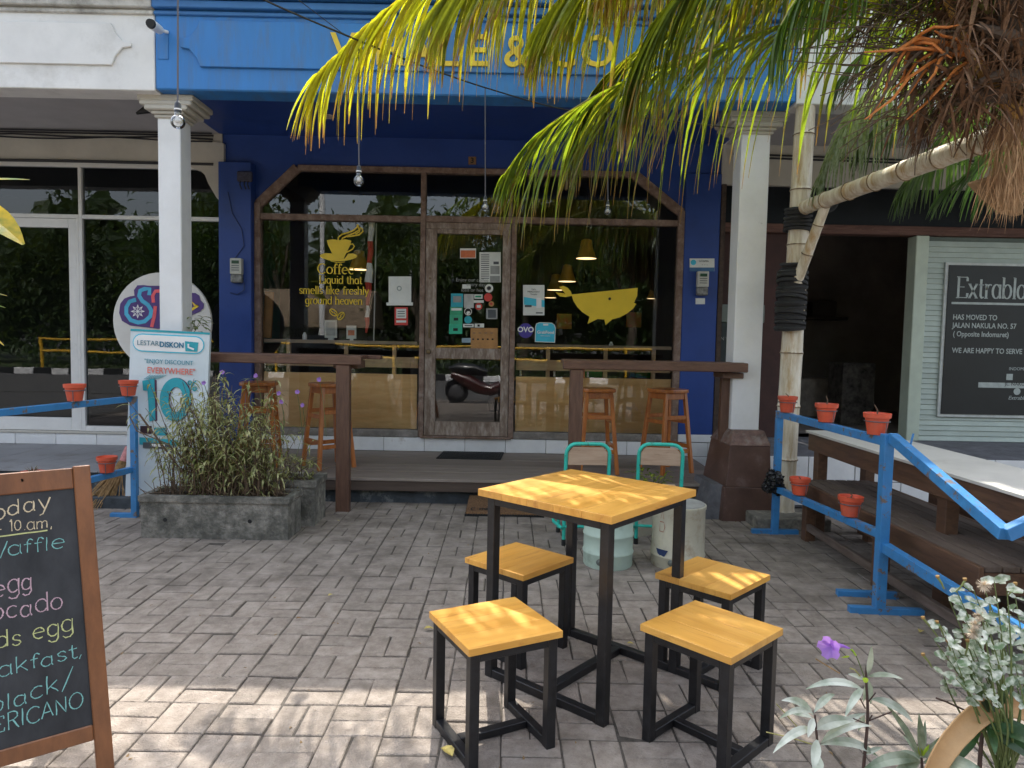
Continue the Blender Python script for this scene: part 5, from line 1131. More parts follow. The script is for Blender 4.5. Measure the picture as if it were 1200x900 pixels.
# ------------------------------------------------------------------ turquoise chairs, drums, plant
def tube_chair(lab):
    t = thing('tube_chair', lab, 'chair', (0, 0, 0), 0, 'turquoise tube chairs'); t['_o'] = (0, 0, 0); r = .0125; hw = .146
    top = .70; pts = [(-hw, 0, 0), (-hw, .0, .40), (-hw, -.03, top-.07)]+[(-hw+.07-.07*math.cos(a), -.035, top-.07+.07*math.sin(a)) for a in [PI/2*k/5 for k in range(1, 6)]]
    pts += [(-x, y, z) for x, y, z in reversed(pts)]
    MB().tube(pts, r, 10).build('back_frame', teal, t, smooth=True)
    MB().prism([(-hw+.014, -.026, .555), (hw-.014, -.026, .555), (hw-.014, -.034, .64), (hw-.045, -.037, .678), (-hw+.045, -.037, .678), (-hw+.014, -.034, .64)], (0, .01, 0)).build('backrest', palew, t, bevel=.002, norm=True)
    MB().bb(-hw+.0, hw, .02, .30, .352, .367).build('seat', palew, t, bevel=.004)
    for s in (-1, 1):
        MB().tube([(s*hw, .0, .34), (s*hw, .28, .34), (s*hw, .31, .31), (s*hw*1.02, .33, .0)], r, 10).build('front_leg', teal, t, smooth=True)
        MB().tube([(s*hw, 0, .12), (s*(hw+.02), -.04, .13), (s*(hw+.065), .06, .15), (s*(hw+.06), .2, .17), (s*hw, .30, .19)], r*.85, 8).build('side_loop', teal, t, smooth=True)
        MB().lathe([(.015, 0), (.015, .045)], (s*hw, 0, -.002), 10).build('foot_cap', black, t); MB().lathe([(.015, 0), (.015, .04)], (s*hw*1.02, .33, -.002), 10).build('foot_cap', black, t)
    MB().tube([(-hw, 0, .13), (hw, 0, .13)], r*.85, 8).build('cross_tube', teal, t, smooth=True)
    return t
tc1 = tube_chair('left turquoise tube chair with bleached wooden back'); tc1.location = (.535, 4.68, .008); tc1.rotation_euler.z = math.radians(2)
c = copy_tree(tc1); c.location = (1.035, 4.72, .008); c.rotation_euler.z = math.radians(-6); c['label'] = 'right turquoise tube chair, its back in front of the small plant'
def drum(c, r, h, m, lab, hoops=(.09, .2), top=None):
    t = thing('drum_stool', lab, 'drum', c, group='painted drums used as seats'); c = Vector(c); prof = [(r*.97, 0), (r, .01)]
    for z in hoops: prof += [(r, z-.012), (r*1.035, z-.004), (r*1.035, z+.004), (r, z+.012)]
    prof += [(r*.985, h-.03), (r*1.02, h-.02), (r*1.02, h-.002), (r*.98, h)]
    MB().lathe(prof, c, 36).build('barrel', m, t, smooth=True)
    MB().lathe([(r*.97, h+.001), (r*.95, h+.006), (.001, h+.008)], c, 30, cap=False).build('lid', top or m, t, smooth=True)
    MB().lathe([(.001, -.022), (.011, -.02), (.013, -.01), (.02, -.008), (.021, 0)], c+Vector((-r*.45, -r*.885, .05)), 14, axis='y').build('bung', mat('bung_metal', (.2, .22, .2), .5, metal=.4), t, smooth=True)
    MB().box(c+Vector((-r*.15, -r*.99, h/2)), (.006, .006, h*.86)).build('seam', m, t)
    return t
drum((.635, 4.30, .008), .152, .36, mint, 'mint green metal drum under the table edge at left')
t = drum((1.075, 4.32, .008), .163, .385, creamd, 'weathered cream metal drum with dark blue patch, right of the mint one', (.075,), mat('grey_drum_lid', (.3, .3, .28), .7, .15, 10))
MB().prism([(1.075+.166*math.cos(a), 4.32+.166*math.sin(a), .13) for a in [math.radians(d) for d in (205, 215, 225, 236)]]+[(1.075+.166*math.cos(math.radians(225)), 4.32+.166*math.sin(math.radians(225)), .075)]+[(1.075+.166*math.cos(math.radians(210)), 4.32+.166*math.sin(math.radians(210)), .1)], (0, -.001, 0)).build('blue_patch', mat('navy_patch', (.02, .04, .12), .6), t)
m = MB(); P2 = lambda a, b: Vector((1.075+.1645*math.cos(math.radians(214+a)), 4.32+.1645*math.sin(math.radians(214+a)), .24+b)); ribbon(m, [(0, 0), (0, .06), (10, .06), (13, .03), (10, 0), (0, 0)], P2, .004, 1.6, None); ribbon(m, [(2, .08), (6, .13), (10, .08)], P2, .006, 1.6, None); m.build('faded_letter', mat('faded_red', (.35, .14, .1), .8), t)
drum((.93, 5.05, .008), .14, .30, creamd, 'pale drum standing farther back between the chairs', (.07,))
cp2 = clump('potted_shrub', 'small green and yellow potted shrub behind the right turquoise chair', 'plant', (1.11, 5.42, .14), .15, 150, .075, .022, leafmat('shrub_leaf', (.05, .12, .025), (.2, .3, .03), .35, .4, pale=(.4, .45, .05), pscale=40, tr=.3), h=.26)
MB().lathe([(.07, .008), (.1, .15), (.105, .16), (.09, .16)], (1.11, 5.42, 0), 20).build('pot', mat('dark_pot', (.03, .03, .03), .6), cp2)

# ------------------------------------------------------------------ right rack, pots, bag
rr_ = thing('blue_rack', 'blue metal pot rack at right with a rail bent down at its near end', 'rack', (1.95, 4.3, 0))
F1, M1 = Vector((1.965, 5.06, 0)), Vector((1.94, 3.56, 0))
MB().bar(F1+Vector((0, 0, .01)), F1+Vector((0, 0, .915)), .045, .045, (0, 1, 0)).build('post', bluem, rr_, bevel=.002)
MB().bar(M1+Vector((0, 0, .04)), M1+Vector((0, 0, .945)), .05, .05, (0, 1, 0)).build('post', bluem, rr_, bevel=.002)
MB().bar(F1+Vector((0, -.02, .892)), M1+Vector((0, .02, .905)), .04, .045).build('rail', bluem, rr_, bevel=.002)
MB().bar(F1+Vector((0, -.02, .345)), M1+Vector((0, .02, .42)), .04, .042).build('rail', bluem, rr_, bevel=.002)
MB().bar(M1+Vector((.01, -.02, .36)), Vector((1.985, 2.3, .29)), .045, .05).build('rail', bluem, rr_, bevel=.002)
Bp = at(1178, 626, 2.65)
MB().bar(M1+Vector((.015, -.02, .93)), Bp, .045, .05).build('bent_rail', bluem, rr_, bevel=.002)
MB().bar(Bp+Vector((0, 0, .0)), at(1290, 575, 2.65), .045, .05).build('bent_rail', bluem, rr_, bevel=.002)
MB().tube([at(1065, 530, 3.45), at(1070.5, 508, 3.45)], .005, 6).build('loose_rod', bluem, rr_)
for y in (3.44, 3.68): MB().bar((1.79 if y < 3.5 else 1.84, y+.13, .022), (2.16, y+.1, .022), .04, .04).build('foot', bluem, rr_, bevel=.002)
MB().bar((1.80, 5.07, .022), (2.14, 5.07, .022), .04, .04).build('foot', bluem, rr_, bevel=.002)
def onrail(a, b, x):
    k = min(range(201), key=lambda k: abs(pix(a.lerp(b, k/200))[0]-x)); return a.lerp(b, k/200)
TA, TB = F1+Vector((0, 0, .92)), M1+Vector((0, 0, .93)); LA, LB = F1+Vector((0, 0, .375)), M1+Vector((0, 0, .45))
for a, b, x, lab, st in ((TA, TB, 922.5, 'red pot at the far end of the right rack, by the bamboo', .03), (TA, TB, 968, 'red pot with a dead twig in the middle of the right top rail', .06), (TA, TB, 1027, 'red pot with a bare stalk nearest the front post', .055), (LA, LB, 937, 'red pot low on the right rack beside the black bag', .02), (LA, LB, 996, 'red pot on the lower right rail in front of the bench', .035)):
    p = onrail(a, b, x); pot(tuple(p), lab, st)
random.seed(21)
bgp = at(908, 565, 5.03); m = MB()
for cx0, cz0, R0 in ((0, .02, .06), (-.045, -.03, .045), (.03, -.04, .05), (-.02, .05, .04)):
    b = len(m.v)
    for i in range(9):
        for k in range(14):
            a = 2*PI*k/14; e = PI*(i+.5)/9; q = R0*random.uniform(.65, 1.3); m.v.append(bgp+Vector((cx0+q*math.sin(e)*math.cos(a), q*math.sin(e)*math.sin(a), cz0+q*math.cos(e))))
    for i in range(8):
        for k in range(14): m.f.append((b+i*14+k, b+i*14+(k+1) % 14, b+(i+1)*14+(k+1) % 14, b+(i+1)*14+k))
for k in range(9):
    a = random.uniform(1.5, 4.5); d = Vector((math.cos(a), random.uniform(-.3, .3), math.sin(a)*.9)); m.blade(bgp+d*.03, d, (0, -1, .2), random.uniform(.05, .09), random.uniform(.02, .04), random.uniform(0, 1.2), 4, .5)
tag(m.build('plastic_bag', mat('black_plastic_film', (.012, .012, .013), .25, .3, 40, bump=.6), None), 'crumpled black plastic bag tied to the far blue post', 'bag')

# ------------------------------------------------------------------ bench, long tables
bt = thing('slatted_bench', 'long slatted wooden bench behind the right blue rack', 'bench', (2.4, 4, 0))
bx0, by0, by1, bz = 2.085, 3.03, 5.0, .43
for k in range(6):
    MB().bb(bx0+.028+k*.083, bx0+.028+k*.083+.076, by0+.002, by1, bz-.028, bz).build('slat', wearb, bt, bevel=.006, seg=2)
MB().bb(bx0, bx0+.026, by0, by1, bz-.13, bz-.004).build('side_board', benchb, bt, bevel=.003); MB().bb(bx0+.53, bx0+.556, by0, by1, bz-.13, bz-.004).build('side_board', benchb, bt, bevel=.003)
MB().bb(bx0+.027, bx0+.529, by0+.0, by0+.026, bz-.13, bz-.03).build('end_board', benchb, bt, bevel=.003)
for y in (by0+.1, 3.95, 4.92):
    for x in (bx0+.03, bx0+.47): MB().bb(x, x+.07, y-.04, y+.035, 0, bz-.031).build('leg', benchb, bt, bevel=.003)
MB().bb(bx0+.032, bx0+.062, by0+.1, 4.88, .085, .135).build('stretcher', wearb, bt, bevel=.003); MB().bb(bx0+.48, bx0+.51, by0+.1, 4.88, .085, .135).build('stretcher', wearb, bt, bevel=.003)
lt_ = thing('long_table', 'long brown table with a white laminate top behind the bench', 'table', (2.9, 4, 0))
MB().bb(2.22, 2.72, 1.6, 5.2, .745, .762).build('top', whitet, lt_, bevel=.002); MB().bb(2.235, 2.26, 1.62, 5.18, .62, .744).build('apron', benchb, lt_, bevel=.003)
MB().bb(2.68, 2.705, 1.62, 5.18, .62, .744).build('apron', benchb, lt_, bevel=.003); MB().bb(2.26, 2.68, 5.155, 5.18, .62, .744).build('apron', benchb, lt_, bevel=.003)
for y in (1.9, 3.6, 5.1):
    for x in (2.262, 2.61): MB().bb(x, x+.07, y-.04, y+.04, 0, .743).build('leg', benchb, lt_, bevel=.003)
b2 = thing('dark_bench', 'second darker slatted bench beyond the white topped table', 'bench', (3.2, 3.6, 0))
for k in range(5): MB().bb(2.92+k*.083, 2.92+k*.083+.074, 2.0, 4.75, .40, .43).build('slat', wearb, b2, bevel=.006)
MB().bb(2.89, 2.918, 2.0, 4.75, .27, .425).build('side_board', benchb, b2, bevel=.003); MB().bb(2.92, 3.33, 4.752, 4.775, .27, .425).build('end_board', benchb, b2, bevel=.003)
for y in (2.3, 3.5, 4.68):
    for x in (2.93, 3.26): MB().bb(x, x+.07, y-.04, y+.04, 0, .399).build('leg', benchb, b2, bevel=.003)

# ------------------------------------------------------------------ bamboo prop and block
tag(MB().bb(1.87, 2.42, 5.14, 5.5, -.005, .10).build('cement_block', mat('rough_block', (.16, .15, .13), .95, .25, 12, bump=.9, bscale=45, dirt=(.34, .31, .26), dscale=7, dlo=.5, dhi=.65), bevel=.012, seg=2), 'rough cement block under the bamboo pole', 'block')
bm_ = thing('bamboo_prop', 'pale bamboo post and slanting pole propping up the palm', 'prop', (2.2, 5.45, .1))
def bamboo_pole(name, a, b, r0_, r1_, nodes):
    a, b = Vector(a), Vector(b); m = MB(); pts, rs = [], []; L = (b-a).length
    for k in range(nodes):
        for f_, s in ((0, 1.0), (.045, .955), (.5, .945), (.93, .96), (.975, 1.0), (.99, 1.05)):
            t = (k+f_)/nodes; pts.append(a.lerp(b, t)); rs.append((r0_+(r1_-r0_)*t)*s)
    pts.append(b); rs.append(r1_); o = m.tube(pts, rs, 16).build(name, bamboo, bm_, smooth=True); ax_ = (b-a).normalized(); x_ = ax_.orthogonal().normalized(); y_ = ax_.cross(x_)
    for k in range(1, nodes):
        t = k/nodes; c_ = a.lerp(b, t-.002); rr__ = (r0_+(r1_-r0_)*t)*1.02
        MB().tube([c_+(x_*math.cos(q)+y_*math.sin(q))*rr__ for q in [2*PI*j/20 for j in range(21)]], .0045, 5, cap=False).build('node_ring', mat('bamboo_node', (.2, .14, .08), .8, .4, 30), o)
    return o
PB, PT = at(917, 603, 5.42), at(946, 92, 5.42); PB.z = .1
bamboo_pole('post', PB, PT, .088, .074, 8)
SA, SB = at(944, 243, 5.32), at(1205, 146, 3.3)
bamboo_pole('slanting_pole', SA, SB, .055, .062, 7)
K1, K2 = at(966, 240, 5.1), at(934, 330, 5.33)
bamboo_pole('brace', K2, at(972, 228, 5.05), .042, .036, 3)
def wrap(c, d, r, L, n):
    c = Vector(c); d = Vector(d).normalized(); m = MB()
    for k in range(n): 
        o = d*(L*(k/(n-1)-.5)); p = c+o; x = d.orthogonal().normalized(); y = d.cross(x); tl_ = random.uniform(-.25, .25)
        m.tube([p+(x*math.cos(a)+y*math.sin(a))*r*random.uniform(1.0, 1.05)+d*tl_*r*math.cos(a) for a in [2*PI*q/14 for q in range(15)]], L/n*.55, 5, cap=False)
    m.tube([c-d*L/2, c+d*L/2], r*.99, 12); return m.build('rubber_binding', rubber, bm_, smooth=True)
pd_ = PT-PB; wrap(at(927, 352, 5.40), pd_, .098, .42, 12); wrap(at(935, 257, 5.42), pd_, .09, .16, 6); wrap(at(966, 238, 5.16), SB-SA, .066, .10, 5)
wrap(at(930, 313, 5.42), pd_, .088, .05, 2)
# ------------------------------------------------------------------ coconut palm
random.seed(5)
pm_ = thing('palm_tree', 'coconut palm leaning in from the right with long drooping fronds', 'palm tree', (4.6, 2.6, 0))
CRN = at(1185, 45, 3.3)
tr = [Vector((4.6, 2.6, 0)), Vector((4.4, 2.8, .9)), Vector((3.7, 3.05, 1.7)), CRN+Vector((.45, -.05, -.35)), CRN+Vector((.05, 0, .0)), CRN+Vector((-.05, 0, .3))]
def spline(P, n):
    out = []; m = len(P)-1
    for k in range(n+1):
        t = k/n*m; i = min(int(t), m-1); f_ = t-i; p0 = P[max(i-1, 0)]; p1 = P[i]; p2 = P[i+1]; p3 = P[min(i+2, m)]
        out.append(.5*((2*p1)+(p2-p0)*f_+(2*p0-5*p1+4*p2-p3)*f_*f_+(3*p1-p0-3*p2+p3)*f_**3))
    return out
tp = spline(tr, 40); MB().tube(tp, [.15+.012*math.sin(k*2.3)+.03*(k > 28) for k in range(41)], 20).build('trunk', barkp, pm_, smooth=True)
# shaggy fibre and old leaf bases round the crown
m = MB(); m2 = MB()
for k in range(40):
    a = random.uniform(0, 6.3); b = CRN+Vector((random.uniform(-.2, .45), random.uniform(-.2, .2), random.uniform(-.35, .35)))
    d = Vector((math.cos(a), math.sin(a)*.8, random.uniform(-.3, .7))).normalized(); L = random.uniform(.15, .34)
    m2.tube([b, b+d*L*.5+Vector((0, 0, .03)), b+d*L], [.04, .03, .012], 7)
m2.build('leaf_bases', barkp, pm_, smooth=True)
for k in range(3200):
    b = CRN+Vector((random.uniform(-.42, .5), random.uniform(-.3, .2), random.uniform(-.38, .42))); a = random.uniform(0, 6.3)
    d = Vector((math.cos(a)*.7, math.sin(a)*.7, random.uniform(-1, .5))); L = random.uniform(.08, .28)
    m.blade(b, d, (0, 0, 1), L, random.choice((.004, .007, .012, .022)), random.uniform(.2, 1.6), 3, .2)
m.build('fibre', fibre, pm_, kind='stuff')
m = MB(); c = at(1187, 190, 3.25)
for k in range(650):
    p = c+Vector((random.gauss(0, .05), random.gauss(0, .05), random.uniform(-.12, .25))); m.blade(p, (random.gauss(0, .3), random.gauss(0, .3), -1), (0, 1, 0), random.uniform(.08, .22), .004, .3, 3, 0)
m.build('hanging_fibre', mat('tan_fibre', (.36, .2, .1), .95, scale=20, col2=(.5, .32, .17), bump=.5), pm_, kind='stuff')
MB().prism([at(x, y, 3.35) for x, y in ((1140, 212), (1165, 205), (1200, 200), (1200, 252), (1180, 248), (1160, 232))], (0, .06, 0)).build('dry_sheath', mat('dry_sheath', (.2, .12, .06), .9, scale=8, col2=(.32, .2, .1), bump=.6), pm_, bevel=.01)
MB().tube([at(1100, -20, 3.3), at(1140, 70, 3.2), at(1170, 110, 3.2), at(1196, 135, 3.2)], [.012, .022, .03, .025], 8).build('old_petiole', mat('ochre_petiole', (.4, .22, .05), .6, .3, 8, bump=.4), pm_, smooth=True)
# orange flower stalk with spikelets
inf = MB().tube([at(1155, 80, 3.25), at(1120, 55, 3.2), at(1075, 45, 3.18), at(1050, 60, 3.15)], [.022, .018, .012, .006], 8).build('flower_stalk', orinf, pm_, smooth=True)
for k in range(26):
    t = random.random(); s = at(1150-95*t, 72-25*t, 3.2); x1 = 1160-random.uniform(20, 150); y1 = random.uniform(20, 135)+(1150-x1)*.25
    e = at(x1, min(y1, 140), 3.15+random.uniform(-.15, .15)); md = s.lerp(e, .5)+Vector((0, 0, .03)); pts = [s, md, e]
    MB().tube([s, s.lerp(md, .5)+Vector((0, 0, .006)), md, md.lerp(e, .5)+Vector((random.gauss(0, .01), 0, -.005)), e], [.007, .0075, .007, .006, .003], 5).build('spikelet', orinf if k % 3 else twig, inf)
# thin dry twigs
m = MB()
for k in range(170):
    s = at(random.uniform(1020, 1200), random.uniform(0, 120), 3.3); e = s+Vector((random.uniform(-.5, .05), random.uniform(-.2, .2), random.uniform(-.35, .12)))
    m.tube([s, s.lerp(e, .5)+Vector((random.gauss(0, .03), 0, random.gauss(0, .03))), e], .0028, 4, cap=False)
m.build('dry_twigs', twig, pm_, kind='stuff')
NLEAF = 0
def frond(path, n, Lmax, m, lab=None, w=.026, droop=2.0, spread=1.0, droop2=None, single=False, rr=.02, prof=None, fold=.5, side_bias=0, tmin=.12, upb=.0):
    """rachis with two rows of folded leaflets that bend under their own weight"""
    global NLEAF
    pts = spline([Vector(p) for p in path], 60)
    fr_ = MB().tube(pts[::2], [rr*(1-.8*k/30) for k in range(31)], 8).build('frond', rach, pm_, smooth=True)
    if lab: fr_['label'] = lab
    allm = MB()
    for k in range(n):
        t = tmin+(1-tmin)*(k+random.uniform(-.3, .3))/n; t = min(max(t, 0), .995); i = min(int(t*60), 59); p = pts[i].lerp(pts[i+1], t*60-i)
        tan = (pts[min(i+2, 60)]-pts[max(i-1, 0)]).normalized()
        L = Lmax*((math.sin(min(t*1.15+.12, 1)*PI/2))*(1-.55*max(0, t-.6)/.4)) if prof is None else Lmax*prof(t)
        for s in (-1, 1):
            sd = tan.cross(Vector((0, 0, 1))).normalized()*s; upv = sd.cross(tan)*s
            if upv.z < 0: upv = -upv
            f_ = .75+.9*t; d = (sd*spread*(1-.35*t)+tan*f_+upv*(.15+upb)+Vector((random.gauss(0, .07), random.gauss(0, .07), random.gauss(0, .06)))).normalized()
            LL = L*random.uniform(.85, 1.1); mb = allm if single else MB()
            dq = droop if (s > 0 or droop2 is None) else droop2
            if s < 0 and droop2 is not None: d = (d+tan*.8).normalized()
            if random.random() < .05: LL *= random.uniform(.4, .7)
            mb.blade(p, d, upv, LL, w*random.uniform(.65, 1.2), dq*random.uniform(.7, 1.35), 7, fold, tip=.06, mid=.22, twist=random.gauss(0, .5))
            if not single: mb.build('leaflet', m, fr_); NLEAF += 1
    if single: allm.build('leaflets', m, fr_, kind='stuff')
    return fr_
c0 = CRN
frond_y2 = leafmat('palm_leaf_lime', (.24, .29, .06), (.68, .66, .02), .25, .3, rnd=.3, brown=(.4, .22, .05), coat=.5)
frond_s = leafmat('palm_leaf_silver', (.16, .22, .12), (.3, .42, .06), .3, .35, pale=(.4, .45, .36), rnd=.3, tr=.4)
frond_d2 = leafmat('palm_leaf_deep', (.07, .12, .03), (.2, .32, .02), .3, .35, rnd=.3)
deadf = mat('dead_leaf_brown', (.09, .055, .035), .9, .4, 12)
# frond 1: passes above the frame, tip droops at upper left
frond([c0, at(1010, -95, 3.7), at(800, -120, 3.95), at(610, -80, 4.05), at(470, 0, 4.05), at(375, 85, 4.0)], 86, 1.0, frond_y, 'long yellow lit frond across the top of the picture', droop=3.3, droop2=1.5, w=.044, spread=.8, tmin=.22)
frond([c0, at(1040, -70, 3.4), at(960, -130, 3.5), at(860, -150, 3.6), at(770, -120, 3.6), at(720, -70, 3.6)], 95, .9, frond_y, 'yellow frond hanging straight down over the last fascia letters', droop=4.0, droop2=2.6, w=.044, spread=.7, single=True)
frond([c0, at(1010, -150, 3.5), at(840, -170, 3.75), at(690, -120, 3.85), at(590, -50, 3.85), at(520, 0, 3.85)], 90, .95, frond_y2, 'second yellow green frond lying over the first', droop=3.6, droop2=1.6, w=.044, spread=.8, tmin=.1, single=True)
# frond 2: bright frond reaching the door
frond([c0+Vector((0, .05, 0)), at(1040, 5, 3.6), at(880, 42, 3.85), at(740, 92, 4.0), at(640, 150, 4.1), at(590, 205, 4.1)], 64, .98, frond_g, 'green frond drooping in front of the right window', droop=3.4, droop2=1.8, w=.033, spread=.8, prof=lambda t: .55+.45*math.sin(PI*min(1, t*1.1))-.35*max(0, t-.75)/.25)
frond([c0+Vector((0, .1, .05)), at(1060, -40, 3.7), at(930, -20, 4.0), at(800, 30, 4.2), at(720, 80, 4.3), at(680, 130, 4.3)], 84, 1.0, frond_g, 'green frond behind the bright one, before the pillar', droop=3.6, droop2=2.2, w=.033, spread=.8, single=True)
frond([c0, at(1110, 40, 3.6), at(1050, 80, 4.4), at(1000, 140, 4.9), at(965, 200, 5.1)], 60, .62, frond_s, 'silvery green frond hanging between the bamboo poles', droop=2.4, w=.02, single=True)
frond([c0+Vector((0, -.05, .05)), at(1080, -80, 3.3), at(960, -100, 3.4), at(850, -50, 3.5), at(780, 10, 3.55), at(745, 70, 3.55)], 90, .95, frond_g, 'long hanging leaflets in front of the white column', droop=3.6, droop2=2.2, w=.03, single=True, spread=.8)
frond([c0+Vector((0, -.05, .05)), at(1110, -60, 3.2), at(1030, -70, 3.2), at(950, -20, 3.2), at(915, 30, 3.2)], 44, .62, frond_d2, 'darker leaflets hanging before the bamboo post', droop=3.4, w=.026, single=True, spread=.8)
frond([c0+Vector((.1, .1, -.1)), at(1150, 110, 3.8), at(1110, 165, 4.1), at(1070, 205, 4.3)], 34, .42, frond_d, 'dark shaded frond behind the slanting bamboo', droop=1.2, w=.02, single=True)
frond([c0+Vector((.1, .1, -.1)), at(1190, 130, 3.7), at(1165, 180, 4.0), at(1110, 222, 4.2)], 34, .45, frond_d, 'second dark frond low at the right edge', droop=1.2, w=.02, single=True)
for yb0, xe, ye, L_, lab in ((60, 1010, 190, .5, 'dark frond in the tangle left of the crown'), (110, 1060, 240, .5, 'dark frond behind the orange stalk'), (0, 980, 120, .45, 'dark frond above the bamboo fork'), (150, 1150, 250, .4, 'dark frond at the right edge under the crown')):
    frond([c0+Vector((.1, .15, 0)), at((1190+xe)/2+20, yb0+20, 4.5), at(xe+40, ye-60, 4.95), at(xe, ye-20, 5.1)], 40, L_, frond_d, lab, droop=2.2, w=.022, single=True)  # dark fronds added to fill in the shading around the crown
for pa, L_, lab in (([c0, at(1110, 30, 3.3), at(1050, 60, 3.4), at(1000, 90, 3.5)], .34, 'dead brown frond stub left of the crown'), ([c0, at(1130, -10, 3.2), at(1060, 0, 3.3), at(1000, 40, 3.3)], .36, 'dead brown frond above the orange stalk'), ([c0, at(1150, 90, 3.3), at(1110, 120, 3.4), at(1080, 160, 3.5)], .3, 'dead brown frond under the orange stalk')):
    frond(pa, 34, L_, deadf, lab, droop=1.5, w=.009, single=True, rr=.02)
frond([c0, at(1060, -90, 3.5), at(930, -120, 3.7), at(800, -90, 3.8), at(700, -40, 3.85), at(640, 20, 3.85)], 125, .95, frond_y2, 'lime frond filling the top between the yellow and green ones', droop=3.5, droop2=1.8, w=.044, spread=.8, single=True)
frond([c0, (2.2, 4.2, 4.3), (1.0, 4.8, 4.85), (-.4, 5.0, 4.85), (-1.8, 5.0, 4.45)], 70, .9, frond_g, 'unseen frond added along the roof edge for dappled shade', droop=1.5, w=.03, single=True)  # this frond and the next added above the frame to break the sun's edge
frond([c0, (1.8, 3.9, 4.1), (.4, 4.3, 4.7), (-1.2, 4.5, 4.7), (-2.6, 4.5, 4.3)], 64, .9, frond_g, 'unseen longest frond added above the fascia for dappled shade', droop=1.5, w=.03, single=True)
# unseen fronds added above and towards the camera for dappled shade
frond([c0, (1.6, 3.0, 3.75), (.7, 2.9, 4.1), (-.3, 2.95, 3.95), (-1.0, 3.0, 3.5)], 46, .8, frond_g, 'unseen frond added high above the table for its shade', droop=1.8, w=.032, single=True)
frond([c0, (2.0, 2.6, 3.8), (1.3, 1.6, 4.1), (.7, .7, 3.8), (.3, 0, 3.2)], 18, .8, frond_g, 'unseen frond added over the camera for its shade', droop=1.8, w=.03, single=True)
frond([c0, (2.2, 3.0, 3.8), (1.6, 2.6, 4.3), (.9, 2.1, 4.4), (.1, 1.6, 4.1)], 30, .7, frond_g, 'unseen frond added over the stools for its shade', droop=1.8, w=.03, single=True)
frond([c0, (2.6, 3.6, 3.7), (2.3, 4.3, 4.3), (1.5, 4.6, 4.5), (.5, 4.7, 4.3)], 50, .85, frond_g, 'unseen frond added toward the roof edge for its shade', tmin=.45, droop=1.6, w=.03, single=True)
frond([c0, (1.9, 3.4, 3.9), (.9, 3.9, 4.5), (-.1, 4.1, 4.6), (-1.1, 4.2, 4.2)], 56, .85, frond_g, 'unseen topmost frond added above the fascia letters for its shade', droop=1.5, w=.03, single=True)

# ------------------------------------------------------------------ wire with bulbs
wr = thing('bulb_wire', 'thin black wire sagging across the top of the picture', 'wire', tuple(at(310, 0, 3.4)))
path = spline([at(250, -35, 3.2), at(310, 0, 3.4), at(424, 49, 4.0), at(500, 79, 4.4), at(573, 104, 4.9), at(660, 128, 5.0), at(735, 136, 5.1), at(860, 150, 5.2)], 50)
MB().tube(path, .005, 5).build('wire', black, wr, smooth=True)
MB().tube([at(350, 0, 3.6)+Vector((0, 0, .0)), at(400, 38, 3.95), at(424, 49, 4.0)], .002, 4).build('wire', black, wr)
def bulb(x, yt, yb_, Y, lab, s=1.):
    c = at(x, yb_, Y); t = thing('hanging_bulb', lab, 'light bulb', c, group='bare bulbs on black cords'); R = .033*s
    MB().tube([at(x, yt, Y), c+Vector((0, 0, R*2.9))], .0045*s, 6).build('cord', mat('bulb_cord', (.1, .1, .12), .6), t)
    MB().lathe([(.006*s, 2.95*R), (.012*s, 2.7*R), (.0145*s, 2.5*R), (.016*s, 1.9*R), (.0165*s, 1.88*R), (.0165*s, 1.4*R)], c, 16).build('socket', mat('socket_blue_black', (.02, .025, .035), .4), t, smooth=True)
    MB().lathe([(.0172*s, 1.86*R), (.0172*s, 1.66*R)], c, 16).build('socket_ring', whitem, t)
    pr = [(R*math.sin(a), -R*math.cos(a)) for a in [PI*k/12*.83 for k in range(13)]]+[(.014*s, 1.35*R)]
    MB().lathe([(max(.0005, a), b) for a, b in pr], c, 20, cap=False).build('glass', bulbg, t, smooth=True)
    MB().lathe([(.3*R, -.1*R), (.42*R, .2*R), (.2*R, .8*R)], c, 10).build('filament_core', mat('led_core', (.7, .7, .68), .4), t)
    return t
bulb(208.5, -60, 143, 3.35, 'bare bulb in front of the left column', .98); bulb(420.5, 48, 212, 4.0, 'bare bulb before the slanted window corner', .9)
bulb(568.5, 103, 243, 4.9, 'bare bulb before the cafe door, half behind the frond', .8); bulb(712, 133, 248, 5.05, 'bare bulb in front of the right window, behind leaves', .75)

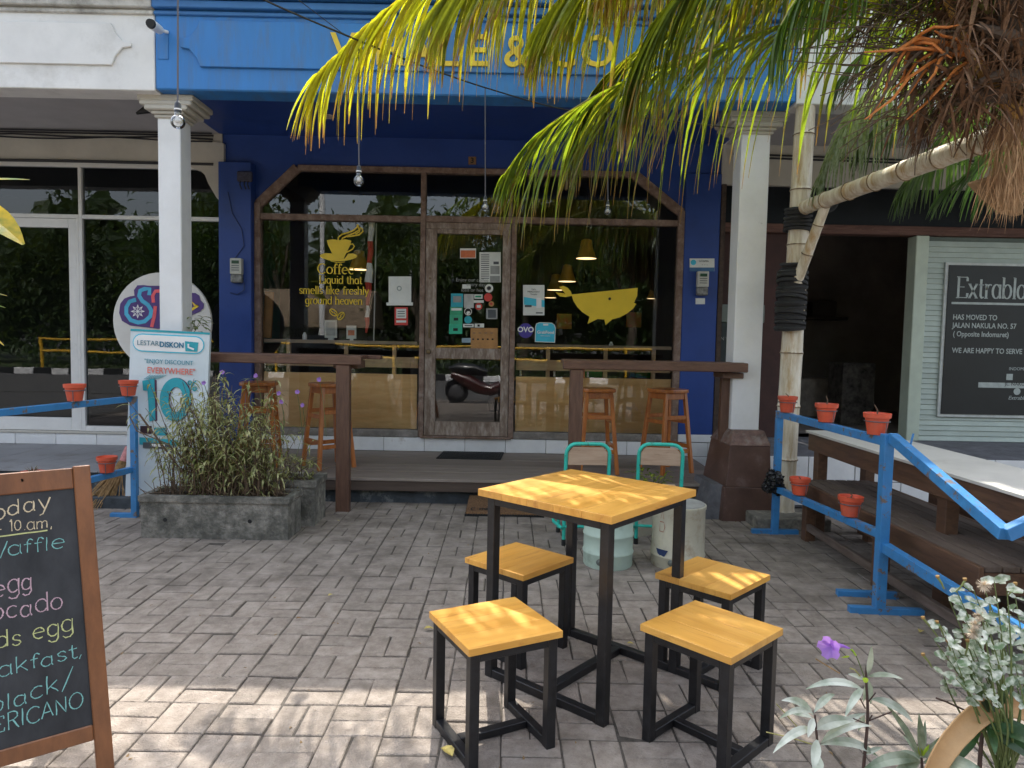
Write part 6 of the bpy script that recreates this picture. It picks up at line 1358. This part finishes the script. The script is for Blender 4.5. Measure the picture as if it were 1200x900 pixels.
# ------------------------------------------------------------------ foreground plants
random.seed(9)
DF = 1.75
def stalk_plant(name, lab, stem, leaves, mleaf, ms=stemd, r=.0045, Y=DF, cat='plant'):
    P_ = [at(x, y, Y) for x, y in stem]; base = P_[0].copy(); t = thing(name, lab, cat, (base.x, base.y, 0))
    MB().tube([Vector((base.x, base.y, -.005))]+spline(P_, 12), [r*1.2]+[r*(1.1-.5*k/12) for k in range(13)], 7).build('stem', ms, t, smooth=True)
    for (x0, y0_, x1, y1_, w_, dr_, yd) in leaves:
        a = at(x0, y0_, Y); b = at(x1, y1_, Y+yd); d = b-a; L = d.length
        d2 = d.normalized()+Vector((0, 0, dr_*.42))
        MB().blade(a, d2, (0, -.75, .65), L*1.04, w_*Y/F, dr_, 8, .28, tip=.03, mid=.42).build('leaf', mleaf, t)
    return t
t = stalk_plant('silver_leaf_plant', 'leftmost foreground plant with pale silvery pointed leaves', [(962, 960), (960, 900), (955, 838)], [(953, 838, 921, 811, 10, .9, -.05), (953, 836, 916, 832, 7, .7, -.1), (952, 842, 928, 834, 8, .8, .05), (954, 835, 977, 808, 9, .9, .05),
    (954, 842, 947, 862, 9, .6, -.05), (955, 856, 907, 868, 10, 1.0, -.1), (955, 855, 996, 838, 15, .9, -.03), (962, 871, 1011, 838, 10, 1.1, -.05), (962, 873, 1032, 875, 11, 1.2, .0), (958, 866, 953, 900, 12, .5, -.06), (960, 885, 955, 910, 14, .5, -.06)], silver)
MB().tube([at(951, 872, DF), at(925, 864, DF), at(898, 858, DF)], .0016, 5).build('seed_stalk', mat('seed_stalk', (.3, .28, .1), .7), t); MB().tube([at(940, 858, DF), at(922, 838, DF), at(910, 825, DF)], .0014, 5).build('seed_stalk', MATS['seed_stalk'], t)
t = stalk_plant('silver_leaf_plant', 'tallest foreground plant with a dark stem and white edged leaves', [(1008, 960), (1012, 900), (1017, 840), (1015, 795), (1016, 780)], [(1017, 792, 1021, 758, 9, .2, -.03), (1017, 793, 1056, 791, 7, .6, -.08), (1014, 797, 995, 789, 6, .4, .0), (1015, 798, 1012, 822, 6, .2, .03), (1018, 797, 1020, 824, 8, .2, .0),
    (1012, 809, 948, 794, 9, .9, -.05), (1012, 808, 990, 834, 9, 1.0, -.08), (1020, 819, 1072, 842, 11, 1.1, -.02), (1014, 836, 965, 868, 10, .9, .0), (1013, 838, 1006, 856, 7, .6, .02), (1011, 885, 1033, 875, 6, .3, .0)], silver)
for a, b in (((1015, 846), (1045, 834)), ((1014, 848), (1000, 842)), ((1014, 830), (1006, 815)), ((1016, 848), (1022, 838)), ((1018, 822), (1026, 812))): MB().tube([at(*a, DF), at(*b, DF-.03)], .0018, 5).build('side_twig', stemd, t)
MB().blade(at(1016, 800, DF-.01), (at(1010, 781, DF-.03)-at(1016, 800, DF-.01)), (0, -1, 0), .034, .014, .9, 5, .3).build('young_leaf', limel, t)
MB().tube([at(1008, 792, DF), at(1002, 785, DF-.01), at(996, 783, DF-.01)], .002, 5).build('seed_stalk', MATS['seed_stalk'], t)
t = stalk_plant('silver_leaf_plant', 'low foreground plant with grassy upright leaves by the bowl', [(1083, 960), (1081, 905), (1080, 888)], [(1080, 888, 1077, 838, 10, .1, .0), (1081, 888, 1084, 845, 6, .1, .03), (1079, 889, 1042, 824, 9, .5, .0), (1080, 888, 1052, 843, 6, .4, .05), (1082, 888, 1116, 872, 9, .8, -.04), (1080, 890, 1050, 880, 9, .8, .03),
    (1079, 892, 1010, 893, 14, .8, -.08), (1083, 893, 1150, 896, 18, .7, -.1), (1081, 889, 1108, 858, 5, .5, .06), (1079, 890, 1060, 862, 5, .4, .04), (1078, 893, 1040, 915, 14, .7, -.08)], leafmat('grey_green_leaf', (.14, .22, .14), (.2, .3, .1), .4, .3, pale=(.5, .56, .46), pscale=16, rnd=.15, tr=.3))
MB().blade(at(1080, 886, DF), (-.3, 0, 1), (0, -1, 0), .03, .012, .3, 5, .3).build('young_leaf', limel, t); MB().blade(at(1081, 886, DF), (.4, 0, 1), (0, -1, 0), .035, .012, .3, 5, .3).build('young_leaf', limel, t)
fl_ = thing('violet_flower', 'violet trumpet flower nodding above the foreground leaves', 'flower', tuple(at(975, 756, DF-.02)))
c = at(974, 758, DF-.02); ax = (at(966, 764, DF-.05)-c).normalized(); a0 = ax.orthogonal().normalized(); b0_ = ax.cross(a0)
for k in range(5):
    a = 2*PI*k/5; d = a0*math.cos(a)+b0_*math.sin(a)+ax*.45; m = MB(); m.blade(c, d, ax, .032, .03, -.2, 6, .2, tip=.3, mid=.6); m.build('petal', petal, fl_)
MB().tube([at(996, 760, DF), at(988, 757, DF-.01), at(980, 756, DF-.02), c], [.002, .004, .006, .011], 9, cap=False).build('flower_tube', petal, fl_, smooth=True)
MB().tube([at(1003, 768, DF), at(999, 762, DF), at(995, 760, DF)], .0025, 5).build('calyx', limel, fl_); MB().tube([at(1015, 800, DF), at(1008, 780, DF), at(1003, 768, DF), at(996, 760, DF)], .0014, 5).build('flower_stem', stemg, fl_)
MB().tube([at(956, 772, DF-.02), at(984, 789, DF-.02)], .0018, 5).build('fallen_style', strawm, fl_)
MB().blade(at(996, 769, DF-.01), (-1, 0, -.1), (0, -1, 0), .022, .006, .1, 4).build('bud', limel, fl_)
# white leaved bush
wb = thing('white_leaf_bush', 'bush of small round white and grey green leaves at the right edge', 'bush', tuple(Vector((at(1175, 900, DF).x, DF, 0))))
root = at(1180, 905, DF); lm2, sm2 = 0, MB(); wl_m = leafmat('white_round_leaf', (.13, .22, .1), (.4, .5, .3), .5, .2, pale=(.74, .75, .68), pscale=60, rnd=.22, tr=.3)
tipsx = [(1112, 702), (1120, 690), (1100, 730), (1118, 745), (1140, 690), (1150, 680), (1165, 680), (1180, 690), (1190, 700), (1105, 745), (1095, 750), (1108, 770), (1125, 765), (1140, 740), (1130, 725), (1150, 720), (1160, 735), (1175, 720), (1185, 735), (1120, 795), (1105, 790), (1135, 785), (1150, 770), (1165, 760), (1178, 770), (1195, 745), (1128, 710), (1143, 705), (1190, 780), (1200, 720), (1145, 800), (1122, 778), (1132, 752), (1115, 757), (1155, 750), (1140, 760), (1170, 745)]
cnt = 0
for i, (x, y) in enumerate(tipsx):
    Yd = DF+random.uniform(-.12, .14); tip = at(x, y, Yd); md = root.lerp(tip, .55)+Vector((random.gauss(0, .015)+.02, random.gauss(0, .02), random.gauss(0, .01))); pts = spline([root+Vector((random.gauss(0, .01), 0, -.02)), md, tip], 12)
    sm2.tube(pts, [.0035-.0002*k for k in range(13)], 5, cap=False)
    for k in range(4):
        t_ = 1-k*.085-random.uniform(0, .02); q = pts[min(12, max(0, int(t_*12)))]; 
        if k == 0: q = tip
        for s in (-1, 1):
            a = random.uniform(0, 6.3); d = Vector((math.cos(a), math.sin(a)*.7-.2, random.uniform(-.1, .9))); L = random.uniform(.019, .036)
            mb = MB().blade(q, d, (0, -.8, .6), L, L*.6, random.uniform(0, .6), 4, .15, tip=.25, mid=.5)
            if cnt < 270: mb.build('leaf', wl_m, wb); cnt += 1
            else:
                if lm2 == 0: lm2 = MB()
                lm2.v, n0 = lm2.v, len(lm2.v); lm2.add(mb.v, mb.f)
sm2.build('stems', stemg, wb, kind='stuff')
if lm2: lm2.build('small_leaves', wl_m, wb, kind='stuff')
def fluff(x, y, r, Yd):
    m = MB(); c = at(x, y, Yd)
    for k in range(240):
        d = Vector((random.gauss(0, 1), random.gauss(0, 1), random.gauss(0, 1))).normalized(); m.blade(c, d, (0, 0, 1), r*Yd/F*random.uniform(.7, 1.1), .0012, .3, 2, 0)
    return m.build('dried_flower_head', mat('dried_cream_flower', (.6, .5, .38), .9, .2, 80), wb)
for x, y, r in ((1153, 686, 10), (1148, 722, 8), (1143, 732, 8), (1140, 742, 9)): fluff(x, y, r, DF-.08)
for x, y, x2, y2 in ((1082, 725, 1100, 748), (1098, 730, 1106, 745), (1099, 677, 1106, 690), (1082, 768, 1092, 782), (1131, 680, 1120, 694), (1111, 752, 1114, 770), (1159, 703, 1160, 718), (1190, 685, 1182, 697), (1134, 752, 1131, 768)):
    MB().tube([at(x2, y2, DF-.02), at((x+x2)/2+1, (y+y2)/2, DF-.03), at(x, y, DF-.03)], [.0018, .0024, .0032], 6).build('seed_head', mat('olive_seed', (.18, .22, .07), .6), wb, smooth=True)
    MB().tube([at(x, y, DF-.03), at(x-.5, y-2.5, DF-.03)], [.0045, .005], 6).build('seed_tip', mat('brown_seed', (.3, .18, .06), .8), wb)
# large dark leaves at right
dl = stalk_plant('dark_leaf_plant', 'plant with broad dark green leaves rising beside the bowl', [(1146, 960), (1148, 900), (1152, 855), (1160, 838)], [(1160, 838, 1136, 785, 13, .3, .0), (1163, 836, 1182, 800, 12, .4, .05), (1162, 848, 1215, 858, 14, .7, -.05), (1152, 852, 1225, 895, 22, .7, -.08), (1155, 846, 1128, 868, 12, .6, -.06), (1150, 858, 1118, 895, 10, .6, -.05), (1158, 850, 1166, 880, 12, .5, -.1), (1155, 850, 1240, 880, 18, .8, -.12)], greenl, r=.006)
MB().tube([at(1156, 848, DF), at(1130, 832, DF), at(1108, 822, DF), at(1097, 818, DF)], .0025, 5).build('side_twig', stemd, dl); MB().blade(at(1160, 845, DF), (.3, -.2, .3), (0, -1, 0), .03, .02, .5, 5).build('young_leaf', limel, dl)
for x0, y0_, x1, y1_ in ((1205, 768, 1180, 772), (1215, 748, 1184, 752), (1210, 795, 1176, 800)): MB().blade(at(x0, y0_, DF), at(x1, y1_, DF)-at(x0, y0_, DF), (0, -.5, 1), (at(x1, y1_, DF)-at(x0, y0_, DF)).length, .018, .3, 6).build('leaf', MATS['grey_green_leaf'], dl)
# dry coconut spathe bent over the foreground pavers
bw = thing('dry_palm_sheath', 'bent tan dry palm sheath arching over the pavers at the bottom right corner', 'palm sheath', (at(1160, 900, 1.75).x, 1.75, 0))
cl2 = spline([at(1070, 960, 1.66), at(1094, 897, 1.68), at(1116, 862, 1.70), at(1146, 834, 1.74), at(1172, 826, 1.80), at(1205, 836, 1.86), at(1250, 870, 1.9)], 36)
m = MB()
for i, p in enumerate(cl2):
    tn = (cl2[min(i+1, 36)]-cl2[max(i-1, 0)]).normalized(); nn = Vector((0, 1, -.35)).normalized(); sd = tn.cross(nn).normalized(); nn = sd.cross(tn)
    wd = .022+.008*math.sin(PI*i/36)
    for k in range(9):
        a_ = (k/8-.5)*2.3; m.v.append(p+sd*(wd*math.sin(a_)*1.1)+nn*(wd*(math.cos(a_)-1)*.9)+sd*random.gauss(0, .0004))
for i in range(36):
    for k in range(8): m.f.append((i*9+k, i*9+k+1, i*9+k+10, i*9+k+9))
o = m.build('sheath', mat('tan_sheath', (.40, .22, .09), .6, scale=7, col2=(.55, .35, .17), bump=.35, dirt=(.3, .13, .05), dscale=4, dlo=.5, dhi=.7), bw, smooth=True)
so_ = o.modifiers.new('thick', 'SOLIDIFY'); so_.thickness = .004
m = MB()
for i in range(4, 30):
    p = cl2[i]+Vector((.012, .01, -.034-.012*math.sin(i*.4))); m.v += [p+Vector((-.008, 0, .016)), p+Vector((.004, -.006, 0)), p+Vector((.012, 0, -.016))]
for i in range(25):
    for k in range(2): m.f.append((i*3+k, i*3+k+1, i*3+k+4, i*3+k+3))
m.build('shaded_inside', mat('shaded_red_brown', (.28, .11, .04), .8, scale=9, col2=(.42, .24, .1), bump=.5), bw, smooth=True)  # added ribbon: red-brown inside of the sheath with its shading in the colour

# ------------------------------------------------------------------ street behind the camera (seen mirrored in the glass)
random.seed(13)
MB().bb(-60, 60, -9.0, -1.9, -.02, .0).build('road', asph, kind='structure')
kb = MB().bb(-40, 40, -9.3, -9.0, -.02, .02).build('far_kerb', greyc, kind='structure'); k0 = {}
for k in range(60):
    m_ = (whitem, black)[k % 2]
    if k < 2: o = MB().box((0, 0, 0), (.58, .2, .22)).build('kerb_stone', m_, kb, bevel=.01); k0[k % 2] = o
    else: o = k0[k % 2].copy(); C.objects.link(o)
    o.location = (-17.4+k*.6, -9.1, .1)
MB().bb(-60, 60, -40, -9.3, -.02, .05).build('far_verge', mat('verge_grass', (.05, .07, .02), .9, .4, 3), kind='structure')
rl = thing('yellow_railing', 'yellow double pipe railing along the far side of the street', 'railing', (0, -9.6, 0))
ym = mat('yellow_pipe', (.7, .4, .02), .5)
for z in (.75, 1.15): MB().tube([(-16, -9.6, z), (16, -9.6, z)], .04, 8).build('rail', ym, rl)
for k in range(9): MB().tube([(-16+k*4, -9.6, 0), (-16+k*4, -9.6, 1.2)], .05, 8).build('rail_post', ym, rl)
tag(MB().tube([(-6.6, -10.2, 0), (-6.6, -10.2, 9)], [.11, .08], 10).build('street_pole', alum, smooth=True), 'pale steel street pole across the road', 'pole')
ht = thing('thatched_kiosk', 'small kiosk with a curved thatched roof across the road', 'kiosk', (-7.5, -12, 0))
MB().bb(-9, -5.6, -13.2, -11.2, 0, 1.9).build('wall', cream, ht); m = MB()
m.prism([(-9.6, y, z) for y, z in ((-10.6, 1.75), (-10.8, 2.3), (-11.3, 2.9), (-12.2, 3.2), (-13.1, 2.9), (-13.7, 1.75))], (4.6, 0, 0)); m.build('roof', mat('thatch', (.2, .15, .1), .95, .35, 20, bump=1), ht, norm=True)
MB().bb(-7.4, -6.2, -11.19, -11.15, .1, 1.7).build('door', dark, ht)
tree_leaf = leafmat('tree_leaf', (.04, .075, .02), (.12, .19, .025), .45, .4, rnd=.2, tr=.35)
trunkm = mat('tree_bark', (.09, .07, .05), .95, .3, 8, bump=.8)
def tree(x, y, h, r, lab, n=1500):
    t = thing('street_tree', lab, 'tree', (x, y, 0), group='trees across the road'); MB().tube([(x, y, 0), (x+.1, y, h*.3), (x-.1, y+.1, h*.55)], [.22, .16, .1], 8).build('trunk', trunkm, t)
    m = MB(); cl_ = [(random.gauss(0, r*.45), random.gauss(0, r*.4), random.uniform(-.5, .75)*r) for _ in range(18)]
    for k in range(n):
        c = random.choice(cl_); p = Vector((x, y, h*.62))+Vector(c)+Vector((random.gauss(0, r*.2), random.gauss(0, r*.2), random.gauss(0, r*.17)))
        m.blade(p, (random.gauss(0, 1), random.gauss(0, 1), random.gauss(0, .6)), (0, 0, 1), .34, .15, .6, 2, .3)
    m.build('crown', tree_leaf, t)
    for k in range(3): MB().tube([(x, y, h*.35), (x+random.uniform(-1, 1)*r*.6, y+random.uniform(-.5, .5), h*.7)], [.09, .03], 6).build('branch', trunkm, t)
for x, y, h, r, lab in ((-13, -13, 6.5, 2.6, 'broad tree leftmost across the road'), (-9.5, -14.5, 7.5, 2.8, 'tall tree behind the thatched kiosk'), (-3.6, -12.5, 6.2, 2.3, 'tree right of the thatched kiosk'), (.5, -13.5, 7, 2.8, 'tree straight across from the cafe door'), (4.6, -12.6, 6.4, 2.6, 'tree across from the louvred wall'), (9.5, -13.8, 7.4, 3, 'tree rightmost across the road')): tree(x, y, h, r, lab)
bt_ = MB()
for k in range(42000):
    z = random.uniform(.5, 7.6+1.2*math.sin(k*.37)); x = random.uniform(-24, 22)
    if z > 5.4+1.8*math.sin(x*.9)+1.2*math.sin(x*2.3+1): continue
    bt_.blade((x, random.uniform(-17.5, -15), z), (random.gauss(0, 1), random.gauss(0, 1), random.gauss(0, .6)), (0, 0, 1), .42, .17, .6, 2, .3)
tag(bt_.build('tree_belt', tree_leaf, kind='stuff'), 'dense belt of dark trees behind the far side of the street', 'trees')
bb_ = MB()
for k in range(9000):
    x = random.uniform(-32, 30); z = random.uniform(.3, 1)**.8*(6.3+1.2*math.sin(x*.8)+.8*math.sin(x*2.1+1))
    bb_.blade((x, random.uniform(-22, -19.5), z), (random.gauss(0, 1), random.gauss(0, .4), random.gauss(0, .6)), (0, 1, 0), 1.2, .7, .4, 2, .2)
tag(bb_.build('far_trees', tree_leaf, kind='stuff'), 'darker mass of trees far behind the street trees', 'trees')
hm = MB()
for k in range(3600):
    p = Vector((random.uniform(-18, 16), random.uniform(-11.6, -10.2), abs(random.gauss(0, .75)))); hm.blade(p, (random.gauss(0, 1), random.gauss(0, 1), random.gauss(0, .8)), (0, 0, 1), .3, .12, .6, 2, .3)
tag(hm.build('hedge', tree_leaf, kind='stuff'), 'low green hedge behind the yellow railing', 'hedge')
# parked scooter mirrored in the lower door pane
sc_ = thing('parked_scooter', 'parked red and black scooter on the street side', 'scooter', (-.6, -1.0, 0)); blk = mat('scooter_black', (.01, .01, .012), .3, coat=.5); rdp = mat('scooter_paint', (.06, .012, .012), .3, coat=.6)
for x in (-1.15, -.0):
    w_ = MB().lathe([(.19, -.045), (.25, -.04), (.265, 0), (.25, .04), (.19, .045)], (x, -1.0, .265), 26, axis='y', cap=False).build('wheel', blk, sc_, smooth=True)
    MB().lathe([(.02, -.03), (.18, -.01), (.19, .0), (.18, .01), (.02, .03)], (x, -1.0, .265), 20, axis='y').build('rim', wire, w_, smooth=True)
MB().tube([(-.02, -1, .3), (-.1, -1, .6), (-.18, -1, .95)], [.05, .06, .04], 10).build('steering_column', rdp, sc_, smooth=True)
MB().tube([(-.2, -1, .42), (-.4, -1, .3), (-.65, -1, .36), (-.9, -1, .5), (-1.25, -1, .62)], [.11, .13, .14, .16, .08], 12).build('body', rdp, sc_, smooth=True)
MB().tube([(-.5, -1, .68), (-.8, -1, .74), (-1.1, -1, .76), (-1.3, -1, .74)], [.08, .12, .12, .06], 12).build('seat', blk, sc_, smooth=True)
MB().tube([(-.2, -1.32, .98), (-.17, -1.1, 1.0), (-.17, -.9, 1.0), (-.2, -.68, .98)], .02, 8).build('handlebar', blk, sc_, smooth=True)
MB().lathe([(.001, -.03), (.07, -.01), (.08, .05)], (-.08, -1.0, .86), 14).build('headlight', whitem, sc_, smooth=True)
for y in (-1.3, -.7): MB().tube([(-.2, y, 1.0), (-.22, y, 1.12), (-.22, y+.04, 1.16)], [.006, .006, .04], 8).build('mirror', blk, sc_)
for o in bpy.data.objects:
    if '_o' in o: del o['_o']
